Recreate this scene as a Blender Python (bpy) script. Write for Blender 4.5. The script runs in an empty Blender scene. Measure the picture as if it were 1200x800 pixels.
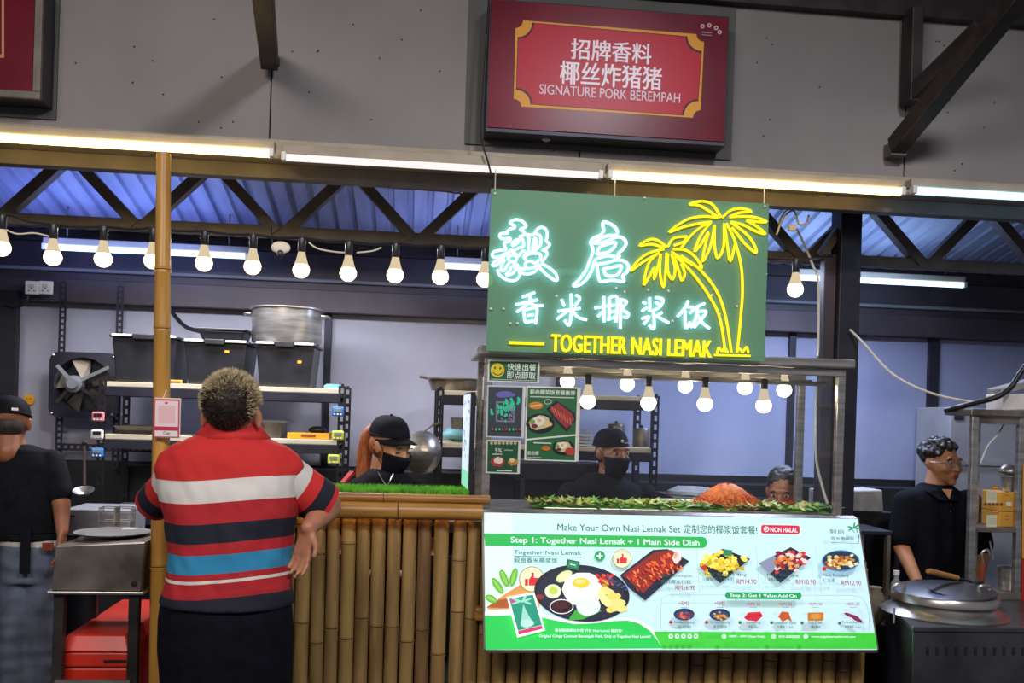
import bpy, bmesh, math, random
from mathutils import Vector, Matrix, noise
random.seed(7)
C = bpy.context.scene.collection
SC = bpy.context.scene
# ------------------------------------------------------------------ camera
F = 1100.0; CAM = Vector((0, 0, 1.52)); YAW = math.radians(-6.0); ROLL = math.radians(1.75); VH = 485.0
cd = bpy.data.cameras.new('camera'); cam = bpy.data.objects.new('camera', cd); C.objects.link(cam)
cd.sensor_width = 36.0; cd.sensor_fit = 'HORIZONTAL'; cd.lens = F / 1200 * 36; cd.shift_y = (VH - 400) / 1200; cd.clip_start = 0.05
CM = Matrix.Rotation(YAW, 4, 'Z') @ Matrix.Rotation(math.pi / 2, 4, 'X') @ Matrix.Rotation(ROLL, 4, 'Z')
cam.matrix_world = Matrix.Translation(CAM) @ CM
SC.camera = cam
# ------------------------------------------------------------------ world, lights, exposure
w = bpy.data.worlds.new('world'); SC.world = w; w.use_nodes = True
w.node_tree.nodes['Background'].inputs[0].default_value = (0.55, 0.56, 0.68, 1)
w.node_tree.nodes['Background'].inputs[1].default_value = 0.22
def area(name, loc, rot, sx, sy, power, col):
    l = bpy.data.lights.new(name, 'AREA'); l.shape = 'RECTANGLE'; l.size = sx; l.size_y = sy; l.energy = power; l.color = col
    o = bpy.data.objects.new(name, l); C.objects.link(o); o.location = loc; o.rotation_euler = rot; return o
area('food_court_lamp', (-1.6, -0.6, 3.9), (math.radians(48), 0, math.radians(-12)), 2.0, 0.9, 85, (1.0, 0.93, 0.88))
area('food_court_lamp', (1.55, -0.3, 4.40), (math.radians(50), 0, math.radians(6)), 0.6, 0.3, 95, (0.93, 0.93, 1.0))
area('stall_ceiling_lamp', (-0.9, 5.0, 2.40), (0, 0, 0), 1.6, 0.25, 42, (0.86, 0.88, 1.0))
area('stall_ceiling_lamp', (2.3, 5.1, 2.36), (0, 0, 0), 1.2, 0.25, 38, (0.60, 0.70, 1.0))
area('added_roof_fill', (-1.7, 5.35, 2.30), (math.pi - .25, 0, 0), 1.2, 0.06, 7, (0.22, 0.32, 1.0))  # three added unseen blue fills, tinting the roof as if lit by the tubes
area('added_roof_fill', (0.25, 5.35, 2.30), (math.pi - .25, 0, 0), .8, 0.06, 3, (0.3, 0.4, 1.0))
area('added_roof_fill', (2.4, 5.35, 2.30), (math.pi - .25, 0, 0), 1.2, 0.06, 7, (0.35, 0.55, 1.0))
SC.view_settings.view_transform = 'Standard'; SC.view_settings.look = 'None'
SC.view_settings.gamma = 1; SC.view_settings.use_curve_mapping = False; SC.view_settings.exposure = 0.3
SC.cycles.use_denoising = True
SC.cycles.max_bounces = 8; SC.cycles.transparent_max_bounces = 12; SC.cycles.sample_clamp_indirect = 6.0
SC.cycles.caustics_reflective = False; SC.cycles.caustics_refractive = False
# ------------------------------------------------------------------ pixel rays (600x400-centred 1200x800 frame)
def ray(u, v):
    return (CM @ Vector(((u - 600) / F, -(v - VH) / F, -1, 0))).xyz
def P(u, v, Y):
    d = ray(u, v); return CAM + d * (Y / d.y)
def PX(u, Y, v=485): return P(u, v, Y).x
def PZ(v, Y, u=600): return P(u, v, Y).z
# ------------------------------------------------------------------ colour + materials
def lin(c): return c / 12.92 if c <= .04045 else ((c + .055) / 1.055) ** 2.4
def H(h):
    h = h.lstrip('#'); return tuple(lin(int(h[i:i + 2], 16) / 255) for i in (0, 2, 4)) + (1,)
MATS = {}
def mat(name, c1, c2=None, scale=8, rough=.6, metal=0, bump=0, detail=4, stretch=(1, 1, 1), spec=.5, lo=.35, hi=.65, coat=0):
    m = bpy.data.materials.new(name); m.use_nodes = True; nt = m.node_tree; b = nt.nodes['Principled BSDF']
    c1 = H(c1); c2 = H(c2) if c2 else tuple(x * .86 for x in c1[:3]) + (1,)
    tc = nt.nodes.new('ShaderNodeTexCoord'); mp = nt.nodes.new('ShaderNodeMapping'); mp.inputs['Scale'].default_value = stretch
    nz = nt.nodes.new('ShaderNodeTexNoise'); nz.inputs['Scale'].default_value = scale; nz.inputs['Detail'].default_value = detail
    rp = nt.nodes.new('ShaderNodeValToRGB'); rp.color_ramp.elements[0].position = lo; rp.color_ramp.elements[1].position = hi
    rp.color_ramp.elements[0].color = c1; rp.color_ramp.elements[1].color = c2
    L = nt.links.new
    L(tc.outputs['Object'], mp.inputs[0]); L(mp.outputs[0], nz.inputs['Vector']); L(nz.outputs['Fac'], rp.inputs[0]); L(rp.outputs[0], b.inputs['Base Color'])
    b.inputs['Roughness'].default_value = rough; b.inputs['Metallic'].default_value = metal
    b.inputs['Specular IOR Level'].default_value = spec; b.inputs['Coat Weight'].default_value = coat
    if bump:
        bp = nt.nodes.new('ShaderNodeBump'); bp.inputs['Strength'].default_value = bump; bp.inputs['Distance'].default_value = .01
        L(nz.outputs['Fac'], bp.inputs['Height']); L(bp.outputs[0], b.inputs['Normal'])
    MATS[name] = m; return m
def emit(name, col, strength):
    m = bpy.data.materials.new(name); m.use_nodes = True; nt = m.node_tree; nt.nodes.clear()
    e = nt.nodes.new('ShaderNodeEmission'); o = nt.nodes.new('ShaderNodeOutputMaterial'); nt.links.new(e.outputs[0], o.inputs[0])
    e.inputs[0].default_value = col if len(col) == 4 else tuple(col) + (1,); e.inputs[1].default_value = strength; MATS[name] = m; return m
def glassy(name, col, amount, rough=.02, tint=(1, 1, 1, 1)):
    m = bpy.data.materials.new(name); m.use_nodes = True; nt = m.node_tree; nt.nodes.clear(); N = nt.nodes.new; L = nt.links.new
    t = N('ShaderNodeBsdfTransparent'); t.inputs[0].default_value = tint
    g = N('ShaderNodeBsdfPrincipled'); g.inputs['Base Color'].default_value = col; g.inputs['Roughness'].default_value = rough
    mx = N('ShaderNodeMixShader'); o = N('ShaderNodeOutputMaterial'); fr = N('ShaderNodeFresnel'); fr.inputs[0].default_value = 1.45
    ma = N('ShaderNodeMath'); ma.operation = 'MAXIMUM'; ma.inputs[1].default_value = amount
    L(fr.outputs[0], ma.inputs[0]); L(ma.outputs[0], mx.inputs[0]); L(t.outputs[0], mx.inputs[1]); L(g.outputs[0], mx.inputs[2]); L(mx.outputs[0], o.inputs[0])
    MATS[name] = m; return m
def glass(name, refl=.08, tint=(.97, .99, 1, 1)):
    m = bpy.data.materials.new(name); m.use_nodes = True; nt = m.node_tree; nt.nodes.clear(); N = nt.nodes.new; L = nt.links.new
    t = N('ShaderNodeBsdfTransparent'); t.inputs[0].default_value = tint
    g = N('ShaderNodeBsdfGlossy'); g.inputs['Roughness'].default_value = .03
    mx = N('ShaderNodeMixShader'); mx.inputs[0].default_value = refl; o = N('ShaderNodeOutputMaterial')
    L(t.outputs[0], mx.inputs[1]); L(g.outputs[0], mx.inputs[2]); L(mx.outputs[0], o.inputs[0]); MATS[name] = m; return m
def printmat(name, strength=0, rough=.45):
    m = bpy.data.materials.new(name); m.use_nodes = True; nt = m.node_tree; b = nt.nodes['Principled BSDF']
    a = nt.nodes.new('ShaderNodeAttribute'); a.attribute_name = 'ink'
    nt.links.new(a.outputs['Color'], b.inputs['Base Color']); b.inputs['Roughness'].default_value = rough
    if strength:
        nt.links.new(a.outputs['Color'], b.inputs['Emission Color']); b.inputs['Emission Strength'].default_value = strength
    MATS[name] = m; return m
# ------------------------------------------------------------------ mesh builder (world coordinates)
ORG = {}
class MB:
    def __init__(s): s.v = []; s.f = []; s.m = []; s.c = []; s.mi = 0; s.col = None
    def _f(s, f): s.f.append(f); s.m.append(s.mi); s.c.append(s.col)
    def box(s, a, b, rot=None, piv=None):
        n = len(s.v); x0, y0, z0 = a; x1, y1, z1 = b
        vs = [Vector(p) for p in ((x0, y0, z0), (x1, y0, z0), (x1, y1, z0), (x0, y1, z0), (x0, y0, z1), (x1, y0, z1), (x1, y1, z1), (x0, y1, z1))]
        if rot is not None:
            pv = Vector(piv) if piv is not None else (Vector(a) + Vector(b)) / 2
            vs = [rot @ (p - pv) + pv for p in vs]
        s.v += vs
        for q in ((0, 3, 2, 1), (4, 5, 6, 7), (0, 1, 5, 4), (1, 2, 6, 5), (2, 3, 7, 6), (3, 0, 4, 7)): s._f(tuple(n + i for i in q))
        return s
    def cbox(s, c, d, rot=None):
        c = Vector(c); d = Vector(d) / 2; return s.box(c - d, c + d, rot)
    def hexa(s, lo, hi):  # two lists of four points
        n = len(s.v); s.v += [Vector(p) for p in lo] + [Vector(p) for p in hi]
        for q in ((3, 2, 1, 0), (4, 5, 6, 7), (0, 1, 5, 4), (1, 2, 6, 5), (2, 3, 7, 6), (3, 0, 4, 7)): s._f(tuple(n + i for i in q))
        return s
    def beam(s, p, q, wd, ht, up=(0, 0, 1)):
        p = Vector(p); q = Vector(q); d = (q - p).normalized(); upv = Vector(up)
        sd = d.cross(upv)
        if sd.length < 1e-4: sd = d.cross(Vector((0, 1, 0)))
        sd.normalize(); u2 = sd.cross(d).normalized(); a = sd * wd / 2; b = u2 * ht / 2
        return s.hexa([p - a - b, p + a - b, p + a + b, p - a + b], [q - a - b, q + a - b, q + a + b, q - a + b])
    def tube(s, pts, r, seg=8, cap=True):
        pts = [Vector(p) for p in pts]; k = len(pts); rs = r if isinstance(r, (list, tuple)) else [r] * k
        n0 = len(s.v); prev = None
        for i, p in enumerate(pts):
            d = (pts[min(i + 1, k - 1)] - pts[max(i - 1, 0)])
            if d.length < 1e-9: d = Vector((0, 0, 1))
            d.normalize()
            if prev is None:
                a = d.cross(Vector((0, 0, 1)));  a = a if a.length > .05 else d.cross(Vector((1, 0, 0)))
            else: a = prev - d * prev.dot(d)
            a.normalize(); prev = a.copy(); b = d.cross(a)
            for j in range(seg):
                t = 2 * math.pi * j / seg; s.v.append(p + a * (math.cos(t) * rs[i]) + b * (math.sin(t) * rs[i]))
        for i in range(k - 1):
            for j in range(seg):
                j2 = (j + 1) % seg; s._f((n0 + i * seg + j, n0 + i * seg + j2, n0 + (i + 1) * seg + j2, n0 + (i + 1) * seg + j))
        if cap:
            s._f(tuple(n0 + j for j in reversed(range(seg)))); s._f(tuple(n0 + (k - 1) * seg + j for j in range(seg)))
        return s
    def lathe(s, prof, c, seg=24, rot=None, sx=1, sy=1):
        c = Vector(c); n0 = len(s.v); k = len(prof)
        for (r, z) in prof:
            for j in range(seg):
                t = 2 * math.pi * j / seg; p = Vector((math.cos(t) * r * sx, math.sin(t) * r * sy, z))
                if rot is not None: p = rot @ p
                s.v.append(c + p)
        for i in range(k - 1):
            for j in range(seg):
                j2 = (j + 1) % seg; s._f((n0 + i * seg + j, n0 + i * seg + j2, n0 + (i + 1) * seg + j2, n0 + (i + 1) * seg + j))
        if prof[0][0] > 1e-5: s._f(tuple(n0 + j for j in reversed(range(seg))))
        if prof[-1][0] > 1e-5: s._f(tuple(n0 + (k - 1) * seg + j for j in range(seg)))
        return s
    def ball(s, c, r, seg=14, rings=8, rot=None):
        r = r if isinstance(r, (tuple, list, Vector)) else (r, r, r); c = Vector(c); n0 = len(s.v)
        def T(p):
            p = Vector((p[0] * r[0], p[1] * r[1], p[2] * r[2])); return c + (rot @ p if rot is not None else p)
        s.v.append(T((0, 0, -1)))
        for i in range(1, rings):
            ph = -math.pi / 2 + math.pi * i / rings
            for j in range(seg):
                t = 2 * math.pi * j / seg; s.v.append(T((math.cos(ph) * math.cos(t), math.cos(ph) * math.sin(t), math.sin(ph))))
        s.v.append(T((0, 0, 1))); top = len(s.v) - 1
        for j in range(seg):
            j2 = (j + 1) % seg; s._f((n0, n0 + 1 + j2, n0 + 1 + j)); b = n0 + 1 + (rings - 2) * seg; s._f((top, b + j, b + j2))
        for i in range(rings - 2):
            for j in range(seg):
                j2 = (j + 1) % seg; a = n0 + 1 + i * seg; s._f((a + j, a + j2, a + seg + j2, a + seg + j))
        return s
    def loft(s, secs, seg=20, cap=True):  # secs: (centre, ax, ay[, e]) ax, ay vectors
        n0 = len(s.v)
        for (c, ax, ay) in secs:
            c = Vector(c); ax = Vector(ax); ay = Vector(ay)
            for j in range(seg):
                t = 2 * math.pi * j / seg; s.v.append(c + ax * math.cos(t) + ay * math.sin(t))
        k = len(secs)
        for i in range(k - 1):
            for j in range(seg):
                j2 = (j + 1) % seg; s._f((n0 + i * seg + j, n0 + i * seg + j2, n0 + (i + 1) * seg + j2, n0 + (i + 1) * seg + j))
        if cap:
            s._f(tuple(n0 + j for j in reversed(range(seg)))); s._f(tuple(n0 + (k - 1) * seg + j for j in range(seg)))
        return s
    def poly(s, pts, th=None):
        n = len(s.v); pts = [Vector(p) for p in pts]; s.v += pts; k = len(pts); s._f(tuple(n + i for i in range(k)))
        if th is not None:
            th = Vector(th); s.v += [p + th for p in pts]; s._f(tuple(n + k + i for i in reversed(range(k))))
            for i in range(k): j = (i + 1) % k; s._f((n + i, n + k + i, n + k + j, n + j))
        return s
    def build(s, name, mats, parent=None, smooth=False, origin=None, bevel=0, ink=False, fixn=True):
        if not isinstance(mats, (list, tuple)): mats = [mats]
        if origin is None:
            if parent is not None: origin = ORG[parent.name]
            else:
                xs = [p.x for p in s.v]; ys = [p.y for p in s.v]; zs = [p.z for p in s.v]
                origin = Vector(((min(xs) + max(xs)) / 2, (min(ys) + max(ys)) / 2, min(zs)))
        origin = Vector(origin)
        me = bpy.data.meshes.new(name); me.from_pydata([tuple(p - origin) for p in s.v], [], s.f)
        for m in mats: me.materials.append(m)
        if len(mats) > 1: me.polygons.foreach_set('material_index', s.m)
        if smooth:
            me.polygons.foreach_set('use_smooth', [True] * len(me.polygons))
        if ink:
            ca = me.color_attributes.new('ink', 'FLOAT_COLOR', 'CORNER'); buf = []
            for pl, c in zip(me.polygons, s.c): buf += list(c or (1, 1, 1, 1)) * pl.loop_total
            ca.data.foreach_set('color', buf)
        if fixn and not ink:
            bm = bmesh.new(); bm.from_mesh(me); bmesh.ops.recalc_face_normals(bm, faces=bm.faces); bm.to_mesh(me); bm.free()
        me.update()
        if smooth and hasattr(me, 'set_sharp_from_angle'): me.set_sharp_from_angle(angle=math.radians(50))
        o = bpy.data.objects.new(name, me); C.objects.link(o)
        ORG[o.name] = origin
        if parent is not None: o.parent = parent; o.location = origin - ORG[parent.name]
        else: o.location = origin
        if bevel:
            bv = o.modifiers.new('bevel', 'BEVEL'); bv.width = bevel; bv.segments = 2; bv.limit_method = 'ANGLE'
        return o
def tag(o, label=None, cat=None, group=None, kind=None):
    if label: o['label'] = label
    if cat: o['category'] = cat
    if group: o['group'] = group
    if kind: o['kind'] = kind
    return o
def thing(name, loc, label, cat, group=None):
    o = bpy.data.objects.new(name, None); C.objects.link(o); o.location = loc; ORG[o.name] = Vector(loc); o.empty_display_size = .1
    return tag(o, label, cat, group)
def struct(name, mb, m, parent=None, **k):
    o = mb.build(name, m, parent, **k)
    if parent is None: o['kind'] = 'structure'
    return o
def dup(o, delta=(0, 0, 0), label=None, parent=None, group=None):
    c = o.copy(); C.objects.link(c); c.parent = parent
    if parent is None: c.location = o.location + Vector(delta)
    ORG[c.name] = ORG[o.name] + Vector(delta)
    if label: c['label'] = label
    if group: c['group'] = group
    for ch in o.children: dup(ch, delta, None, c)
    return c
def spline(pts, n=6, closed=False):
    pts = [Vector(p) for p in pts]; out = []; k = len(pts)
    if k < 3: return pts
    for i in range(k - 1):
        p0 = pts[max(i - 1, 0)]; p1 = pts[i]; p2 = pts[i + 1]; p3 = pts[min(i + 2, k - 1)]
        for j in range(n):
            t = j / n; out.append(.5 * ((2 * p1) + (-p0 + p2) * t + (2 * p0 - 5 * p1 + 4 * p2 - p3) * t * t + (-p0 + 3 * p1 - 3 * p2 + p3) * t ** 3))
    out.append(pts[-1]); return out
_tc = {}
def text2d(s, bold=.0, spacing=1.0):
    k = (s, bold, spacing)
    if k in _tc: return _tc[k]
    cu = bpy.data.curves.new('t', 'FONT'); cu.body = s; cu.size = 1; cu.offset = bold; cu.resolution_u = 3; cu.space_character = spacing
    ob = bpy.data.objects.new('t', cu); me = ob.to_mesh()
    vs = [(v.co.x, v.co.y) for v in me.vertices]; fs = [tuple(p.vertices) for p in me.polygons]
    ob.to_mesh_clear(); bpy.data.objects.remove(ob); bpy.data.curves.remove(cu)
    x0 = min(v[0] for v in vs); x1 = max(v[0] for v in vs); y0 = min(v[1] for v in vs); y1 = max(v[1] for v in vs)
    vs = [((x - x0) / (x1 - x0), (y - y0) / (y1 - y0)) for x, y in vs]
    _tc[k] = (vs, fs); return _tc[k]
class Board:
    """a flat printed face: origin, x axis, up axis; pixel positions land where the ray meets its plane"""
    def __init__(s, O, x=(1, 0, 0), up=(0, 0, 1)):
        s.O = Vector(O); s.x = Vector(x).normalized(); s.up = Vector(up).normalized(); s.n = s.x.cross(s.up).normalized()
        if s.n.dot(CAM - s.O) < 0: s.n = -s.n
        s.mb = MB(); s.e = .0009; s.k = 0
    def at(s, u, v, off=0):
        d = ray(u, v); t = (s.O - CAM).dot(s.n) / d.dot(s.n); return CAM + d * t + s.n * off
    def lay(s):
        s.k += 1; return s.e + s.k * .00012
    def poly(s, pts, col):
        o = s.lay(); s.mb.col = H(col); s.mb.poly([s.at(u, v, o) for u, v in pts])
    def ell(s, cx, cy, rx, ry, col, rot=0, n=20, wob=0, seed=0):
        r = math.radians(rot); pts = []
        rnd = random.Random(seed)
        for i in range(n):
            t = 2 * math.pi * i / n; q = 1 + (rnd.random() - .5) * wob
            x = math.cos(t) * rx * q; y = math.sin(t) * ry * q
            pts.append((cx + x * math.cos(r) - y * math.sin(r), cy + x * math.sin(r) + y * math.cos(r)))
        s.poly(pts, col)
    def line(s, pts, wd, col):
        for (a, b) in zip(pts[:-1], pts[1:]):
            dx, dy = b[0] - a[0], b[1] - a[1]; l = math.hypot(dx, dy) or 1; nx, ny = -dy / l * wd / 2, dx / l * wd / 2
            s.poly([(a[0] + nx, a[1] + ny), (b[0] + nx, b[1] + ny), (b[0] - nx, b[1] - ny), (a[0] - nx, a[1] - ny)], col)
    def rrect(s, x0, y0, x1, y1, r, col, slope=0, n=5):
        pts = []
        for (cx, cy, a0) in ((x1 - r, y0 + r, -90), (x1 - r, y1 - r, 0), (x0 + r, y1 - r, 90), (x0 + r, y0 + r, 180)):
            for i in range(n + 1):
                a = math.radians(a0 + 90 * i / n); x = cx + math.cos(a) * r; y = cy + math.sin(a) * r
                pts.append((x, y + slope * (x - x0)))
        s.poly(pts, col)
    def text(s, t, ul, ur, vt, vb, col, bold=.0, th=0, spacing=1.0, mb=None, off=None, shear=0):
        if bold and not th:
            dx = bold * (vb - vt) * .55
            for k, (a, c) in enumerate(((-1, -.5), (1, -.5), (0, .6))): s.text(t, ul + a * dx, ur + a * dx, vt + c * dx, vb + c * dx, col, 0, 0, spacing, mb, off, shear)
            return
        vs, fs = text2d(t, bold, spacing); bl = s.at(ul, vb); tl = s.at(ul, vt); hgt = (tl - bl).dot(s.up)
        br = s.at(ur, vb); wid = (br - bl).dot(s.x); o = off if off is not None else s.lay()
        m = mb or s.mb; m.col = H(col); n = len(m.v)
        m.v += [bl + s.x * (x * wid + shear * y * hgt) + s.up * (y * hgt) + s.n * (o + th) for x, y in vs]
        for f in fs: m._f(tuple(n + i for i in f))
        if th:
            # side walls along boundary edges
            cnt = {}
            for f in fs:
                for a, b in zip(f, f[1:] + f[:1]): cnt[(a, b)] = 1
            n2 = len(m.v); m.v += [bl + s.x * (x * wid + shear * y * hgt) + s.up * (y * hgt) + s.n * o for x, y in vs]
            for (a, b) in cnt:
                if (b, a) not in cnt: m._f((n + a, n2 + a, n2 + b, n + b))
    def build(s, name, m, parent, ):
        return s.mb.build(name, m, parent, ink=True)
def remesh(mb, voxel, it=6, fac=.5):
    me = bpy.data.meshes.new('tmp'); me.from_pydata([tuple(p) for p in mb.v], [], mb.f); o = bpy.data.objects.new('tmp', me); C.objects.link(o)
    bm = bmesh.new(); bm.from_mesh(me); bmesh.ops.recalc_face_normals(bm, faces=bm.faces); bm.to_mesh(me); bm.free()
    r = o.modifiers.new('r', 'REMESH'); r.mode = 'VOXEL'; r.voxel_size = voxel
    sm = o.modifiers.new('s', 'SMOOTH'); sm.iterations = it; sm.factor = fac
    dg = bpy.context.evaluated_depsgraph_get(); ev = o.evaluated_get(dg); m2 = ev.to_mesh()
    out = MB(); out.v = [v.co.copy() for v in m2.vertices]
    for p in m2.polygons: out._f(tuple(p.vertices))
    ev.to_mesh_clear(); bpy.data.objects.remove(o); bpy.data.meshes.remove(me); return out
# ------------------------------------------------------------------ materials
M = MATS
mat('fascia', '#8c8683', '#7a7573', 1.1, .75, bump=.03); mat('sign_shadow', '#5d5d5a', '#535350', 3, .8)
mat('steel_dark', '#3a302f', '#251f20', 9, .55, .3, .05); mat('steel_paint', '#6f655e', '#5c544e', 7, .5, .1)
mat('steel_navy', '#34323c', '#272631', 7, .45, .4); mat('roof_sheet', '#a3a6b8', '#888ca2', 3, .4, .2, stretch=(4, .5, 1))
mat('wall_white', '#c3c1cc', '#b2b0bf', 1.4, .07, spec=1.0); mat('wall_blue', '#a0a5bf', '#9096b6', 1.1, .1, spec=.9)
for _n in ('wall_white', 'wall_blue'):
    _t = MATS[_n].node_tree; _w = _t.nodes.new('ShaderNodeTexWave'); _w.wave_type = 'BANDS'; _w.bands_direction = 'Z'; _w.inputs['Scale'].default_value = 80; _w.inputs['Distortion'].default_value = .6
    _c = _t.nodes.new('ShaderNodeTexCoord'); _b = _t.nodes.new('ShaderNodeBump'); _b.inputs['Strength'].default_value = .55; _b.inputs['Distance'].default_value = .003
    _t.links.new(_c.outputs['Object'], _w.inputs['Vector']); _t.links.new(_w.outputs['Fac'], _b.inputs['Height']); _t.links.new(_b.outputs[0], _t.nodes['Principled BSDF'].inputs['Normal'])
mat('black_sheet', '#17161a', '#0f0f12', 4, .5); mat('beam', '#4d4148', '#3a3138', 3, .5, .1)
mat('white_plastic', '#e9e4da', '#dcd6cb', 8, .4); mat('batten', '#a99c88', '#968a77', 6, .6)
mat('stainless', '#cfcac2', '#a39e97', 5, .3, .85, .02, stretch=(1, 1, 8)); mat('stainless_dull', '#a2978a', '#71675c', 6, .33, .7, .04)
mat('bamboo', '#ae8d56', '#8c6f41', 6, .42, 0, .12, stretch=(5, 5, .5)); mat('bamboo_b', '#b99859', '#9a7c48', 6, .42, 0, .12, stretch=(5, 5, .5))
mat('bamboo_c', '#977548', '#6c4f31', 6, .45, 0, .12, stretch=(5, 5, .5)); mat('bamboo_node', '#5a3c22', '#2d1c10', 30, .6)
mat('bamboo_pole', '#cf9a44', '#a9772f', 5, .38, 0, .1, stretch=(5, 5, .4)); mat('bamboo_rail', '#bf8d45', '#9c6c33', 6, .35, 0, .1, stretch=(.5, 5, 5))
mat('black_plastic', '#1f1f22', '#29292d', 14, .35, 0, .04); mat('black_metal', '#2a2a2e', '#1c1c20', 9, .45, .4)
mat('shelf_board', '#d9cfb6', '#c2b598', 12, .55, stretch=(.4, 4, 4)); mat('floor', '#39332f', '#2a2523', 3, .5, 0, .05)
mat('red_plastic', '#e33a22', '#c92c1a', 4, .35); mat('yellow_box', '#f1ad1c', '#e49a12', 6, .55); mat('white_foam', '#a5a19d', '#8d8886', 14, .8, 0, .1)
mat('wire_white', '#e2dccb', '#c9c2b2', 8, .5); mat('wire_black', '#141316', '#1d1b1f', 8, .5); mat('wire_red', '#b5503a', '#8f3a2a', 8, .5)
mat('cart_steel', '#77767a', '#57565c', 4, .3, .8, .04); mat('grey_box', '#8c8d91', '#7b7c82', 3, .6)
mat('skin_a', '#b97c5c', '#a66c4f', 18, .5, 0, .05); mat('skin_b', '#9c6544', '#8a5638', 18, .45, 0, .05); mat('skin_c', '#c38a62', '#b37a55', 18, .45, 0, .05)
mat('cloth_black', '#19191d', '#121216', 30, .85, 0, .15); mat('cloth_navy', '#10111a', '#0b0c13', 24, .85, 0, .15); mat('denim', '#6b7486', '#3d4452', 7, .85, 0, .2, stretch=(1, 1, .5))
mat('cap_black', '#19181d', '#121116', 40, .8, 0, .15); mat('mask_black', '#141418', '#1b1b20', 40, .75, 0, .1); mat('cloth_white', '#cfc8ba', '#bdb5a6', 20, .8)
mat('hair_black', '#15110f', '#221b17', 60, .5, 0, .3); mat('hair_grey', '#e6d5ac', '#a08a64', 60, .55, 0, .2); mat('hair_dark', '#241d1a', '#3a2f27', 60, .6, 0, .2); mat('hair_ginger', '#b9693a', '#8a4524', 30, .45, 0, .3, stretch=(6, 6, .6))
mat('apron_red', '#b5222c', '#951b24', 12, .7); mat('lips', '#8f4a42', '#7c3d38', 20, .45); mat('eye_white', '#ded8d0', '#d2ccc4', 8, .25); mat('iris', '#1c120d', '#0d0806', 8, .2)
mat('gold', '#d8952e', '#c27f22', 10, .45); mat('leaf', '#86c23a', '#5a9a26', 14, .5, 0, .2); mat('leaf_b', '#d6cf63', '#b5b040', 14, .5, 0, .2)
mat('orange_shred', '#f08a3c', '#d5642a', 40, .55, 0, .3); mat('tomato', '#c9412a', '#a8301f', 12, .4); mat('turf', '#7cc63a', '#4f9a22', 25, .7); mat('wood_handle', '#b9823f', '#96662d', 10, .5, stretch=(1, 6, 6))
mat('wood_red', '#9c4b25', '#7c3517', 10, .4); mat('pink_plastic', '#e98d8d', '#dd7d7d', 8, .35); mat('blue_plastic', '#3e7fc9', '#3570b8', 8, .35); mat('lime_plastic', '#d6d84a', '#c6c93c', 8, .35); mat('screen_dark', '#20202a', '#2b2b36', 8, .2)
mat('lcd', '#8d9a8d', '#7f8c80', 8, .3); mat('sign_red', '#7a162a', '#5d1020', 2, .27, spec=.14); mat('blue_cloth', '#2a3fb8', '#1f2f95', 8, .7); mat('cyan_plastic', '#7fb6bd', '#6ea6ad', 8, .4)
mat('poster_red', '#c3301f', '#a92718', 6, .5); mat('pot_clay', '#8d8468', '#766e55', 12, .7)
emit('tube_warm', (1.0, .70, .24), 8.0); emit('tube_cool', (.50, .78, 1.0), 3); emit('tube_off_lit', (1.0, .93, .9), .85)
emit('tube_blue', (.36, .70, 1.0), 2.6)
for _n in ('cloth_black', 'cloth_navy', 'cap_black', 'mask_black'): MATS[_n].node_tree.nodes['Principled BSDF'].inputs['Specular IOR Level'].default_value = .12
emit('bulb_warm', (1.0, .72, .34), 5)
emit('bulb_neck', (1.0, .80, .52), .6); emit('bulb_case', (1.0, .82, .55), 17)
emit('neon_white', (.36, .64, 1.0), 4.4); emit('neon_yellow', (1.0, .70, .02), 1.3); emit('led_strip', (1.0, .55, .15), 7); emit('screen_glow', (.8, .95, 1.0), .9)
glass('case_glass', .05); glass('lid_plastic', .12, (.72, .74, .8, 1)); glassy('acrylic_green', H('#78a884'), .8, .18, (.45, .8, .55, 1)); glass('eye_glass', .1)
printmat('print_paper', 0); printmat('print_lit', .42, .5); printmat('print_sign', .0, .34); MATS['print_sign'].node_tree.nodes['Principled BSDF'].inputs['Specular IOR Level'].default_value = .16
# =================================================================== SETTING
YF = 4.12                                      # fascia plane
struct('floor', MB().box((-6, -1.5, -.05), (7, 6.6, 0)), M['floor'])
zb = PZ(181, YF); zt = PZ(14, YF, 1000)
# fascia: fibre boards with open joints
t = bpy.data.objects.new('wall_front', None); C.objects.link(t); t.location = (0, YF, zb); ORG[t.name] = Vector((0, YF, zb)); t['kind'] = 'structure'
xj = [-4.2, P(317, 120, YF).x, P(683, 60, YF).x, P(1061, 150, YF).x, 5.2]
for a, b in zip(xj[:-1], xj[1:]):
    MB().box((a + .003, YF, zb), (b - .003, YF + .02, zt)).build('panel', M['fascia'], t, bevel=.002)
MB().box((-4.2, YF + .024, zb), (5.2, YF + .05, zt)).build('backing_sheet', M['black_metal'], t)
rb = random.Random(3)
mbs = MB()
for i in range(70):
    x = rb.uniform(-2.6, 3.2); z = rb.uniform(zb + .02, zt - .1); mbs.ball((x, YF - .001, z), (.004, .002, .004), 6, 4)
mbs.build('screw_heads', M['steel_dark'], t)['kind'] = 'stuff'
# thin grey boards standing in for the shadow bands around the red signs
struct('trim_1', MB().box((P(548, 60, YF).x, YF - .012, PZ(170, YF, 560)), (P(860, 60, YF).x, YF - .001, zt - .03)), M['sign_shadow'])
struct('trim_2', MB().box((-4.0, YF - .012, PZ(138, YF, 20)), (P(69, 60, YF).x, YF - .001, zt - .03)), M['sign_shadow'])
# roof edge beam above the fascia
struct('trim_3', MB().box((-4.2, YF - .05, zt - .02), (5.2, YF + .1, zt + .16)), M['steel_dark'], bevel=.004)
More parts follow.
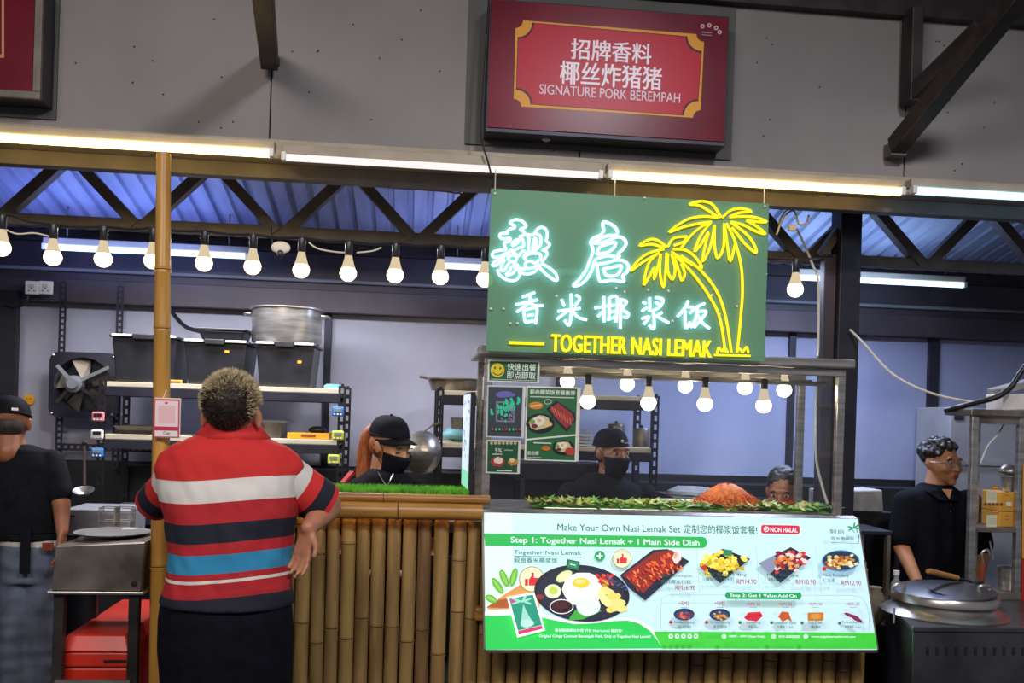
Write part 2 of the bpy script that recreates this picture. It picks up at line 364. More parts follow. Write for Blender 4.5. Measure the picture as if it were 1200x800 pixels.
# pale gutter strip under the fascia, brown beam beneath
struct('trim_4', MB().box((-4.2, YF - .03, zb - .085), (5.2, YF + .06, zb - .004)), M['batten'])
struct('trim_5', MB().box((-4.2, YF + .07, zb - .145), (5.2, YF + .14, zb - .06)), M['steel_paint'])
# front canopy over the walkway (seen at the very top right)
cm = MB()
for i in range(36):
    x = -4.2 + i * .26; cm.hexa([(x, .6, zt + .75), (x + .17, .6, zt + .75), (x + .17, YF, zt + .17), (x, YF, zt + .17)], [(x, .6, zt + .79), (x + .17, .6, zt + .79), (x + .17, YF, zt + .21), (x, YF, zt + .21)])
    cm.hexa([(x + .17, .6, zt + .78), (x + .26, .6, zt + .78), (x + .26, YF, zt + .20), (x + .17, YF, zt + .20)], [(x + .17, .6, zt + .80), (x + .26, .6, zt + .80), (x + .26, YF, zt + .22), (x + .17, YF, zt + .22)])
struct('ceiling_canopy', cm, M['steel_dark'])
# corrugated roof of the stall: trapezoid ribs running back
rf = MB(); Y0, Y1 = YF + .15, 6.05; Z0 = PZ(185, 4.7) + .12; Z1 = PZ(303, 6.0)
def roofz(y): return Z0 + (Z1 - Z0) * (y - Y0) / (Y1 - Y0)
x = -4.2; prof = []
while x < 5.2: prof += [(x, 0), (x + .06, 0), (x + .07, .022), (x + .09, .022), (x + .10, 0)]; x += .11
n0 = 0; ys = [Y0 + (Y1 - Y0) * i / 6 for i in range(7)]
for y in ys: rf.v += [Vector((px, y, roofz(y) + pz)) for px, pz in prof]
kk = len(prof)
for i in range(6):
    for j in range(kk - 1): rf._f((i * kk + j, i * kk + j + 1, (i + 1) * kk + j + 1, (i + 1) * kk + j))
struct('ceiling', rf, M['roof_sheet'])
# purlins
for k, (yy) in enumerate((4.66, 5.9)):
    struct('trim_%d' % (6 + k), MB().box((-4.2, yy, roofz(yy) - .075), (5.2, yy + .05, roofz(yy) - .005)), M['steel_dark'])
# back wall: pale sheets between dark battens
YW = 6.0
wz0, wz1 = PZ(551, YW, 600), PZ(377, YW, 600)
bw = bpy.data.objects.new('wall_back', None); C.objects.link(bw); bw.location = (0, YW, wz0); ORG[bw.name] = Vector((0, YW, wz0)); bw['kind'] = 'structure'
xs = [-4.2, P(384, 420, YW).x, P(655, 450, YW).x, P(927, 420, YW).x, P(1089, 450, YW).x, 5.4]
for i, (a, b) in enumerate(zip(xs[:-1], xs[1:])):
    MB().box((a + .004, YW, wz0), (b - .004, YW + .03, wz1)).build('panel', M['wall_white' if i < 2 else 'wall_blue'], bw, bevel=.002)
for i, xx in enumerate(xs[1:-1]):
    MB().box((xx - .022, YW - .03, wz0 - .02), (xx + (.05 if i == 3 else .022), YW - .001, wz1)).build('batten', M['steel_navy'], bw, bevel=.002)
MB().box((-4.2, YW - .012, 0), (5.4, YW + .04, wz0 - .001)).build('lower_panel', M['black_sheet'], bw)
MB().box((-4.2, YW - .1, wz1 + .001), (5.4, YW + .05, wz1 + .14)).build('header_beam', M['beam'], bw, bevel=.004)
MB().box((-4.2, YW - .04, wz1 + .142), (5.4, YW + .05, Z1 + .1)).build('upper_panel', M['beam'], bw)
MB().tube([(-4.2, YW - .06, wz1 + .2), (5.4, YW - .06, wz1 + .2)], .013, 8).build('conduit', M['grey_box'], bw, smooth=True)
struct('wall_left', MB().box((P(-60, 500, 5.9).x, 5.84, 0), (P(20, 500, 5.9).x, 5.9, wz1 + .05)), M['black_sheet'])
# =================================================================== TRUSS
YT = 4.72
tr = thing('roof_truss', (0, YT, PZ(265, YT, 300)), 'long brown steel roof truss with zigzag webs behind the hanging bulbs', 'truss')
zc = PZ(271, YT, 300); zu = PZ(196, YT, 250)
MB().beam((-4.0, YT, zc), (5.0, YT, zc), .05, .055).build('bottom_chord', M['steel_paint'], tr, bevel=.003)
MB().beam((-4.0, YT, zu + .02), (5.0, YT, zu + .02), .05, .07).build('top_chord', M['steel_paint'], tr, bevel=.003)
xb = P(165, 258, YT).x; per = P(1083, 303, YT).x - xb; per /= 6
for k in range(-4, 11):
    x0 = xb + k * per
    if x0 > 4.8: break
    MB().beam((x0 - .02, YT - .004, zc), (x0 - per / 2 + .02, YT - .004, zu), .05, .062, (0, 1, 0)).build('web', M['steel_paint'], tr)
    MB().beam((x0 + .02, YT + .004, zc), (x0 + per / 2 - .02, YT + .004, zu), .05, .062, (0, 1, 0)).build('web', M['steel_paint'], tr)
# column
xc0, xc1 = P(974, 400, 4.6).x, P(998, 400, 4.6).x
col = thing('steel_column', ((xc0 + xc1) / 2, 4.6, 0), 'square dark steel column rising behind the right end of the glass case', 'column')
MB().box((xc0, 4.52, 0), (xc1, 4.64, PZ(236, 4.6, 985))).build('post', M['steel_navy'], col, bevel=.004)
MB().box((P(960, 400, 4.6).x, 4.56, 0), (xc0 - .002, 4.62, PZ(300, 4.6, 985))).build('side_channel', M['beam'], col, bevel=.004)
MB().beam((P(963, 298, 4.6).x, 4.60, PZ(298, 4.6, 963)), (P(1005, 242, 4.6).x, 4.60, PZ(235, 4.6, 1005)), .04, .06, (0, 1, 0)).build('knee_brace', M['steel_paint'], col)
# roof brackets in front of the fascia
br = thing('roof_bracket', P(1065, 100, 4.05), 'dark steel roof bracket with diagonal struts at the upper right', 'bracket')
MB().box((P(1062, 60, 4.05).x, 4.0, PZ(122, 4.05, 1068)), (P(1075, 60, 4.05).x, 4.1, PZ(12, 4.05, 1068))).build('upright', M['steel_dark'], br, bevel=.004)
MB().beam(P(1050, 172, 4.06), P(1208, -22, 3.2), .07, .08).build('strut', M['steel_dark'], br, bevel=.004)
MB().beam(P(1068, 112, 4.03), P(1150, 32, 3.7), .05, .07).build('strut', M['steel_dark'], br, bevel=.004)
MB().box((P(1041, 175, 4.07).x, 4.04, PZ(184, 4.07, 1050)), (P(1059, 175, 4.07).x, 4.11, PZ(168, 4.07, 1050))).build('foot_plate', M['steel_paint'], br, bevel=.003)
br2 = thing('roof_bracket', P(317, 40, 4.0), 'dark steel roof strut meeting the grey wall at the upper left', 'bracket')
MB().beam(P(316, 70, 4.07), P(305, -40, 3.2), .07, .09).build('strut', M['steel_dark'], br2, bevel=.004)
MB().box((P(307, 70, 4.09).x, 4.06, PZ(75, 4.09, 316)), (P(327, 70, 4.09).x, 4.115, PZ(66, 4.09, 316))).build('foot_plate', M['steel_dark'], br2, bevel=.003)
# =================================================================== SIGNS
def box_sign(name, x0, x1, z0, z1, yf, yb, label):
    s = thing(name, ((x0 + x1) / 2, yb, z0), label, 'sign')
    MB().box((x0, yf + .006, z0), (x1, yb, z1)).build('casing', M['steel_navy'], s, bevel=.004)
    return s
yf = 3.98; x0, x1 = P(571, 80, yf).x, P(853, 90, yf).x; z1 = PZ(-3, yf, 573); z0 = PZ(154, yf, 569)
s = box_sign('lightbox_sign', x0, x1, z0, z1, yf, 4.105, 'large dark red sign with gold frame and white Chinese lettering')
MB().box((x0 + .008, yf, z0 + .02), (x1 - .008, yf + .008, z1 - .008)).build('face', M['sign_red'], s)
b = Board((x0, yf, z0)); SL = .061
def sl(pts): return pts
fr = [(614, 26), (821, 46 - 5)]
def A(x, y): return (x, y)
outer = [(615, 24), (622, 24), (806, 37), (817, 42), (825, 55), (820, 129), (810, 128), (806, 137), (620, 125), (612, 124), (611, 116), (603, 112), (605, 40), (612, 36)]
cs = [((604, 24), 0, 90), ((825, 40), 90, 180), ((821, 138), 180, 270), ((602, 125), 270, 360)]
def sgn(k, o):      # frame outline offset o px inwards, quarter-circle notches of radius k at the corners
    pts = []
    for (cx, cy), a0, a1 in cs:
        arc = [(cx + math.cos(math.radians(a)) * k, cy + math.sin(math.radians(a)) * k) for a in range(a0, a1 + 1, 15)]
        pts += arc[::-1]
    mx = 713; my = 82
    return [(x + (o if x < mx else -o), y + (o if y < my else -o)) for x, y in pts]
b.poly(sgn(9, 0), '#d8952e'); 
b.poly(sgn(17, 2.6), '#4a0f1c'); b.poly(sgn(18.5, 3.4), '#b4172d')
for (tx, ul, ur, vt, vb) in (('招牌香料', 669, 763, 45, 69), ('椰丝炸猪猪', 656, 775, 71, 98)):
    b.text(tx, ul, ur, vt, vb, '#f1e6ee', bold=.03)
b.text('SIGNATURE PORK BEREMPAH', 632, 797, 98.5, 110, '#dccbd6', bold=.012)
for (cx, cy) in ((823, 31), (831, 30), (839, 33), (843, 38)): b.ell(cx, cy, 2.6, 2.6, '#c9a9b0'); b.ell(cx, cy, 1.2, 1.2, '#6e1626')
b.line([(822, 38), (834, 39)], 1.2, '#a47f88'); b.line([(822, 41), (834, 42)], 1, '#a47f88')
b.build('print', M['print_sign'], s)
for u in (640, 771): MB().ball(P(u, 163, 4.04), (.02, .012, .012)).build('catch', M['stainless'], s)
yf = 3.98; x1 = P(49, 80, yf).x; z0 = PZ(116, yf, 30)
s = box_sign('lightbox_sign', x1 - 1.0, x1, z0, z0 + .46, yf, 4.105, 'dark red sign with thin gold line cut off at the upper left edge')
MB().box((x1 - .99, yf, z0 + .03), (x1 - .035, yf + .008, z0 + .45)).build('face', M['sign_red'], s)
b = Board((x1, yf, z0)); b.poly([(-20, 66), (5, 68), (5, 0), (2, 0), (2, 64), (-20, 62)], '#b98b62'); b.build('print', M['print_sign'], s)
mbf = MB()
for (a0, a1) in (((x1 - 1.0, z0), (x1, z0 + .03)), ((x1 - .03, z0 + .03), (x1, z0 + .46))):
    mbf.box((a0[0], yf - .012, a0[1]), (a1[0], yf + .01, a1[1]))
mbf.build('frame', M['steel_paint'], s, bevel=.003)
# power lead from the big sign
MB().tube(spline([P(573, 0, 3.97), P(568, 80, 3.96), P(564, 148, 3.96), P(566, 170, 3.95), P(572, 190, 3.95), P(576, 208, 3.95), P(574, 212, 4.0)]), .0045, 6).build('o', M['wire_black'], None, smooth=True).name = 'power_lead'
o = bpy.data.objects['power_lead']; tag(o, 'thin dark lead hanging down the left edge of the big red sign', 'cable')
# =================================================================== FLUORESCENT TUBES
def tubelight(ul, ur, vl, Y, m, label, dz=.0, base='batten', cat='light', r=.014, up=True):
    a = P(ul, vl, Y); x1 = P(ur, vl, Y).x; z = a.z
    t = thing('tube_light', (a.x, Y, z), label, cat, None)
    MB().box((a.x, Y - .002, z + .018), (x1, Y + .06, z + .055)).build('batten_housing', M[base], t, bevel=.004)
    if Y > 5:
        for xx in (a.x + .12, x1 - .12): MB().tube([(xx, Y + .03, z + .055), (xx, Y + .03, roofz(Y + .03) + .02)], .004, 6).build('hanger', M['steel_paint'], t)
    for xx in (a.x, x1 - .02): MB().box((xx, Y - .02, z - .016), (xx + .02, Y + .02, z + .02)).build('lamp_holder', M['white_plastic'], t, bevel=.003)
    MB().tube([(a.x + .02, Y, z), (x1 - .02, Y, z)], r, 12).build('tube', M[m], t, smooth=True)
    return t
tubelight(-60, 322, 158, 3.96, 'tube_warm', 'lit warm yellow tube light under the grey wall at the upper left', r=.017)
tubelight(330, 707, 184, 3.98, 'tube_off_lit', 'dim cream tube light in the middle of the row under the grey wall', r=.015)
tubelight(712, 1060, 205, 3.96, 'tube_warm', 'lit warm yellow tube light above the green palm sign', r=.017)
tubelight(1068, 1420, 223, 3.96, 'tube_blue', 'lit blue-white tube light at the far right under the grey wall', r=.017)
tubelight(50, 292, 289, 5.55, 'tube_cool', 'blue-white tube light under the back roof at the left', r=.016)
tubelight(512, 700, 311, 5.55, 'tube_cool', 'blue-white tube light under the back roof, half hidden by the green sign', r=.016)
tubelight(934, 1132, 325, 5.55, 'tube_cool', 'blue-white tube light under the back roof right of the steel column', r=.016)
# =================================================================== HANGING BULBS
YS = 3.9
bulb_prof = [(.011, .062), (.0135, .058), (.0145, .045), (.02, .028), (.031, .006)]
def bulb(p, label, grp, m, r=.034, sock=.062, parent=None):
    p = Vector(p); t = thing('hanging_bulb', p + Vector((0, 0, -.045)), label, 'light bulb', grp)
    MB().lathe([(.0145, sock + .06), (.0158, sock + .055), (.0158, .066), (.0145, .064)], p, 12).build('socket', M['black_plastic'], t, smooth=True)
    MB().lathe([(.0145, .066), (.0175, .05), (.023, .03), (.0285, .014)], p, 14).build('neck', M['bulb_neck'], t, smooth=True)
    MB().ball(p + Vector((0, 0, -.008)), (r, r, r * .96), 16, 10).build('globe', M[m], t, smooth=True)
    return t
bl = [(2, 288), (62, 299), (121, 301), (179, 303), (239, 306), (296, 310), (353, 314), (408, 318), (463, 320), (516, 322), (568, 325), (932, 337)]
names = ['cut off at the left edge of the picture', 'second from the left edge, above the grey wall frame', 'third from the left edge, over the empty wall', 'half hidden behind the bamboo pole', 'first to the right of the bamboo pole', 'second to the right of the bamboo pole', 'above the steel stock pot, left of two', 'third before the gap left of the green sign', 'over the plain white wall, fourth from the green sign', 'just left of the green sign, clear of it', 'half hidden by the left edge of the green sign', 'alone between the green sign and the steel column']
names[6] = 'above the big steel stock pot'; names[7] = 'right of the one above the stock pot'; names[8] = 'two to the left of the green sign edge bulb'
names[8] = 'over the woman in the black cap'
for (u, v), nm in zip(bl, names):
    bulb(P(u, v, YS), 'lit warm hanging bulb ' + nm, 'bulbs on the festoon string', 'bulb_warm', .0345)
# festoon wire following the sockets, then tie wires
zs = [P(u, v, YS) + Vector((0, 0, .122)) for u, v in bl[:11]]
pts = []
for a, b2 in zip(zs[:-1], zs[1:]):
    pts += [a, (a + b2) / 2 + Vector((0, 0, -.006))]
pts.append(zs[-1]); e = zs[-1]; pts += [e + (P(932, 337, YS) + Vector((0, 0, .122)) - e) * k for k in (.25, .5, .75, 1)]; pts.append(P(975, 300, 4.5))
o = MB().tube(spline([P(-60, 268, YS)] + pts, 4), .006, 6).build('festoon_cable', M['wire_black'], None, smooth=True); tag(o, 'black festoon cable carrying the warm bulbs along the truss', 'cable')
for (lst, nm, m, lb) in (([(5, 268), (20, 274), (40, 273), (58, 277)], 'wire', 'wire_white', 'pale wire sagging between the two leftmost bulbs'), ([(362, 284), (372, 291), (392, 295), (408, 296)], 'wire', 'wire_white', 'pale wire sagging right of the bulb above the stock pot'), ([(418, 296), (436, 294), (447, 290)], 'wire', 'wire_white', 'short pale wire right of the truss middle, over the white wall')):
    o = MB().tube(spline([P(u, v, 4.3) for u, v in lst]), .004, 6).build(nm, M[m], None, smooth=True); tag(o, lb, 'cable')
for lst, lb, m in (([(455, 220), (490, 222), (520, 224), (538, 226), (545, 217), (556, 211), (577, 209)], 'red lead looped under the cream tube light', 'wire_red'), ([(528, 205), (536, 220), (541, 228), (548, 222)], 'short brown lead hanging under the cream tube light', 'wire_red')):
    o = MB().tube(spline([P(u, v, 4.35) for u, v in lst]), .004, 6).build('wire', M[m], None, smooth=True); tag(o, lb, 'cable')
jb = thing('cable_clip', P(329, 292, 4.5), 'white plastic clip hanging from the truss above the shelves', 'clip')
pz = P(329, 290, 4.5); MB().ball(pz, (.045, .012, .03), 14, 8).build('shell', M['white_plastic'], jb, smooth=True); MB().tube([pz + Vector((-.04, 0, .02)), pz + Vector((-.05, .02, .1))], .004).build('hook', M['wire_black'], jb); MB().ball(pz + Vector((0, -.004, -.03)), (.016, .014, .02)).build('notch', M['black_plastic'], jb)
# white wires by the column
o = MB().tube(spline([P(934, 268, 4.3), P(944, 290, 4.4), P(953, 312, 4.45), P(959, 330, 4.45), P(959, 400, 4.45), P(958, 418, 4.4)]), .006, 6).build('wire', M['wire_white'], None, smooth=True); tag(o, 'white cable dropping down the left side of the steel column', 'cable')
o = MB().tube(spline([P(910, 275, 4.3), P(918, 255, 4.3), P(930, 247, 4.3), P(936, 262, 4.3), P(944, 262, 4.3), P(948, 252, 4.3)]), .005, 6).build('wire', M['wire_white'], None, smooth=True); tag(o, 'tangled pale wire right of the palm sign top', 'cable')
o = MB().tube(spline([P(912, 262, 4.32), P(920, 248, 4.32), P(930, 244, 4.32)]), .004, 6).build('wire', M['wire_white'], None, smooth=True); tag(o, 'short arched pale wire beside the palm sign top corner', 'cable')
MB().cbox(P(928, 267, 4.29), (.035, .02, .03)).build('plug_box', M['white_plastic'], None, bevel=.003); tag(bpy.data.objects['plug_box'], 'small white connector block on the tangled wire right of the palm sign', 'connector')
o = MB().tube(spline([P(996, 386, 4.5), P(1010, 400, 4.45), P(1046, 438, 4.3), P(1090, 460, 4.2), P(1140, 471, 4.1)]), .006, 6).build('wire', M['wire_white'], None, smooth=True); tag(o, 'white cable sagging from the column to the right cabinet', 'cable')
# =================================================================== GREEN NEON SIGN
YG = 3.84
xa, xb2 = P(573, 300, YG).x, P(899, 320, YG).x; za, zb2 = PZ(411, YG, 569), PZ(220.5, YG, 573)
g = thing('neon_sign', ((xa + xb2) / 2, YG, za), 'green acrylic sign with white and yellow neon lettering and palm trees', 'sign')
MB().box((xa, YG, za), (xb2, YG + .008, zb2)).build('acrylic_sheet', M['acrylic_green'], g, bevel=.001)
gb = Board((xa, YG, za))
def neon(lst, m, r=.0055, off=.012, sc=6):
    mb = MB()
    for pl in lst: mb.tube(spline([gb.at(u, v, off) for u, v in pl], 4), r, 6)
    return mb
def cr(pl, ox, oy, s): return [(ox + x / s, oy + y / s) for x, y in pl]
yi = [[(290,130),(245,105),(280,75),(340,75),(390,105),(408,145),(350,170),(385,195),(395,225),(345,248),(372,275),(385,345),(330,365),(275,405),(300,425),(335,445),(375,395),(410,420),(385,455),(410,490)],
[(290,130),(290,155),(240,170),(205,200),(225,210),(150,215),(135,245),(165,270),(245,265),(230,300),(185,310),(190,350),(195,380),(100,395),(60,420),(65,455),(120,460),(200,420),(265,380),(200,440),(130,480),(70,520),(65,550),(110,540),(150,500),(185,490),(160,540),(150,590),(180,600),(215,545),(235,520)],
[(265,340),(270,310),(310,280),(340,290),(310,320),(265,345)], [(220,480),(240,450),(290,440),(315,465),(300,500),(260,510),(220,480)],
[(115,590),(130,640),(180,680),(250,705),(310,695),(345,640),(330,590),(320,540),(280,520)], [(200,640),(240,600),(260,560),(300,560),(290,610),(250,640),(200,650)],
[(410,225),(475,230),(500,210),(530,165),(580,150),(620,180),(630,240),(620,290),(655,330),(620,370),(580,385),(620,400),(625,440),(590,490),(580,530),(650,570),(715,630),(735,700),(690,690),(620,640),(570,590),(540,570),(490,620),(420,635),(360,620),(350,580),(400,590)],
[(410,225),(440,270),(435,330),(440,400),(470,410),(530,370),(560,330),(565,270),(545,230),(500,210)], [(475,370),(490,300),(500,260),(520,290),(510,350),(475,390)],
[(390,460),(440,430),(510,420),(555,430),(560,480),(520,510),(560,560)], [(400,520),(450,500),(520,540),(480,570),(410,575),(400,520)]]
qi = [[(375,185),(360,120),(375,95),(430,110),(490,150),(515,200),(490,235),(420,235),(345,265),(270,310),(350,310),(430,280),(520,250),(580,270),(605,320),(570,380),(525,420),(530,460),(440,445),(350,460),(280,490),(300,530),(400,520),(500,490),(580,500),(630,550),(610,620),(570,650),(580,715),(480,700),(400,705),(340,715),(315,650),(300,530)],
[(375,185),(340,230),(270,260),(235,300),(250,350),(260,400),(225,500),(185,600),(120,690),(55,755),(130,745),(200,680),(245,600),(270,520),(280,490)],
[(300,430),(330,360),(400,330),(490,305),(480,360),(410,410),(300,430)], [(370,580),(450,570),(550,545),(545,600),(500,650),(400,650),(370,580)]]
neon([cr(p, 570, 250, 8.889) for p in yi], 'neon_white', .0052).build('neon_character', M['neon_white'], g, smooth=True)
neon([cr(p, 665, 250, 8.889) for p in qi], 'neon_white', .0058).build('neon_character', M['neon_white'], g, smooth=True)
xi = [[(165,135),(315,80)],[(90,225),(350,165)],[(250,110),(245,200),(100,310)],[(240,180),(300,230),(410,235)],[(185,290),(200,420),(250,425)],[(185,290),(320,260),(340,300),(320,450)],[(225,350),(300,340)],[(230,420),(310,415)]]
mi = [[(735,95),(740,300),(715,465),(660,400)],[(580,300),(845,265)],[(625,160),(660,240)],[(790,110),(840,150),(780,240)],[(720,280),(570,395)],[(750,290),(820,370),(920,400)]]
ye = [[(50,210),(180,190)],[(135,100),(140,340)],[(140,230),(80,290)],[(190,110),(185,320)],[(180,120),(260,110),(250,340)],[(190,190),(245,180)],[(190,250),(245,240)],[(170,320),(250,290)],[(295,120),(290,400)],[(295,130),(350,150),(310,220),(365,260),(350,300),(320,290)]]
ji = [[(500,150),(530,170)],[(490,240),(540,205)],[(565,110),(565,240)],[(620,110),(690,130),(660,200),(580,240)],[(620,150),(650,180)],[(600,240),(605,400),(560,370)],[(490,310),(560,290),(510,360)],[(680,250),(620,290)],[(620,280),(745,350)]]
fa = [[(925,140),(900,200),(825,290)],[(920,200),(980,210),(940,260)],[(895,230),(900,395),(945,340)],[(1080,165),(1000,200)],[(1010,200),(1000,300),(950,390)],[(1005,245),(1090,240),(1060,300),(980,390)],[(1010,270),(1060,350),(1125,400)]]
for ch, ox, oy, s_ in ((xi, 595, 335, 10), (mi, 595, 335, 10), (ye, 690, 335, 8), (ji, 690, 335, 8), (fa, 690, 335, 8)):
    neon([cr(p, ox, oy, s_) for p in ch], 'neon_white', .0056).build('neon_character', M['neon_white'], g, smooth=True)
mb = MB()
for _d, _o in ((-.55, .0070), (0, .0085), (.55, .0078)): gb.text('TOGETHER NASI LEMAK', 645.5 + _d, 832.5 + _d, 391.5, 412, '#ffff00', bold=0, th=.01, spacing=1.05, mb=mb, off=_o); mb.c = [None] * len(mb.f)
mb.build('neon_letters', M['neon_yellow'], g)
neon([[(596, 401.5), (637, 403)]], 0, .0068).build('neon_dash', M['neon_yellow'], g, smooth=True)
p1 = [[(770,180),(700,75),(610,45),(510,70),(600,85),(750,180)],[(780,180),(850,120),(940,105),(1020,130),(920,140),(840,175)],[(740,180),(620,170),(480,200),(340,300),(450,260),(580,230),(690,215)],
[(840,175),(960,170),(1060,180),(1145,215),(1080,215),(980,205)],[(980,205),(1060,250),(1135,315),(1050,290),(950,240),(850,215)],[(690,215),(600,260),(520,330),(440,430)],[(680,225),(600,330),(550,460),(610,390),(665,300),(640,400),(615,545),(680,420),(715,240)],
[(715,240),(715,400),(740,515),(790,420),(795,230),(820,400),(845,540),(885,400)],[(850,220),(960,300),(1030,380),(1060,470),(970,400),(860,260)]]
p2 = [[(320,425),(250,370),(180,360),(95,410),(200,400),(300,430)],[(330,420),(380,350),(490,335)],[(490,335),(460,380),(380,410)],[(300,440),(180,470),(90,530),(25,620),(120,550),(260,470)],[(250,475),(170,560),(130,735),(180,660),(220,590),(215,690),(250,580),(270,480)],
[(270,490),(265,640),(295,755),(310,640),(320,470)],[(330,480),(330,620),(370,690),(390,600),(360,480)],[(380,500),(420,620),(445,700),(470,640),(440,560)],[(375,440),(480,450),(560,510),(610,595),(520,560),(400,490),(360,460)]]
t1 = [[(850, 262), (859, 280), (867, 310), (869, 340), (867, 370), (863, 412)]]
t2 = [[(791, 300), (812, 322), (832, 350), (843, 375), (849, 413)], [(797, 300), (818, 315), (838, 340), (849, 370), (856, 413)]]
neon([cr(p, 735, 230, 7.06) for p in p1] + t1, 0, .0056).build('neon_palm', M['neon_yellow'], g, smooth=True)
neon([cr(p, 735, 230, 7.06) for p in p2] + t2, 0, .0056).build('neon_palm', M['neon_yellow'], g, smooth=True)
neon([[(836, 416), (878, 417)], [(839, 414), (841, 407)], [(841, 407), (845, 412)], [(845, 412), (848, 407)], [(848, 407), (852, 413)], [(862, 413), (865, 408)], [(865, 408), (869, 413)], [(869, 413), (874, 406)], [(874, 406), (876, 414)]], 0, .005).build('neon_grass', M['neon_yellow'], g, smooth=True)
for (u, v) in ((580, 227), (755, 232), (896, 242), (722, 338), (732, 342), (759, 340), (783, 341), (598, 379), (606, 379), (788, 376), (834, 346), (843, 368), (863, 359), (575, 362), (590, 362), (652, 347)):
    MB().ball(gb.at(u, v, .004), (.006, .006, .006), 8, 6).build('stud', M['white_plastic'], g, smooth=True)
o = MB().tube(spline([gb.at(576, 317, -.012), gb.at(600, 318, -.012), gb.at(660, 313, -.012), gb.at(700, 311, -.012), gb.at(800, 327, -.012), gb.at(868, 328, -.012), gb.at(898, 334, -.012)]), .003, 6).build('lead', M['wire_white'], g, smooth=True)
for u, v in ((580, 221), (720, 229), (895, 241)):
    MB().tube([gb.at(u, v + 2, .004), P(u + 1, v - 28, 4.0)], .0022, 6).build('hanging_wire', M['wire_white'], g)
# =================================================================== GLASS CASE
YC, YB = 3.92, 4.34
cx0, cx1 = P(566, 500, YC).x, P(989, 520, YC).x
ctop, cb = PZ(421, YC, 770), PZ(600, YC, 770)
gc = thing('glass_display_case', ((cx0 + cx1) / 2, YC, cb), 'stainless framed glass food display case with bulbs inside, under the green sign', 'display case')
S = M['stainless']; pw = .035
MB().box((cx0 - .035, YC - .03, ctop - .012), (cx1 + .03, YB + .04, ctop + .03)).build('top_panel', S, gc, bevel=.008)
MB().box((cx0, YC, ctop - .045), (cx1, YC + .03, ctop - .014)).build('rail', S, gc, bevel=.003)
MB().box((cx0, YB, ctop - .045), (cx1, YB + .03, ctop - .014)).build('rail', S, gc, bevel=.003)
MB().box((cx0, YC, cb - .04), (cx1, YB + .03, cb)).build('deck', S, gc, bevel=.003)
for (xx, yy) in ((cx0, YC), (cx1 - pw, YC), (cx0, YB), (cx1 - pw, YB)):
    MB().box((xx, yy, cb + .001), (xx + pw, yy + .03, ctop - .046)).build('post', S, gc, bevel=.003)
G = M['case_glass']
MB().box((cx0 + pw, YC + .01, cb + .002), (cx1 - pw, YC + .015, ctop - .047)).build('front_glass', G, gc)
MB().box((cx1 - .02, YC + .032, cb + .002), (cx1 - .015, YB - .002, ctop - .047)).build('side_glass', G, gc)
MB().box((cx0 + .012, YC + .032, cb + .002), (cx0 + .017, YB - .002, ctop - .047)).build('side_panel', G, gc)
sp = Board((cx0 - .001, YC, cb), (0, -1, 0)); 
mbx = MB()
for (z0_, z1_, c_) in ((.46, .56, '#e8e2d2'), (.36, .45, '#e2b63a'), (.29, .35, '#e8e2d2')):
    mbx.col = H(c_); mbx.poly([(cx0 + .0095, YC + .06, cb + z0_), (cx0 + .0095, YC + .22, cb + z0_), (cx0 + .0095, YC + .22, cb + z1_), (cx0 + .0095, YC + .06, cb + z1_)])
mbx.build('sticker', M['print_paper'], gc, ink=True)
# lamp rails and bulbs inside
for yy, zz in ((4.06, ctop - .075), (4.2, ctop - .06)):
    MB().tube([(cx0 + .03, yy, zz), (cx1 - .03, yy, zz)], .009, 8).build('lamp_rail', S, gc, smooth=True)
for i, (u, v) in enumerate([(689, 468), (760, 470), (826, 471), (895, 473)]):
    bulb(P(u, v, 4.02), 'lit bulb in the glass case, ' + ['leftmost of the lower four', 'second from the left of the lower four', 'third from the left of the lower four', 'rightmost of the lower four'][i], 'bulbs inside the glass case', 'bulb_case', .0335, .05)
for i, (u, v) in enumerate([(665, 445), (735, 448), (803, 450), (873, 452), (919, 455)]):
    bulb(P(u, v, 4.2), 'lit bulb in the glass case, ' + ['leftmost beside the smiley poster', 'second of the upper five', 'middle of the upper five', 'fourth of the upper five', 'rightmost, nearest the corner'][i], 'bulbs inside the glass case', 'bulb_case', .0335, .02)
o = MB().tube(spline([P(957, 448, 4.25), P(956, 500, 4.22), P(957, 540, 4.2), P(965, 575, 4.15), P(970, 590, 4.1)]), .006, 6).build('wire', M['wire_white'], None, smooth=True); tag(o, 'white cable hanging inside the right end of the glass case', 'cable')
# --- food
zd = cb
def patch(n, x0, x1, y0, y1, hgt, seed, dens=1.0, wide=.03):
    mb = MB(); r = random.Random(seed)
    for i in range(n):
        x = r.uniform(x0, x1); y = r.uniform(y0, y1); a = r.uniform(0, 6.28); L = wide * r.uniform(.6, 1.5); t = r.uniform(.1, .9)
        z = zd + .004 + r.uniform(0, hgt * .6); dx, dy = math.cos(a) * L, math.sin(a) * L; nx, ny = -math.sin(a) * L * .35, math.cos(a) * L * .35
        mb.v += [Vector((x - dx, y - dy, z)), Vector((x + nx, y + ny, z + hgt * .3)), Vector((x + dx, y + dy, z + hgt * t)), Vector((x - nx, y - ny, z + hgt * .2))]
        k = len(mb.v); mb._f((k - 4, k - 3, k - 2)); mb._f((k - 4, k - 2, k - 1))
    return mb
fx = lambda u: P(u, 592, 4.08).x
tr_ = thing('banana_leaf_tray', (fx(790), 4.08, zd + .001), 'wide flat steel tray lined with green leaves in the glass case', 'tray')
MB().box((fx(632), 3.97, zd + .001), (fx(968), 4.3, zd + .006)).build('tray', S, tr_, bevel=.002)
def pat(u0, u1, n, m, hgt, seed, nm, y0=3.98, y1=4.2, wide=.03):
    o = patch(n, fx(u0), fx(u1), y0, y1, hgt, seed, wide=wide); o = o.build(nm, M[m], tr_); o['kind'] = 'stuff'; return o
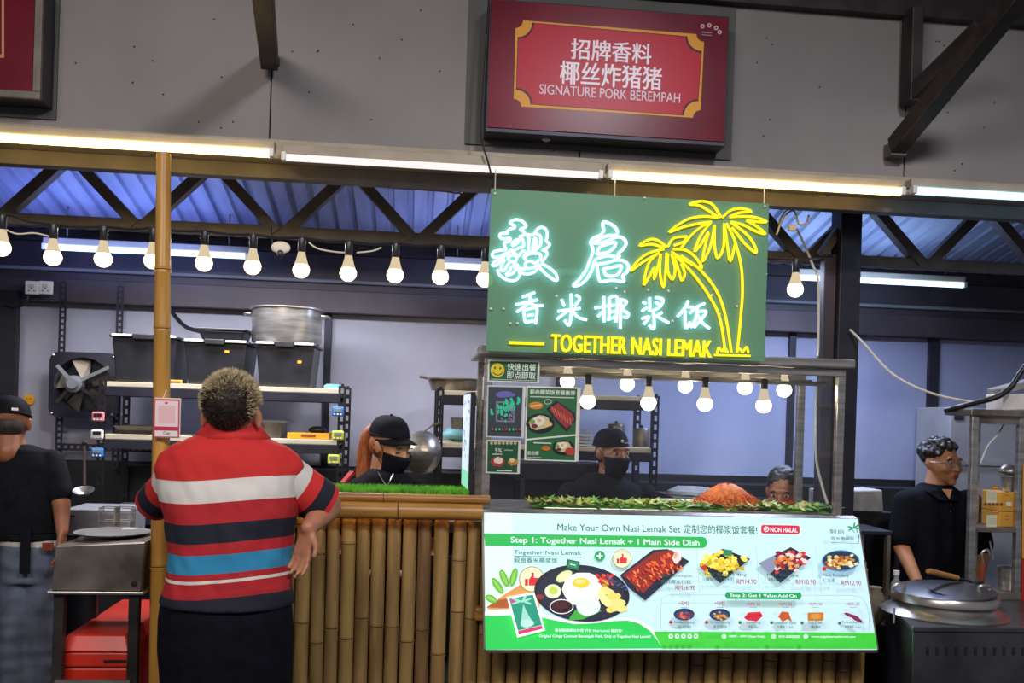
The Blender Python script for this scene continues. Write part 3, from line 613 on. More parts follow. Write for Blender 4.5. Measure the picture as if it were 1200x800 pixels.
pat(630, 972, 900, 'leaf', .03, 1, 'leaf_bed'); pat(640, 960, 420, 'leaf_b', .034, 2, 'leaf_trim', 3.98, 4.12)
pat(620, 655, 60, 'leaf_b', .035, 3, 'lettuce', 3.99, 4.1)
# curled leaf strips along the front
for i, (u0, u1, v) in enumerate(((624, 700, 590), (700, 770, 593), (772, 850, 594), (905, 970, 595))):
    mb = MB(); n = 14
    for j in range(n + 1):
        u = u0 + (u1 - u0) * j / n; y = 3.975; x = P(u, v, y).x; wv = math.sin(j * 1.9 + i) * .006
        mb.v += [Vector((x, y + wv, zd + .006)), Vector((x, y + .03 + wv, zd + .02 + wv)), Vector((x, y + .055, zd + .012))]
    for j in range(n):
        for q in range(2): mb._f((j * 3 + q, j * 3 + q + 1, j * 3 + 4 + q, j * 3 + 3 + q))
    mb.build('leaf', M['leaf'], tr_, smooth=True)
def heap(cu, w_, h_, y, m, label, nm, seed, n=1500, L=.014):
    c = Vector((fx(cu), y, zd + .006)); t = thing(nm, c, label, 'food'); r = random.Random(seed)
    mb = MB(); mb.lathe([(w_, 0), (w_ * .9, h_ * .15), (w_ * .68, h_ * .45), (w_ * .42, h_ * .8), (w_ * .2, h_ * .95), (0.0001, h_ * .98)], c, 24, sy=.62)
    for i, p in enumerate(mb.v): mb.v[i] = p + Vector((0, 0, .006 * noise.noise(p * 40)))
    mb.build('heap', M[m], t, smooth=True); mb = MB()
    for i in range(n):
        a = r.uniform(0, 6.28); q = math.sqrt(r.random()); rr = w_ * q; pz = h_ * max(0, (1 - q) ** .8) * 1.0 + .004
        p = c + Vector((math.cos(a) * rr, math.sin(a) * rr * .62, pz)); d = Vector((r.uniform(-1, 1), r.uniform(-1, 1), r.uniform(-.4, .9))).normalized() * L
        sd = d.cross(Vector((r.random(), r.random(), 1))).normalized() * .0018
        k = len(mb.v); mb.v += [p - d, p + sd, p + d, p - sd]; mb._f((k, k + 1, k + 2, k + 3))
    o = mb.build('shreds', M[m], t); o['kind'] = 'stuff'; return t
heap(853, .178, .112, 4.1, 'orange_shred', 'large heap of orange shredded fried topping in the glass case', 'fried_topping', 5, 2600)
heap(925, .065, .042, 4.1, 'tomato', 'small heap of red chilli topping right of the orange heap', 'chilli_topping', 6, 700)
heap(658, .05, .022, 4.12, 'tomato', 'small red relish mound at the left end of the leafy tray', 'red_relish', 7, 400)
pc = P(830, 588, 4.27); t = thing('serving_plate', (pc.x - .1, 4.26, zd + .007), 'white oval plate behind the orange heap in the glass case', 'plate')
MB().lathe([(.08, 0), (.16, .012), (.165, .016), (.14, .012), (.0001, .006)], (pc.x - .12, 4.26, zd + .008), 28, sy=.45).build('dish', M['white_plastic'], t, smooth=True)
# --- posters taped inside the front glass
def poster(u0, u1, v0, v1, bg, label, border='#e8e8e0', Y=YC - .002, sl=.02):
    p0 = P(u0, v1, Y); xr = P(u1, v1, Y).x; zt_ = PZ(v0, Y, u0)
    t = thing('poster', (p0.x, Y, p0.z), label, 'poster')
    MB().box((p0.x, Y, p0.z), (xr, Y + .0025, zt_)).build('sheet', M['white_plastic'], t)
    b = Board((p0.x, Y, p0.z)); s = .03
    b.poly([(u0, v0), (u1, v0 + s * (u1 - u0)), (u1 - .03 * (v1 - v0), v1 + s * (u1 - u0)), (u0 - .03 * (v1 - v0), v1)], border)
    b.poly([(u0 + 1.5, v0 + 2), (u1 - 1.5, v0 + 1.5 + s * (u1 - u0)), (u1 - 2 - .03 * (v1 - v0), v1 - 1.5 + s * (u1 - u0)), (u0 + 2 - .03 * (v1 - v0), v1 - 1.5)], bg)
    return t, b
def dish(b, cx, cy, r, seed=1):
    b.ell(cx, cy, r, r * .68, '#1b1a22'); b.ell(cx - r * .05, cy - r * .05, r * .75, r * .48, '#d8c49a', wob=.25, seed=seed)
    b.ell(cx - r * .1, cy - r * .18, r * .42, r * .32, '#f0ece0', wob=.15, seed=seed + 1); b.ell(cx - r * .08, cy - r * .2, r * .15, r * .11, '#f0b93a')
    b.ell(cx - r * .4, cy + r * .18, r * .22, r * .15, '#7a2a30'); b.ell(cx + r * .5, cy + r * .05, r * .3, r * .2, '#e8cf86', wob=.4, seed=seed + 2)
    b.ell(cx - r * .55, cy - r * .12, r * .2, r * .16, '#7fae4a')
t, b = poster(572, 632, 421, 447, '#1d5e34', 'green notice with a yellow smiley face at the top left of the glass case')
b.ell(583, 433.5, 8.2, 8.2, '#e6cf22'); b.ell(580, 431, 1, 1.6, '#2a3a10'); b.ell(586.3, 431.3, 1, 1.6, '#2a3a10'); b.line([(578, 436), (580.5, 438.6), (583, 439.2), (586, 438.8), (588.5, 436.4)], 1, '#2a3a10')
b.text('快速出餐', 594.5, 628, 425, 433.5, '#eef2e8', bold=.02); b.text('即点即取', 594, 627.5, 434.8, 443.4, '#eef2e8', bold=.02); b.line([(575, 444), (628, 446)], .8, '#b9cdb4')
b.build('print', M['print_paper'], t)
t, b = poster(571, 614, 451, 512, '#39434a', 'dark poster with glowing green figures at the left of the glass case', '#c9cfd0')
r = random.Random(4)
b.rrect(581, 470, 603, 494, 1, '#8a7f9a', .03); b.rrect(583, 472, 601, 492, 1, '#333c44', .03)
b.ell(592, 462, 11, 4, '#6f68b8', n=12, wob=.3, seed=2)
for i in range(34): b.ell(592 + r.gauss(0, 8), 476 + r.gauss(0, 5), r.uniform(.8, 2.2), r.uniform(1.5, 4), '#35d9a4', n=8, wob=.6, seed=i)
for i in range(26): b.ell(584 + r.uniform(0, 16), 478 + r.uniform(0, 14), .8, .8, '#a0a0b4', n=5)
for i in range(9): b.ell(577 + i * 4, 503, 1.3, 1.6, ['#c23a4a', '#35c99a', '#35c99a', '#d24a3a'][i % 4], n=7, wob=.5, seed=i)
b.build('print', M['print_paper'], t)
t, b = poster(570, 609, 515, 554, '#1d5234', 'small green food poster below the dark glowing poster', '#d4dacc')
for i in range(7): b.ell(576 + i * 4.6, 519, 1.8, 1.8, '#c9b87e', n=8)
b.text('5%', 580, 588, 525, 530, '#e8ecdf', bold=.03); b.line([(577, 532), (589, 532)], 1, '#d5dccf'); b.line([(591, 527), (601, 527.5)], 1.4, '#8fb08f')
b.ell(583, 541, 8, 6, '#b23440', wob=.4, seed=3); b.ell(584, 539, 5, 4, '#eadcc0', wob=.3, seed=5); b.ell(601, 541, 6, 4.5, '#c78a3a', wob=.4, seed=8); b.ell(600, 539, 3, 2.4, '#e9d4a4', wob=.4, seed=9)
b.line([(582, 551), (600, 551.5)], 1.2, '#dfe6da'); b.build('print', M['print_paper'], t)
t, b = poster(617, 678, 452, 539, '#2c6a3c', 'tall green food poster with pork rib and fried egg rice on the glass case', '#e8ecdf')
b.text('毅启椰浆饭套餐推荐', 621, 674, 456, 461.5, '#eef2e4', bold=.03); b.line([(621, 464.5), (673, 466)], 1.2, '#cfdcc8')
b.ell(628, 475, 8.5, 4.3, '#e0892c'); b.line([(622, 476), (634, 474.5)], 1.4, '#f2e2b8'); b.ell(642, 470.5, 4.4, 3, '#dfe8da'); b.ell(642, 470.5, 3.8, 2.4, '#2c6a3c')
b.poly([(640, 479), (652, 469), (674, 484), (675, 492), (664, 506), (655, 498)], '#23262f'); b.poly([(644, 479), (654, 472), (670, 484), (673, 492), (664, 502), (650, 488)], '#a43a34')
for i in range(7): b.line([(646 + i * 3.6, 476 + i * 2.3), (650 + i * 3.2, 484 + i * 2.4)], 1.3, '#d2705a')
dish(b, 633, 496, 17, 4); b.poly([(615.5, 514), (675, 508.5), (675, 510.5), (615.5, 516)], '#e4e8dc'); dish(b, 660, 524, 13, 7); b.ell(668, 529, 6, 5, '#b94632', wob=.3, seed=3)
b.ell(639.5, 525, 5, 2.8, '#d4782a'); b.line([(625, 518.5), (646, 519.3)], 1.6, '#d5e0cf'); b.text('毅启椰', 618, 631, 528, 533, '#e8eee2', bold=.02); b.line([(618, 535.5), (634, 536)], .9, '#c4d2bf')
b.build('print', M['print_paper'], t)
# =================================================================== MENU LIGHTBOX (leans out at the bottom)
TL = P(566, 599.5, 3.80); TR = P(1005, 607.5, 3.80); BL = P(568, 762, 3.665); 
BL.x = BL.x; upm = Vector((0, TL.y - BL.y, TL.z - BL.z)).normalized(); 
wd_t = TR.x - TL.x; BR = P(1028.5, 762, 3.665)
mn = thing('menu_board', BL, 'wide lit white and green food menu board leaning below the glass case', 'menu board')
back = Vector((0, .03, .0))
MB().hexa([BL + back * .1, BR + back * .1, TR + back * .1, TL + back * .1], [BL + back, BR + back, TR + back, TL + back]).build('panel', M['white_plastic'], mn, bevel=.002)
fm = MB()
for a, c in ((BL, BR), (BR, TR), (TR, TL), (TL, BL)): fm.beam(a + back * .5, c + back * .5, .010, .034, (0, 1, .25))
fm.build('frame', M['stainless_dull'], mn)
b = Board(BL, (1, 0, 0), upm)
b.e = .004
def q(u, v): return (560 + u / 4.571, 590 + v / 4.571)     # left crop
def r_(u, v): return (780 + u / 4.572, 590 + v / 4.571)    # right crop
GRN = '#22c04f'; DG = '#1f6b3c'; W_ = '#f2fbff'
b.poly([(567, 600.5), (1004.5, 608), (1027.5, 761), (569, 761)], '#cdf1f8')
b.poly([(567, 600.5), (600, 601), (603, 761), (569, 761)], '#def6ea')
# lower green wave
wave = [(568, 721)] + [q(100, 600), q(200, 596)] + [q(330, 606), q(400, 622), q(520, 645), q(620, 640), q(720, 628), q(800, 625), q(860, 640), q(920, 680), q(960, 730), q(985, 775)] + [(569, 761)]
b.poly([(568, 716)] + [q(100, 575), q(200, 570), q(330, 588), q(400, 606), q(520, 632), q(620, 628), q(720, 615), q(800, 612), q(870, 626), q(930, 668), q(972, 722), q(996, 776)] + [(569, 761)], '#ffffff')
b.poly([q(940, 685), r_(1120, 690), r_(1132, 778), q(985, 776)], '#43d23f'); b.poly(wave, '#27cf55')
b.text('Make Your Own Nasi Lemak Set', *[653, 797], 613.5, 621.5, DG, bold=.012); b.text('定制您的椰浆饭套餐!', 801, 887, 614.5, 625, DG, bold=.008)
b.rrect(891.5, 615, 936.5, 625, 2.5, '#dd1f3c', .018); b.ell(897.5, 620, 3.2, 3.2, W_); b.ell(897.5, 620, 2.1, 2.1, '#dd1f3c'); b.line([(896, 621.4), (899, 618.6)], .9, W_); b.text('NON HALAL', 902.5, 934, 618, 623.3, W_, bold=.03)
b.poly([q(32, 160)] + [r_(195, 178), r_(212, 184), r_(222, 206), r_(212, 232), r_(195, 238)] + [q(38, 226)], '#1fb64c')
b.text('Step 1: Together Nasi Lemak + 1 Main Side Dish', 598.5, 819, 629, 637.8, W_, bold=.025)
b.text('Together Nasi Lemak', 602, 681, 644.5, 650.5, '#2c7a62', bold=.006); b.line([(602, 651.6), (681, 652.8)], .6, '#2c7a62'); b.text('毅启香米椰浆饭', 602, 653, 653, 659, '#2c7a62', bold=.01)
# leaves and carton corner
b.poly([q(45, 555), q(150, 480), q(240, 425), q(330, 380), q(330, 560), q(60, 566)], '#d99a54'); b.poly([q(45, 555), q(110, 515), q(200, 500), q(160, 560)], '#a85a24')
for (cx, cy, rt, l) in ((105, 440, 55, 52), (140, 400, 68, 50), (190, 395, -75, 52), (70, 510, 28, 34)):
    c_ = q(cx, cy); b.ell(c_[0], c_[1], l / 4.57, 4.2, '#68b83a', rot=rt, n=14); b.ell(c_[0], c_[1], l / 5.6, 1.8, '#8fd455', rot=rt, n=12)
def badge(cx, cy, r):
    b.ell(cx, cy, r, r, '#8a7a3a', n=26); b.ell(cx, cy, r * .94, r * .94, '#fbf3c4', n=26)
    b.poly([(cx - r * .55, cy - r * .02), (cx - r * .3, cy - r * .02), (cx - r * .3, cy + r * .5), (cx - r * .55, cy + r * .5)], '#d8242a')
    b.poly([(cx - r * .24, cy), (cx - r * .02, cy - r * .25), (cx - r * .02, cy - r * .55), (cx + r * .16, cy - r * .5), (cx + r * .16, cy - r * .12), (cx + r * .55, cy - r * .1), (cx + r * .5, cy + r * .5), (cx - r * .24, cy + r * .5)], '#e02a2e')
    for k in (-.5, -.25, 0, .25, .5): b.ell(cx + r * k, cy - r * (.78 - abs(k) * .35), .6, .6, '#8a7a3a', n=5)
badge(*q(288, 405), 15); 
# plate
c_ = q(555, 480); b.ell(c_[0], c_[1], 56, 33, '#181a2c', rot=6, n=40); b.ell(c_[0], c_[1] + 1, 52, 30, '#232638', rot=6, n=40)
def Q(cx, cy, rx, ry, col, rot=0, wob=0, seed=0, n=20): p_ = q(cx, cy); b.ell(p_[0], p_[1], rx / 4.57, ry / 4.57, col, rot, n, wob, seed)
b.poly([q(480, 625), q(520, 570), q(640, 560), q(660, 575), q(560, 620)], '#3fae3a')
Q(460, 390, 48, 26, '#cfe08a', -30); Q(460, 390, 40, 19, '#e9f0b8', -30); Q(400, 470, 44, 38, '#e4f2c8'); Q(402, 466, 24, 20, '#c8dc5a')
Q(330, 500, 22, 14, '#8a2f2c'); Q(560, 460, 108, 92, '#eef4f6', 0, .08, 3); Q(590, 550, 66, 50, '#e6eef2', 0, .1, 4); Q(550, 425, 46, 28, '#f4d23a'); Q(545, 418, 28, 14, '#f9e57a')
for i in range(16): Q(635 + i * 5.5 + (i % 3) * 4, 385 + (i % 5) * 11, 11, 9, ['#d8262c', '#b81f28', '#e2622c'][i % 3], 0, .4, i, 8)
for i in range(8): Q(672 + (i % 3) * 9, 415 + i * 7, 10, 7, '#d9a33a', 30, .4, i, 7)
for i, (x, y, a) in enumerate(((690, 470, 20), (720, 500, -10), (690, 530, 30), (745, 530, 5), (720, 560, -20), (665, 500, 60), (755, 560, 10))): Q(x, y, 44, 20, ['#f2e486', '#ecdc6e', '#f6eca0'][i % 3], a, .25, i + 9, 9)
for i in range(10): Q(690 + i * 11, 395 + i * 6 + (i % 2) * 12, 9, 8, '#3b4a74', 0, .3, i, 7)
Q(445, 552, 64, 40, '#f2f2ee'); Q(445, 552, 59, 35, '#2c0f14'); Q(440, 545, 40, 20, '#4a1a20', 0, .2)
b.poly([q(475, 298), q(542, 312), q(536, 362), q(470, 345)], '#1f6b3c'); b.poly([q(483, 308), q(532, 318), q(528, 350), q(480, 338)], '#2f8f6a'); b.line([q(490, 325), q(520, 332)], 1.2, '#cfeee0')
# carton with a palm
b.poly([q(152, 500), q(300, 475), q(358, 680), q(208, 718)], '#f6fbf8'); b.poly([q(166, 510), q(292, 488), q(340, 650), q(212, 680)], '#1f9a7a'); b.poly([q(212, 682), q(340, 652), q(343, 670), q(216, 702)], '#d83a6a')
b.poly([q(240, 540), q(270, 600), q(296, 640), q(262, 668), q(225, 655), q(232, 600)], '#9fe0cc'); b.ell(*q(262, 640), 8, 4.5, '#bff0de', n=12); b.ell(*q(186, 525), 3, 2.6, '#e0406a', n=10)
for a in (-60, -20, 20, 160, 200): 
    c_ = q(232, 528); b.ell(c_[0] + math.cos(math.radians(a)) * 6, c_[1] + math.sin(math.radians(a)) * 4 - 1, 6.5, 1.3, '#9fe0cc', rot=a, n=10)
c_ = q(648, 282); b.ell(c_[0], c_[1], 6.2, 6.2, '#1fa05a'); b.line([(c_[0] - 3.6, c_[1]), (c_[0] + 3.6, c_[1])], 1.7, W_); b.line([(c_[0], c_[1] - 3.6), (c_[0], c_[1] + 3.6)], 1.7, W_)
b.text('原创酥脆椰丝炸猪 只在 Nasi Lemak 毅启有!', 649.5, 728, 736.5, 740.3, W_, bold=.02); b.text('Original Crispy Coconut Berempah Pork, Only at Together Nasi Lemak!', 631, 761, 743.3, 747.5, W_, bold=.02)
# rib tray
b.poly([q(755, 385), q(930, 250), q(1010, 245), r_(120, 310), r_(20, 400), q(890, 520), q(800, 450)], '#1d2236')
b.poly([q(772, 385), q(940, 262), q(1030, 250), r_(80, 290), r_(60, 340), q(960, 400), q(880, 480)], '#8f2418')
rr = random.Random(9)
for i in range(90):
    a_ = rr.random(); c2 = rr.random(); x = 785 + a_ * 240 + c2 * 60; y = 390 - a_ * 120 + c2 * 75
    Q(x, y, 13, 5, ['#d8482a', '#e8703a', '#b8301e', '#f08a4a'][i % 4], rr.uniform(20, 90), .4, i, 7)
Q(1055, 290, 22, 34, '#f0e2d8', 10, .2, 2); Q(1048, 280, 9, 20, '#e8a888', 10, .2, 3)
badge(*q(763, 298), 11)
def item(cx, cy, kind, seed):
    if kind == 0:
        b.poly([r_(170, 340), r_(290, 245), r_(440, 300), r_(280, 428)], '#1b2030')
        for i in range(70): rr = random.Random(seed + i); x = rr.gauss(285, 52); y = rr.gauss(320, 24); p_ = r_(x, y); b.ell(p_[0], p_[1], 3.4, 2.6, ['#e9d23a', '#c9ad22', '#f4e66a'][i % 3], n=7, wob=.5, seed=i)
        p_ = r_(190, 348); b.ell(p_[0], p_[1], 3, 3, '#c8262e'); b.poly([r_(292, 248), r_(340, 255), r_(336, 285), r_(290, 280)], '#2a8a5a')
    if kind == 1:
        b.poly([r_(478, 325), r_(650, 238), r_(757, 295), r_(595, 428)], '#20283e'); b.poly([r_(478, 325), r_(560, 282), r_(600, 320), r_(540, 380)], '#8a93ae')
        for i in range(70): rr = random.Random(seed + i); x = rr.uniform(-70, 85); y = rr.gauss(0, 22) - x * .18; p_ = r_(640 + x, 315 + y); b.ell(p_[0], p_[1], 3, 2.2, ['#c8324a', '#e8a86a', '#8a2434', '#f0d8d0', '#d8742a'][i % 5], n=7, wob=.5, seed=i)
    if kind == 2:
        p_ = r_(910, 312); b.ell(p_[0], p_[1], 22, 12.5, '#4a86b8', n=24); b.ell(p_[0], p_[1] - .4, 20.5, 11, '#1f3550', n=24)
        for i in range(60): rr = random.Random(seed + i); x = rr.gauss(908, 38); y = rr.gauss(318, 17); p_ = r_(x, y); b.ell(p_[0], p_[1], 2.7, 2, ['#c88a3a', '#e8c87a', '#a85a2a', '#f4e6b8'][i % 4], n=7, wob=.5, seed=i)
        p_ = r_(819, 356); b.ell(p_[0], p_[1], 2.4, 2.4, '#c8202e')
for k in range(3): item(0, 0, k, k * 100)
T2 = '#2a5f5a'; RD = '#a8204a'
b.text('Pork Berempah', 768, 806, 674, 678, T2, .004); b.text('香料椰丝炸猪', 770, 805, 680, 685, T2, .01); b.text('RM16.90', 787, 810, 686.5, 692, RD, .012)
b.text('Petai Sambal Udang', 821, 869, 672, 676.5, T2, .004); b.text('臭豆叁巴大头虾', 822, 855, 677, 681.5, T2, .01); b.text('RM14.90', 858, 880.5, 679.5, 685, RD, .012)
b.text('Pork Rendang', 893, 929, 673, 677, T2, .004); b.text('猪肉仁当', 894, 919, 678, 682, T2, .01); b.text('RM10.90', 926, 949, 680, 685.5, RD, .012)
b.text('Pork Rendang', 957, 987, 673.5, 677.5, T2, .004); b.text('仁当猪', 957.5, 971, 678.5, 683, T2, .01); b.text('RM12.90', 979, 1001.5, 681, 686.5, RD, .012)
for u0, v0, u1, v1 in ((140, 245, 158, 480), (455, 240, 475, 480), (770, 235, 802, 482)): b.line([r_(u0, v0), r_(u1, v1)], .5, '#9fc4c0')
b.line([q(960, 680), q(958, 560), q(965, 510), q(1000, 492), r_(60, 493), r_(960, 495), r_(1010, 505), r_(1038, 540), r_(1052, 600), r_(1052, 680)], .6, '#9fc4c0')
b.poly([r_(300, 478), r_(690, 480), r_(697, 498), r_(688, 517), r_(302, 514), r_(290, 496)], '#1fa05a'); b.text('Step 2: Get 1 Value Add On', 850, 926.5, 696.3, 701.3, W_, bold=.025)
ITC = [(75, 598, '+RM2'), (262, 600, '+RM2'), (437, 605, '+RM1.50'), (603, 608, '+RM1.50'), (762, 607, '+RM1.50'), (958, 610, '+RM1.50')]
for i, (x, y, pr) in enumerate(ITC):
    p_ = r_(x, y); u = r_(x - 36, 0)[0]; ue = r_(x + 36, 0)[0]
    b.text(pr, u + (2 if i < 2 else 0), ue - (2 if i < 2 else 0), 705.3 if i < 2 else 706.6, 710 + (0 if i < 2 else .3), RD, .012); b.line([(p_[0] - 4, 712.3), (p_[0] + 4, 712.4)], .7, '#8aa8a6')
    if i < 2:
        b.ell(p_[0], p_[1] - .5, 12.2, 7, '#17305a', n=20); b.ell(p_[0], p_[1] + .5, 10, 5, '#2a4a7a', n=20)
        for j in range(22): rr = random.Random(j + i * 50); b.ell(p_[0] + rr.gauss(0, 4), p_[1] + 1 + rr.gauss(0, 1.8), 1.8, 1.2, [['#b83a2a', '#d8704a', '#8a2418'], ['#e8a84a', '#d8742a', '#c8963a']][i][j % 3], n=6, wob=.5, seed=j)
    elif i == 2: b.poly([(p_[0] - 11, p_[1] + 2), (p_[0] - 6, p_[1] - 4), (p_[0] + 8, p_[1] - 5), (p_[0] + 11, p_[1]), (p_[0] + 4, p_[1] + 6), (p_[0] - 7, p_[1] + 5)], '#d8243a'); b.line([(p_[0] - 8, p_[1] + 1), (p_[0] + 9, p_[1] - 1)], 1, '#a81828')
    elif i == 3: b.poly([(p_[0] - 8, p_[1]), (p_[0] - 4, p_[1] - 6), (p_[0] + 4, p_[1] - 5), (p_[0] + 8, p_[1] + 6), (p_[0] + 3, p_[1] + 3), (p_[0] - 3, p_[1] + 6)], '#c85a2a')
    elif i == 4: b.rrect(p_[0] - 9, p_[1] - 4.5, p_[0] + 9.5, p_[1] + 5, 1.5, '#c87a2a'); b.ell(p_[0], p_[1], 6, 3, '#e09a3a', wob=.3)
    else:
        for (dx, dy) in ((-4, -2), (2, 0), (5, 3)): b.ell(p_[0] + dx, p_[1] + dy, 6.5, 2, '#8a2450', rot=22, n=12)
    b.ell(p_[0] - 15.5, 729.4 + i * .2, 2, 2, '#a8203a' if i < 2 else '#2f7f5a', n=10)
    nm = ['Sambal Kerang', 'Sambal Sotong', 'Hotdog', 'Luncheon Meat', 'Fish Fillet', 'Taiwan Sausage'][i]; zh = ['叁巴蛤', '叁巴苏东', '热狗 / 1 pcs', '午餐肉 / 1 pcs', '鱼柳', '台湾香肠 / 1 pcs'][i]
    hw = [11.5, 11.5, 8, 13, 8, 13][i]; b.text(nm, p_[0] - hw, p_[0] + hw, 728, 731.4, T2, .006); b.text(zh, p_[0] - hw * .7, p_[0] + hw * .7, 733, 736.8, T2, .01)
for i in range(5): p_ = q(1003 + i * 36, 712) if i < 3 else r_(30 + (i - 3) * 42 + 34, 712); b.ell(782 + i * 7.2 - (2 if i else 2), 745.5, 2.7, 2.7, '#e8fff0', n=12); b.ell(780 + i * 7.2, 745.5, 1.2, 1.2, '#43d23f', n=6)
for (u, w2, tx) in ((841, 46, '10am - 10pm (Open Daily)'), (898, 26, '012-3456789'), (935, 56, 'www.togethernasilemak.com')):
    b.ell(u, 745.8, 2.8, 2.8, '#c8ffd8', n=12)
b.text('10AM - 10PM (Open Daily)', 847, 888, 744.3, 747.5, W_, .02); b.text('010-0000000', 904, 928, 744.4, 747.4, W_, .02); b.text('www.togethernasilemak.com', 941, 992, 744.6, 747.8, W_, .02)
# small green palm mark at the right
b.text('毅启', 963, 979, 622.5, 628, DG, .0); b.text('香米椰浆饭', 964, 991, 631, 635, DG, .0); b.line([(964, 638), (996, 639)], .5, DG)
b.line([r_(985, 225), r_(988, 185), r_(975, 150)], .9, DG); b.line([r_(965, 170), r_(950, 145)], .7, DG)
for a in (-80, -35, 10, 150, 195): c_ = r_(960, 143); b.ell(c_[0] + math.cos(math.radians(a)) * 3.6, c_[1] + math.sin(math.radians(a)) * 2.8, 4.2, 1, '#2f9a5a', rot=a, n=8)
b.build('print', M['print_lit'], mn)
# =================================================================== BAMBOO COUNTER
YSL = 3.86
bc = thing('bamboo_counter', (P(600, 700, YSL).x, YSL, 0), 'long serving counter faced with upright bamboo poles below the glass case', 'counter')
def bamboo(p, q_, r, m, parent, name='bamboo_slat', seed=0, seg=10, nodes=None):
    rnd = random.Random(seed); p = Vector(p); q_ = Vector(q_); L = (q_ - p).length; d = (q_ - p) / L
    ns = nodes or [L * rnd.uniform(.1, .3) + k * rnd.uniform(.34, .44) for k in range(int(L / .3))]
    ns = sorted(n for n in ns if .02 < n < L - .02); pts = [p]; rs = [r]
    for n in ns:
        for dd, k in ((-.012, 1), (-.003, 1.07), (0, .98), (.003, 1.06), (.012, 1)): pts.append(p + d * (n + dd)); rs.append(r * k)
    pts.append(q_); rs.append(r * rnd.uniform(.94, 1.0))
    o = MB().tube(pts, rs, seg).build(name, M[m], parent, smooth=True)
    if ns:
        for n in ns: MB().tube([p + d * (n - .0022), p + d * (n + .0022)], [r * 1.035, r * 1.035], seg).build('node_ring', M['bamboo_node'], o)
    return o
rb = random.Random(11)
xl = P(196, 650, YSL).x; xr = P(1019, 780, YSL).x; zs_top = PZ(608, YSL, 480)
x = xl; i = 0
while x < xr:
    r = rb.uniform(.028, .033)
    if x + 2 * r > xr + .02: break
    xc = x + r; lean = .012 * math.sin(x * 1.2) + rb.uniform(-.006, .006)
    u_here = (xc)
    ztop = zs_top if xc < P(572, 650, YSL).x else cb - .22
    if P(534, 650, YSL).x < xc < P(541, 650, YSL).x: xc += .006; x += .006
    bamboo((xc - lean * .4, YSL + rb.uniform(-.003, .003), .03), (xc + lean * .6, YSL + rb.uniform(-.003, .003), ztop + rb.uniform(-.004, .004)), r, rb.choice(['bamboo', 'bamboo', 'bamboo_b', 'bamboo_c']), bc, seed=i + 40)
    x = xc + r + rb.choice([.001, .002, .003, .006, .003]); i += 1
# frame rails seen in the gap, rails on top
MB().box((xl, YSL + .05, .25), (xr, YSL + .08, .31)).build('back_rail', M['bamboo_c'], bc); MB().box((xl, YSL + .05, .86), (xr, YSL + .08, .92)).build('back_rail', M['bamboo_c'], bc)
zr = PZ(598, 3.78, 460)
bamboo((P(250, 590, 3.78).x, 3.78, zr), (P(565, 600, 3.78).x, 3.78, zr), .034, 'bamboo_rail', bc, 'bamboo_rail', 5, 14, [.25, .72])
zr2 = PZ(584, 3.80, 460)
bamboo((P(300, 590, 3.8).x, 3.80, zr2 + .002), (P(574, 590, 3.8).x, 3.80, zr2 + .002), .019, 'bamboo_rail', bc, 'bamboo_rail', 8, 12, [.5, .95])
bamboo((P(300, 590, 3.84).x, 3.842, zr2 - .004), (P(560, 590, 3.84).x, 3.842, zr2 - .004), .02, 'bamboo_rail', bc, 'bamboo_rail', 9, 12)
MB().box((P(556, 713, 3.83).x, 3.80, PZ(728, 3.8, 560)), (P(580, 713, 3.83).x, 3.855, PZ(712, 3.8, 560))).build('cross_stub', M['bamboo_rail'], bc, bevel=.012)
MB().box((xl + .1, YSL + .04, zs_top - .03), (P(560, 600, YSL).x, YSL + .06, zs_top - .015)).build('counter_edge', M['bamboo_c'], bc)
ztf = zr2 + .008
MB().box((xl, 3.87, ztf - .03), (cx0 - .05, 4.25, ztf)).build('counter_top', M['black_metal'], bc, bevel=.003)
MB().box((cx0 - .01, YSL + .09, .02), (cx1, 4.36, cb - .045)).build('case_base', M['black_metal'], bc)
MB().tube([(P(300, 605, 3.8).x, 3.822, zr - .018), (P(552, 605, 3.8).x, 3.822, zr - .018)], .004, 6).build('light_strip', M['led_strip'], bc)
# turf mat
tf = thing('turf_mat', (P(470, 575, 4.0).x, 4.0, ztf), 'bright green artificial grass mat on the bamboo counter top', 'mat')
ta, tb_ = P(330, 575, 3.9).x, P(549, 575, 3.9).x
MB().box((ta, 3.875, ztf + .0005), (tb_, 4.15, ztf + .006)).build('mat', M['turf'], tf)
mb = MB(); rg = random.Random(2)
for i in range(9000):
    x = rg.uniform(ta, tb_); y = 3.875 + (4.15 - 3.875) * rg.random() ** 1.6; a = rg.uniform(0, 6.28); hgt = rg.uniform(.014, .024); dx, dy = math.cos(a) * .0022, math.sin(a) * .0022
    k = len(mb.v); mb.v += [Vector((x - dx, y - dy, ztf + .006)), Vector((x + dx, y + dy, ztf + .006)), Vector((x + rg.uniform(-.008, .008), y + rg.uniform(-.008, .008), ztf + .006 + hgt))]; mb._f((k, k + 1, k + 2))
mb.build('grass_blades', M['turf'], tf)['kind'] = 'stuff'
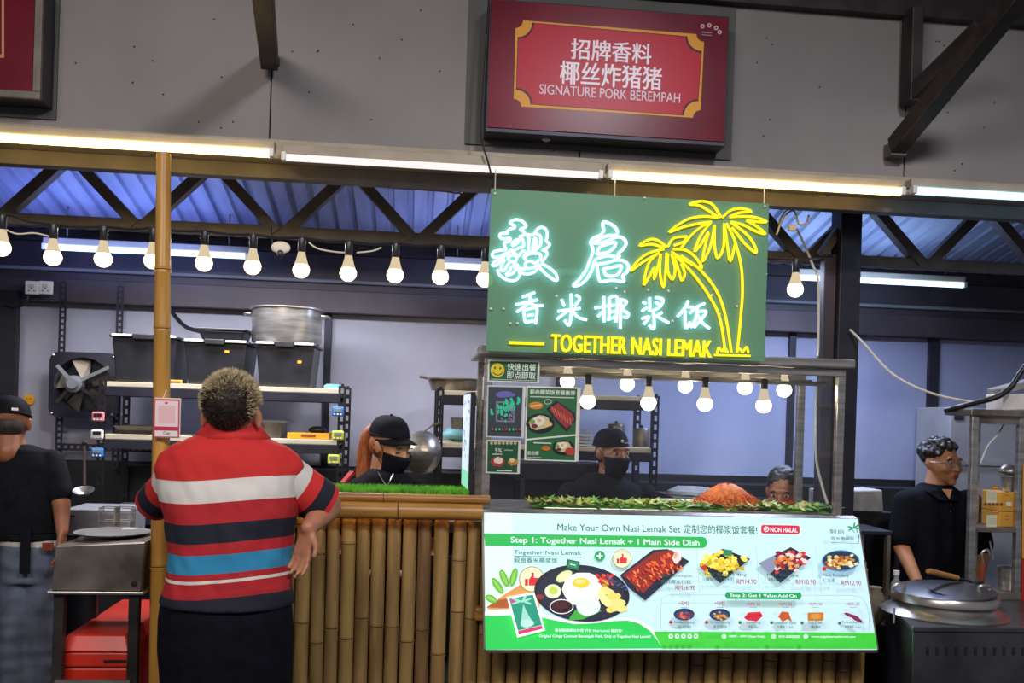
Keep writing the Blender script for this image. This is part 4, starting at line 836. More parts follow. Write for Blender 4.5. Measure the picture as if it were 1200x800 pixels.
# bamboo pole at the left corner
bp = thing('bamboo_pole', (P(183, 780, 3.62).x, 3.62, 0), 'tall yellow bamboo pole at the left end of the counter behind the striped shirt', 'pole')
pb = P(186, 800, 3.62); ptp = P(192, 180, 3.62); d = (ptp - pb); p0 = pb - d * (pb.z / d.z)
L = (ptp - p0).length; dn = d.normalized()
ns = sorted(abs((P(190, v, 3.62) - p0).length) for v in (316, 385, 572, 663)); pts = [p0]; rs = [.038]
zr_ = [(0, .04), (.35, .04)]
def rad(s): return .0385 - .012 * (s / L)
for n in ns:
    for dd, k in ((-.014, 1), (-.004, 1.09), (0, 1.0), (.004, 1.06), (.014, 1)): pts.append(p0 + dn * (n + dd)); rs.append(rad(n) * k)
pts.append(ptp); rs.append(.0255)
MB().tube(pts, rs, 16).build('culm', M['bamboo_pole'], bp, smooth=True)
for n in ns: MB().tube([p0 + dn * (n - .002), p0 + dn * (n + .002)], rad(n) * 1.03, 16).build('node_ring', M['bamboo_node'], bp, smooth=True)
qc = P(196, 490, 3.56); t = thing('payment_card', (qc.x, 3.565, qc.z - .07), 'white payment card with pink square and red band hung on the bamboo pole', 'card')
x0, x1, z1, z0 = P(180, 490, 3.56).x, P(211, 490, 3.56).x, PZ(466, 3.56, 195), PZ(513, 3.56, 195)
MB().box((x0, 3.565, z0), (x1, 3.57, z1)).build('card', M['white_plastic'], t, bevel=.002)
b = Board((x0, 3.565, z0)); b.poly([(180.5, 467), (210.8, 467.8), (210, 512.5), (180, 512)], '#c8455e'); b.poly([(182.3, 469), (209.2, 469.8), (208.6, 500), (181.6, 499.3)], '#f2dfdc')
b.rrect(185.5, 475, 205.5, 496, 1, '#eec3c4', .02); b.rrect(181.6, 500, 208.5, 504, .4, '#c22a4a', .02); b.rrect(181.5, 504.2, 208.3, 511, .4, '#efe6e2', .02); b.ell(195, 472, 2, 1.3, '#c8455e'); b.text('Cay', 191.5, 199.5, 505.3, 510, '#2a2426', .02)
b.build('print', M['print_paper'], t)
MB().tube([(x0 + .03, 3.567, z1), (qc.x - .01, 3.578, z1 + .03)], .0015, 5).build('tape', M['white_plastic'], t)
# =================================================================== SLIM MENU SCREEN on the counter
dz0 = ztf + .008; Yn, Yf_ = 3.97, 4.36; xs0 = P(556, 520, Yn).x; xs1 = P(541, 515, Yf_).x
ds = thing('menu_screen', (xs0, Yn, dz0), 'slim upright lit menu screen seen edge-on at the left side of the glass case', 'screen')
zts = PZ(459, Yn, 552)
MB().hexa([(xs0 - .02, Yn, dz0), (xs0, Yn, dz0), (xs1 + .03, Yf_, dz0), (xs1 + .005, Yf_, dz0)], [(xs0 - .02, Yn, zts), (xs0, Yn, zts), (xs1 + .03, Yf_, zts), (xs1 + .005, Yf_, zts)]).build('casing', M['black_plastic'], ds)
bd = Board((xs0 - .021, Yn, dz0), (Vector((xs1 + .004, Yf_, 0)) - Vector((xs0 - .021, Yn, 0))))
mb = MB(); A_ = Vector((xs0 - .0215, Yn + .012, 0)); B_ = Vector((xs1 + .0035, Yf_ - .01, 0))
def sc_(t0, t1, f0, f1, col, off=0):
    mb.col = H(col); a = A_ + (B_ - A_) * t0 - Vector((off, 0, 0)); c = A_ + (B_ - A_) * t1 - Vector((off, 0, 0)); h_ = zts - dz0
    mb.poly([(a.x, a.y, dz0 + h_ * f0), (c.x, c.y, dz0 + h_ * f0), (c.x, c.y, dz0 + h_ * f1), (a.x, a.y, dz0 + h_ * f1)])
sc_(0, 1, .02, .98, '#d8e8f8'); sc_(0, 1, .02, .2, '#8fe0b8', .0004)
rs_ = random.Random(1)
for i in range(26): a = rs_.random() * .8; c = rs_.uniform(.2, .9); sc_(a, a + rs_.uniform(.06, .16), c, c + rs_.uniform(.02, .05), rs_.choice(['#8a9ac8', '#c87a8a', '#5a6a9a', '#7ab8a8', '#b8a0c8']), .0007)
mb.build('display', M['print_lit'], ds, ink=True)
# =================================================================== BACK OF THE STALL
def perf(p0, p1, wd, m, parent, name='post', face=(1, 0, 0), step=.05, dep=.03):
    """slotted angle: two stiles joined by rungs, plus a return flange"""
    p0 = Vector(p0); p1 = Vector(p1); d = (p1 - p0); L = d.length; d /= L; s = Vector(face); mb = MB()
    s = s.normalized(); mb.beam(p0 - s * wd * .35, p1 - s * wd * .35, wd * .3, .004, s.cross(d)); mb.beam(p0 + s * wd * .35, p1 + s * wd * .35, wd * .3, .004, s.cross(d))
    k = int(L / step)
    for i in range(k + 1):
        c = p0 + d * (i * L / k); mb.beam(c - d * step * .22, c + d * step * .22, wd * .42, .0036, s.cross(d))
    n = s.cross(d).normalized(); n = n if n.y > 0 else -n
    mb.beam(p0 - s * wd * .5 + n * dep / 2, p1 - s * wd * .5 + n * dep / 2, .003, dep, n)
    return mb.build(name, M[m], parent)
def shelf_unit(u0, u1, yf, yb, boards, zt_v, label, name='shelf_unit', extra=0):
    xa_ = P(u0, 500, yf).x; xb_ = P(u1, 500, yf).x; t = thing(name, ((xa_ + xb_) / 2, (yf + yb) / 2, 0), label, 'shelf')
    zt_ = PZ(zt_v, yf, (u0 + u1) / 2)
    for (xx, yy) in ((xa_, yf), (xb_, yf), (xa_, yb), (xb_, yb)):
        perf((xx, yy, 0), (xx, yy, zt_ - .002), .04, 'black_metal', t, 'post')
    for v in boards:
        z = PZ(v, yf, (u0 + u1) / 2)
        MB().box((xa_ + .004, yf + .001, z - .026), (xb_ - .004, yb, z)).build('shelf_board', M['shelf_board'], t, bevel=.002)
        MB().box((xa_ + .012, yf - .004, z - .078), (xb_ - .012, yf + .02, z - .0265)).build('shelf_rail', M['steel_navy'], t, bevel=.003)
        MB().box((xa_ + .012, yb - .02, z - .078), (xb_ - .012, yb + .003, z - .0265)).build('shelf_rail', M['steel_navy'], t)
    return t, xa_, xb_, [PZ(v, yf, (u0 + u1) / 2) for v in boards]
YA, YAB = 5.25, 5.68
su, xa_, xb_, zsh = shelf_unit(119, 400, YA, YAB, (451, 512, 600), 447, 'long black slotted shelf unit with cream boards behind the striped shirt man')
z1s, z2s = zsh[0], zsh[1]
su2, xc_, xd_, zsh2 = shelf_unit(515, 768, YA, YAB, (461, 522, 610), 459, 'black slotted shelf unit behind the glass case with cream boards')
# slotted frame on the wall
t = thing('slotted_frame', (P(100, 523, 5.9).x, 5.9, 1.0), 'tall slotted grey steel frame standing on the wall around the exhaust fan', 'frame')
for u, v0, v1 in ((68, 330, 548), (135, 335, 548)): perf(P(u, v1, 5.9), (P(u, v1, 5.9).x, 5.9, PZ(v0, 5.9, u)), .04, 'steel_navy', t, 'upright', step=.035)
perf((P(66, 523, 5.86).x, 5.86, PZ(523, 5.86, 66)), (P(225, 523, 5.86).x, 5.86, PZ(523, 5.86, 66)), .04, 'steel_navy', t, 'cross_bar', (0, 0, 1), step=.035)
# exhaust fan
fc = P(98, 451, 5.8); fn = thing('exhaust_fan', fc, 'square grey exhaust fan with round motor mounted on the back wall', 'fan')
R = .19
mb = MB(); n = 40
def ringp(r_i, sq):
    out = []
    for j in range(n):
        a = 2 * math.pi * j / n; ca, sa = math.cos(a), math.sin(a)
        if sq: k = r_i / max(abs(ca), abs(sa)) * (.93 if abs(abs(ca) - abs(sa)) < .2 else 1); out.append((ca * k, sa * k))
        else: out.append((ca * r_i, sa * r_i))
    return out
o_, i_, d_ = ringp(R * 1.02, True), ringp(R * .86, False), ringp(R * .80, False)
for pts_, y in ((o_, .03), (o_, -.01), (i_, -.02), (d_, .06)): mb.v += [fc + Vector((p[0], y, p[1])) for p in pts_]
for k in range(3):
    for j in range(n): j2 = (j + 1) % n; mb._f((k * n + j, k * n + j2, (k + 1) * n + j2, (k + 1) * n + j))
mb.build('housing', M['steel_navy'], fn, smooth=True)
MB().lathe([(.16, 0), (.0001, .001)], fc + Vector((0, .07, 0)), 32, Matrix.Rotation(math.pi / 2, 3, 'X')).build('back_shutter', M['black_plastic'], fn)
hub = fc + Vector((-.07 * 0 - .045, -.03, .02))
hub = fc + Vector((-.05, -.02, .005))
MB().lathe([(.001, -.035), (.03, -.035), (.036, -.02), (.05, -.01), (.05, .05)], hub, 24, Matrix.Rotation(-math.pi / 2, 3, 'X')).build('motor', M['grey_box'], fn, smooth=True)
for a in (38, 142, 218, 322): 
    ar = math.radians(a); MB().beam(hub, fc + Vector((math.cos(ar) * R * .98, -.015, math.sin(ar) * R * .95)), .02, .012, (0, 1, 0)).build('arm', M['steel_dark'] if a > 180 else M['grey_box'], fn)
for a in (20, 92, 164, 236, 308):
    ar = math.radians(a); ca, sa = math.cos(ar), math.sin(ar); mb = MB()
    r0, r1 = .04, .15; c0 = fc + Vector((0, .03, 0)); tx, tz = -sa, ca
    p = [c0 + Vector((ca * r0 + tx * .02, -.01, sa * r0 + tz * .02)), c0 + Vector((ca * r1 + tx * .07, -.02, sa * r1 + tz * .07)), c0 + Vector((ca * r1 - tx * .03, .02, sa * r1 - tz * .03)), c0 + Vector((ca * r0 - tx * .02, .01, sa * r0 - tz * .02))]
    mb.poly(p, (0, .002, 0)); mb.build('blade', M['stainless_dull'], fn)
for dx in (-1, 1):
    for dz in (-1, 1): MB().ball(fc + Vector((dx * R * .9, -.014, dz * R * .9)), .009, 8, 6).build('bolt', M['stainless'], fn)
# socket plates, yellow sticker
for i, u in enumerate((38, 54)):
    c = P(u, 337, 5.83); t = thing('socket_plate', c, ['white wall socket at the far upper left, left one of two', 'white wall socket at the upper left, right one of two'][i], 'socket')
    MB().cbox(c, (.078, .02, .078)).build('plate', M['white_plastic'], t, bevel=.004); MB().cbox(c + Vector((0, -.012, .01)), (.03, .005, .02)).build('rocker', M['shelf_board'], t, bevel=.002)
    for dx, dz in ((-.015, -.02), (.015, -.02), (0, -.006)): MB().cbox(c + Vector((dx, -.0115, dz)), (.008, .003, .006)).build('pin_hole', M['black_plastic'], t)
o = MB().tube(spline([P(33, 347, 5.83), P(30, 355, 5.83), P(20, 360, 5.83), P(4, 357, 5.83)]), .006, 6).build('wire', M['wire_black'], None, smooth=True); tag(o, 'black cable leaving the wall socket at the upper left', 'cable')
c = P(34, 468, 5.98); t = thing('round_sticker', c, 'small yellow round sticker on the pale wall beside the black cap', 'sticker')
MB().lathe([(.032, 0), (.0001, .002)], c, 20, Matrix.Rotation(math.pi / 2, 3, 'X')).build('disc', M['yellow_box'], t)
for dx in (-.01, .01): MB().ball(c + Vector((dx, -.003, .006)), .004, 6, 4).build('eye', M['black_plastic'], t)
# --- tubs
def tub(u0, u1, v0, v1, label, y0=YA + .02, y1=YAB - .03, taper=.02, clip=True, zbase=None, pile=None):
    xa2, xb2_ = P(u0, v0, y0).x, P(u1, v0, y0).x; za2 = zbase; zb2_ = PZ(v0, y0, (u0 + u1) / 2)
    t = thing('storage_tub', ((xa2 + xb2_) / 2, (y0 + y1) / 2, za2), label, 'tub', pile)
    def rect(k, z): return [(xa2 + k, y0 + k, z), (xb2_ - k, y0 + k, z), (xb2_ - k, y1 - k, z), (xa2 + k, y1 - k, z)]
    mb = MB(); mb.hexa(rect(taper + .008, za2 + .001), rect(.008, zb2_ - .014)); mb.build('body', M['black_plastic'], t, bevel=.008)
    MB().hexa(rect(-.004, zb2_ - .0135), rect(-.004, zb2_)).build('rim', M['black_plastic'], t, bevel=.004)
    w3 = (xb2_ - xa2)
    if clip:
        MB().box((xa2 + .01, y0 - .012, zb2_ - .008), (xa2 + w3 * .32, y0 - .004, zb2_ + .005)).build('lid_edge', M['white_plastic'], t, bevel=.002)
        MB().box((xb2_ - w3 * .34, y0 - .012, zb2_ - .008), (xb2_ - .01, y0 - .004, zb2_ + .005)).build('lid_edge', M['white_plastic'], t, bevel=.002)
        MB().box((xa2 + w3 * .34, y0 - .02, zb2_ - .022), (xb2_ - w3 * .36, y0 - .004, zb2_ + .008)).build('handle', M['black_plastic'], t, bevel=.004)
    return t, xa2, xb2_, zb2_
tub(129, 209, 393, 0, 'large black storage tub at the left end of the top shelf', zbase=z1s)
t, a1, b1, zt2 = tub(214, 291, 399, 0, 'large black storage tub with yellow sticker in the middle of the top shelf', zbase=z1s)
MB().cbox(P(266, 412, YA + .014), (.022, .006, .014)).build('sticker', M['yellow_box'], t)
t, a2, b2_, zt3 = tub(298, 370, 402, 0, 'scuffed black storage tub under the steel stock pot', zbase=z1s)
MB().cbox(P(351, 424, YA + .014), (.022, .006, .014)).build('sticker', M['yellow_box'], t)
tub(230, 288, 384, 0, 'small black tub standing on top of the middle storage tub', YA + .1, YAB - .06, clip=False, zbase=zt2 + .006)
pc = P(336, 400, YA + .23); pr = .196
sp_ = thing('stock_pot', (pc.x, YA + .23, zt3 + .009), 'large shiny steel stock pot on the right storage tub', 'pot'); ph = PZ(358, YA + .05, 336) - zt3 - .009
MB().lathe([(pr * .96, 0), (pr, .015), (pr, ph - .012), (pr + .014, ph - .008), (pr + .014, ph), (pr - .004, ph), (pr - .006, .02), (.001, .02)], (pc.x, YA + .23, zt3 + .009), 48).build('body', M['stainless'], sp_, smooth=True)
for s_ in (-1, 1): MB().tube(spline([(pc.x + s_ * (pr - .002), YA + .17, zt3 + ph - .03), (pc.x + s_ * (pr + .035), YA + .19, zt3 + ph - .03), (pc.x + s_ * (pr + .035), YA + .27, zt3 + ph - .03), (pc.x + s_ * (pr - .002), YA + .29, zt3 + ph - .03)]), .007).build('handle', M['stainless'], sp_, smooth=True)
o = MB().tube(spline([P(196, 356, 5.9), P(205, 370, 5.85), P(218, 383, 5.7), P(234, 388, 5.5)]), .012, 8).build('hose', M['wire_black'], None, smooth=True); tag(o, 'thick black hose curving down behind the bamboo pole to the tubs', 'hose')
def slab(name, u0, u1, y0, dy, z, h_, m, label, cat='box', part='body'):
    xa2, xb2_ = P(u0, 500, y0).x, P(u1, 500, y0).x; t = thing(name, ((xa2 + xb2_) / 2, y0 + dy / 2, z + .0005), label, cat)
    MB().box((xa2, y0, z + .0005), (xb2_, y0 + dy, z + h_)).build(part, M[m], t, bevel=.004); return t, xa2, xb2_
t, a, c = slab('orange_lid', 190, 212, YA + .005, .012, z1s, .02, 'yellow_box', 'small orange lid on the top shelf beside the bamboo pole', 'lid', 'lid'); 
MB().box((a + .01, YA + .003, z1s + .004), (c - .01, YA + .0045, z1s + .015)).build('ridge', M['bamboo_rail'], t)
t, a, c = slab('plastic_tray', 378, 399, YA + .05, .2, z1s, .02, 'cyan_plastic', 'pale turquoise lid at the right end of the top shelf', 'lid'); MB().box((a + .01, YA + .06, z1s + .0205), (c - .01, YA + .24, z1s + .026)).build('raised_top', M['cyan_plastic'], t, bevel=.003)
# middle shelf
t, a, c = slab('baking_tray', 138, 182, YA + .08, .3, z2s, .02, 'steel_dark', 'dark brown baking tray on the middle shelf at the left', 'tray'); MB().hexa([(a, YA + .08, z2s + .021), (c, YA + .08, z2s + .021), (c, YA + .38, z2s + .021), (a, YA + .38, z2s + .021)], [(a - .02, YA + .06, z2s + .045), (c + .02, YA + .06, z2s + .045), (c + .02, YA + .4, z2s + .045), (a - .02, YA + .4, z2s + .045)]).build('rim', M['steel_paint'], t)
t, a, c = slab('food_container', 309, 330, YA + .06, .22, z2s, .085, 'stainless_dull', 'steel food container with pale lid right of the grey hair', 'container'); MB().box((a - .02, YA + .05, z2s + .0855), (c + .03, YA + .29, z2s + .1)).build('lid', M['grey_box'], t, bevel=.004)
t, a, c = slab('yellow_tray', 337, 386, YA + .03, .2, z2s, .035, 'yellow_box', 'yellow cardboard tray on the middle shelf right of the grey hair', 'box')
MB().cbox(((a + c) / 2, YA + .0285, z2s + .019), (.08, .002, .014)).build('label', M['wood_red'], t); MB().ball(((a + c) / 2 + .04, YA + .12, z2s + .05), (.05, .03, .022)).build('bag', M['black_plastic'], t, smooth=True)
# timers clipped to posts
def timer(u, v, m, label, Y=YA - .025, rot=0):
    c = P(u, v, Y); t = thing('kitchen_timer', c, label, 'timer', None); k = .033
    MB().cbox(c, (k * 2, .018, k * 1.6)).build('body', M[m], t, bevel=.01); MB().cbox(c + Vector((0, -.0105, .008)), (k * 1.25, .003, k * .6)).build('display', M['screen_dark' if m in ('pink_plastic', 'white_plastic') else 'lcd'], t, bevel=.002)
    for i in (-1, 0, 1): MB().ball(c + Vector((i * .018, -.0095, -.016)), (.005, .003, .005), 8, 5).build('button', M['white_plastic' if m != 'white_plastic' else 'grey_box'], t)
timer(115, 488, 'pink_plastic', 'pink kitchen timer, topmost on the left shelf post'); timer(114, 509, 'white_plastic', 'white kitchen timer, middle one on the left shelf post'); timer(114, 530, 'blue_plastic', 'blue kitchen timer, lowest on the left shelf post')
timer(396, 482, 'blue_plastic', 'pale blue kitchen timer, topmost on the right shelf post'); timer(396, 510, 'lime_plastic', 'yellow kitchen timer, middle one on the right shelf post'); timer(391, 538, 'lime_plastic', 'yellow kitchen timer, lowest on the right shelf post')
# pots on the second unit
zz1, zz2 = zsh2[0], zsh2[1]
c = P(532, 445, YA + .2); t = thing('steel_basin', (c.x, YA + .2, zz1 + .001), 'shallow steel pan on top of the second shelf left of the glass case', 'pan')
MB().lathe([(.13, 0), (.15, .06), (.175, .065), (.175, .072), (.145, .07), (.125, .01), (.001, .008)], (c.x, YA + .2, zz1 + .001), 32).build('body', M['stainless_dull'], t, smooth=True)
MB().tube([(c.x - .16, YA + .12, zz1 + .07), (c.x - .2, YA + .1, zz1 + .075)], .008).build('handle', M['stainless_dull'], t)
c = P(536, 500, YA + .15); t = thing('plastic_bag', (c.x, YA + .15, zz2 + .001), 'blue cloth bundle on the second shelf beside the menu screen', 'cloth')
mb = MB(); mb.ball((c.x, YA + .15, zz2 + .04), (.09, .06, .036), 18, 10)
for i, p in enumerate(mb.v): mb.v[i] = p + Vector((0, 0, .02 * noise.noise(p * 25) + .004))
mb.build('bundle', M['cyan_plastic'], t, smooth=True)
c = P(538, 480, YA + .3); t = thing('steel_cup', (c.x, YA + .3, zz2 + .001), 'tall grey steel cup on the second shelf beside the menu screen', 'cup'); MB().lathe([(.04, 0), (.05, .14), (.046, .14), (.038, .006), (.001, .006)], (c.x, YA + .3, zz2 + .001), 24).build('body', M['stainless_dull'], t, smooth=True)
# stacked trays seen through the case
t = thing('tray_stack', (P(686, 520, YA + .1).x, YA + .15, zz2 + .001), 'stack of thin cream trays on the shelf seen through the glass case', 'trays')
for i in range(5):
    x0 = P(676, 500, YA + .1).x; x1 = P(692, 500, YA + .1).x; MB().box((x0, YA + .02, zz2 + .004 + i * .019), (x1, YA + .25, zz2 + .012 + i * .019)).build('tray', M['shelf_board'], t, bevel=.002)
for (u, hgt, rr_, lb) in ((722, .12, .05, 'tall steel canister on the shelf behind the man in the black cap'), (752, .10, .05, 'short steel canister right of the man in the black cap'), (650, .09, .06, 'round steel canister half hidden by the green food poster')):
    c = P(u, 500, YA + .2); t = thing('steel_canister', (c.x, YA + .2, zz2 + .001), lb, 'canister'); MB().lathe([(rr_, 0), (rr_, hgt), (rr_ * .9, hgt + .01), (rr_ * .3, hgt + .012), (.001, hgt + .014)], (c.x, YA + .2, zz2 + .001), 24).build('body', M['stainless_dull'], t, smooth=True)
    MB().ball((c.x, YA + .2, zz2 + hgt + .022), .01, 8, 6).build('knob', M['black_plastic'], t)
# range hood shape low behind the case man
c = P(655, 545, 5.35); t = thing('range_hood', (c.x, 5.1, c.z - .08), 'dark tapered steel hood low behind the tall food poster', 'hood')
xh0, xh1 = P(600, 545, 5.1).x, P(712, 545, 5.1).x; MB().hexa([(xh0 + .07, 4.95, c.z - .06), (xh1 - .07, 4.95, c.z - .06), (xh1 - .07, 5.23, c.z - .06), (xh0 + .07, 5.23, c.z - .06)], [(xh0, 4.95, c.z + .03), (xh1, 4.95, c.z + .03), (xh1, 5.23, c.z + .03), (xh0, 5.23, c.z + .03)]).build('canopy', M['steel_navy'], t, bevel=.004)
MB().box((xh0 + .06, 5.0, 0), (xh1 - .06, 5.2, c.z - .062)).build('base', M['black_metal'], t)
# steel wok lid hanging by shelf
c = P(495, 530, 5.15); t = thing('wok_lid', c, 'round shiny steel wok lid hanging on the second shelf post beside the woman', 'lid')
MB().lathe([(.001, -.05), (.04, -.046), (.085, -.025), (.115, .0), (.12, .004), (.11, .008)], c, 32, Matrix.Rotation(math.radians(25), 3, 'Z') @ Matrix.Rotation(math.radians(-90), 3, 'X')).build('dome', M['stainless'], t, smooth=True)
MB().tube([c + Vector((.0, 0, .11)), c + Vector((.05, .03, .15)), (P(515, 500, YA).x, YA - .002, c.z + .16)], .006).build('hook', M['stainless_dull'], t)
# back bench along the wall
t = thing('back_bench', (0, 5.45, 0), 'long black draped bench running along the back wall', 'bench')
zbn = wz0 - .01
MB().box((P(150, 600, 5.8).x, 5.72, 0), (P(600, 600, 5.8).x, 5.98, zbn)).build('drape', M['black_sheet'], t)
MB().box((P(600, 600, 5.8).x + .01, 5.72, 0), (4.4, 5.98, zbn - .03)).build('drape', M['black_sheet'], t)
# pipes / bright edge on bench seen in the case
t = thing('steel_worktable', (P(850, 600, 5.3).x, 5.4, 0), 'dull steel worktable with cluttered pale top behind the glass case', 'table')
xw0, xw1 = P(785, 590, 5.3).x, P(890, 590, 5.3).x; zw = PZ(583, 5.22, 820)
MB().box((xw0, 5.22, zw - .03), (xw1, 5.62, zw)).build('top', M['stainless_dull'], t, bevel=.003)
for xx in (xw0 + .02, xw1 - .05):
    for yy in (5.24, 5.57): MB().box((xx, yy, 0), (xx + .03, yy + .03, zw - .031)).build('leg', M['stainless_dull'], t)
c = P(812, 578, 5.4); t = thing('paper_stack', (c.x, 5.4, zw + .001), 'low mound of brown paper wrapping seen through the glass case', 'paper')
mb = MB(); mb.lathe([(.16, 0), (.15, .02), (.09, .045), (.001, .05)], (c.x, 5.4, zw + .001), 20, sy=.7)
for i, p in enumerate(mb.v): mb.v[i] = p + Vector((.01 * noise.noise(p * 30), 0, .012 * abs(noise.noise(p * 22))))
mb.build('wrapping', M['white_foam'], t)
c = P(1012, 585, 4.9); t = thing('foam_block', (c.x, 4.95, PZ(598, 4.9, 1012)), 'stained pale foam block on a dark stand right of the glass case', 'block')
x0, x1 = P(990, 585, 4.9).x, P(1034, 585, 4.9).x; z0, z1 = PZ(599, 4.9, 1012), PZ(574, 4.9, 1012)
mb = MB().hexa([(x0 - .12, 4.88, z0), (x1, 4.88, z0), (x1, 5.1, z0), (x0 - .12, 5.1, z0)], [(x0 - .12, 4.88, z1 - .01), (x1 - .01, 4.88, z1 + .004), (x1 - .01, 5.1, z1 + .004), (x0 - .12, 5.1, z1 - .01)]); mb.build('block', M['white_foam'], t, bevel=.008)
MB().box((x0 - .14, 4.86, 0), (x1 + .06, 5.15, z0 - .002)).build('stand', M['black_metal'], t)
# =================================================================== WOK STATION, bottom left
YK = 3.55
xk0, xk1 = P(60, 700, YK).x, P(165, 700, YK).x; zk0, zk1 = PZ(692, YK, 110), PZ(640, YK, 110)
wk = thing('noodle_station', ((xk0 + xk1) / 2, YK + .2, 0), 'stained stainless steel boiler box on legs left of the bamboo pole', 'cooker')
MB().hexa([(xk0, YK, zk0), (xk1, YK, zk0), (xk1, YK + .42, zk0), (xk0, YK + .42, zk0)], [(xk0 + .01, YK, zk1), (xk1 + .01, YK, zk1 + .018), (xk1 + .01, YK + .42, zk1 + .018), (xk0 + .01, YK + .42, zk1)]).build('box', M['stainless_dull'], wk, bevel=.004)
MB().box((xk0 - .012, YK - .012, zk0 - .012), (xk1 + .012, YK + .43, zk0 - .001)).build('rim', M['stainless'], wk, bevel=.003)
MB().lathe([(.011, 0), (.001, .001)], (P(157, 684, YK).x, YK - .001, PZ(684, YK, 157)), 16, Matrix.Rotation(math.pi / 2, 3, 'X')).build('drain_hole', M['black_plastic'], wk)
for (xx, yy) in ((xk0 + .005, YK + .01), (xk1 - .045, YK + .01), (xk0 + .005, YK + .37), (xk1 - .045, YK + .37)):
    MB().box((xx, yy, 0), (xx + .035, yy + .035, zk0 - .013)).build('leg', M['steel_dark'], wk)
MB().box((xk0 + .02, YK + .0, PZ(800, YK, 110) - .02), (xk1 - .03, YK + .02, PZ(797, YK, 110))).build('cross_bar', M['stainless'], wk)
pcx = P(132, 632, YK + .2).x
MB().lathe([(.001, 0), (.10, .004), (.135, .012), (.14, .017), (.12, .016)], (pcx, YK + .2, zk1 + .012), 32).build('pan_lid', M['stainless'], wk, smooth=True)
# strainer baskets
t = thing('noodle_baskets', P(140, 620, 3.95), 'pair of wire strainer baskets behind the steel boiler box', 'strainer')
for i, u in enumerate((128, 146)):
    c = P(u, 610, 3.98); mb = MB()
    for k in range(4):
        for a in (-1, 1): mb.tube([c + Vector((a * .03, k * .02 - .03, -.06)), c + Vector((a * .032, k * .02 - .03, .055))], .002, 5)
    for z in (-.06, -.03, 0, .03, .055): mb.tube([c + Vector(q_) for q_ in ((-.032, -.03, z), (.032, -.03, z), (.032, .03, z), (-.032, .03, z), (-.032, -.03, z))], .002, 5)
    mb.build('basket', M['stainless'], t)['kind'] = 'stuff'
MB().tube([P(112, 628, 3.9), P(165, 620, 3.9)], .012).build('crossbar', M['black_plastic'], t)
MB().lathe([(.03, 0), (.03, .02), (.001, .02)], P(152, 625, 3.85), 16).build('cap', M['white_plastic'], t, smooth=True)
# pale drawer cabinet behind
t = thing('small_cabinet', P(95, 610, 4.6), 'pale grey cabinet between the man in jeans and the black post', 'cabinet')
x0, x1 = P(74, 600, 4.6).x, P(150, 600, 4.6).x; MB().box((x0, 4.6, PZ(628, 4.6, 95)), (x1, 4.9, PZ(597, 4.6, 95))).build('body', M['grey_box'], t, bevel=.004); MB().box((x0, 4.58, 0), (x1, 4.9, PZ(629, 4.6, 95))).build('base', M['black_metal'], t); MB().cbox(P(84, 604, 4.59), (.03, .012, .006)).build('handle', M['black_plastic'], t)
# ladle
c = P(98, 575, 4.3); t = thing('hanging_ladle', P(100, 520, 4.3), 'steel ladle with long thin handle hanging left of the shelf', 'ladle')
MB().tube([P(99, 520, 4.3), P(99, 568, 4.3)], .006).build('handle', M['steel_paint'], t, smooth=True); MB().ball(P(99, 519, 4.3), .012, 10, 6).build('hook', M['black_plastic'], t)
MB().lathe([(.001, -.02), (.025, -.014), (.042, .0), (.045, .004), (.038, .002), (.02, -.01), (.001, -.014)], c, 20, Matrix.Rotation(math.radians(20), 3, 'X')).build('bowl', M['stainless'], t, smooth=True)
# red chest
x0, x1 = P(69, 780, 3.62).x, P(151, 780, 3.62).x; z1 = PZ(748, 3.62, 110)
ch = thing('ice_chest', ((x0 + x1) / 2, 3.95, 0), 'bright red plastic ice chest with lid under the steel boiler box', 'chest')
MB().hexa([(x0 + .02, 3.64, .02), (x1 - .02, 3.64, .02), (x1 - .02, 4.3, .02), (x0 + .02, 4.3, .02)], [(x0 + .004, 3.63, z1 - .11), (x1 - .004, 3.63, z1 - .11), (x1 - .004, 4.32, z1 - .11), (x0 + .004, 4.32, z1 - .11)]).build('body', M['red_plastic'], ch, bevel=.01)
MB().box((x0, 3.62, z1 - .108), (x1, 4.33, z1 - .05)).build('collar', M['red_plastic'], ch, bevel=.008)
MB().hexa([(x0 - .004, 3.61, z1 - .048), (x1 + .004, 3.61, z1 - .048), (x1 + .004, 4.34, z1 - .048), (x0 - .004, 4.34, z1 - .048)], [(x0 + .02, 3.64, z1 + .01), (x1 - .02, 3.64, z1 + .01), (x1 - .02, 4.3, z1 + .01), (x0 + .02, 4.3, z1 + .01)]).build('lid', M['red_plastic'], ch, bevel=.006)
MB().box((x0 + .16, 3.612, z1 - .085), (x0 + .24, 3.619, z1 - .078)).build('slot', M['black_plastic'], ch)
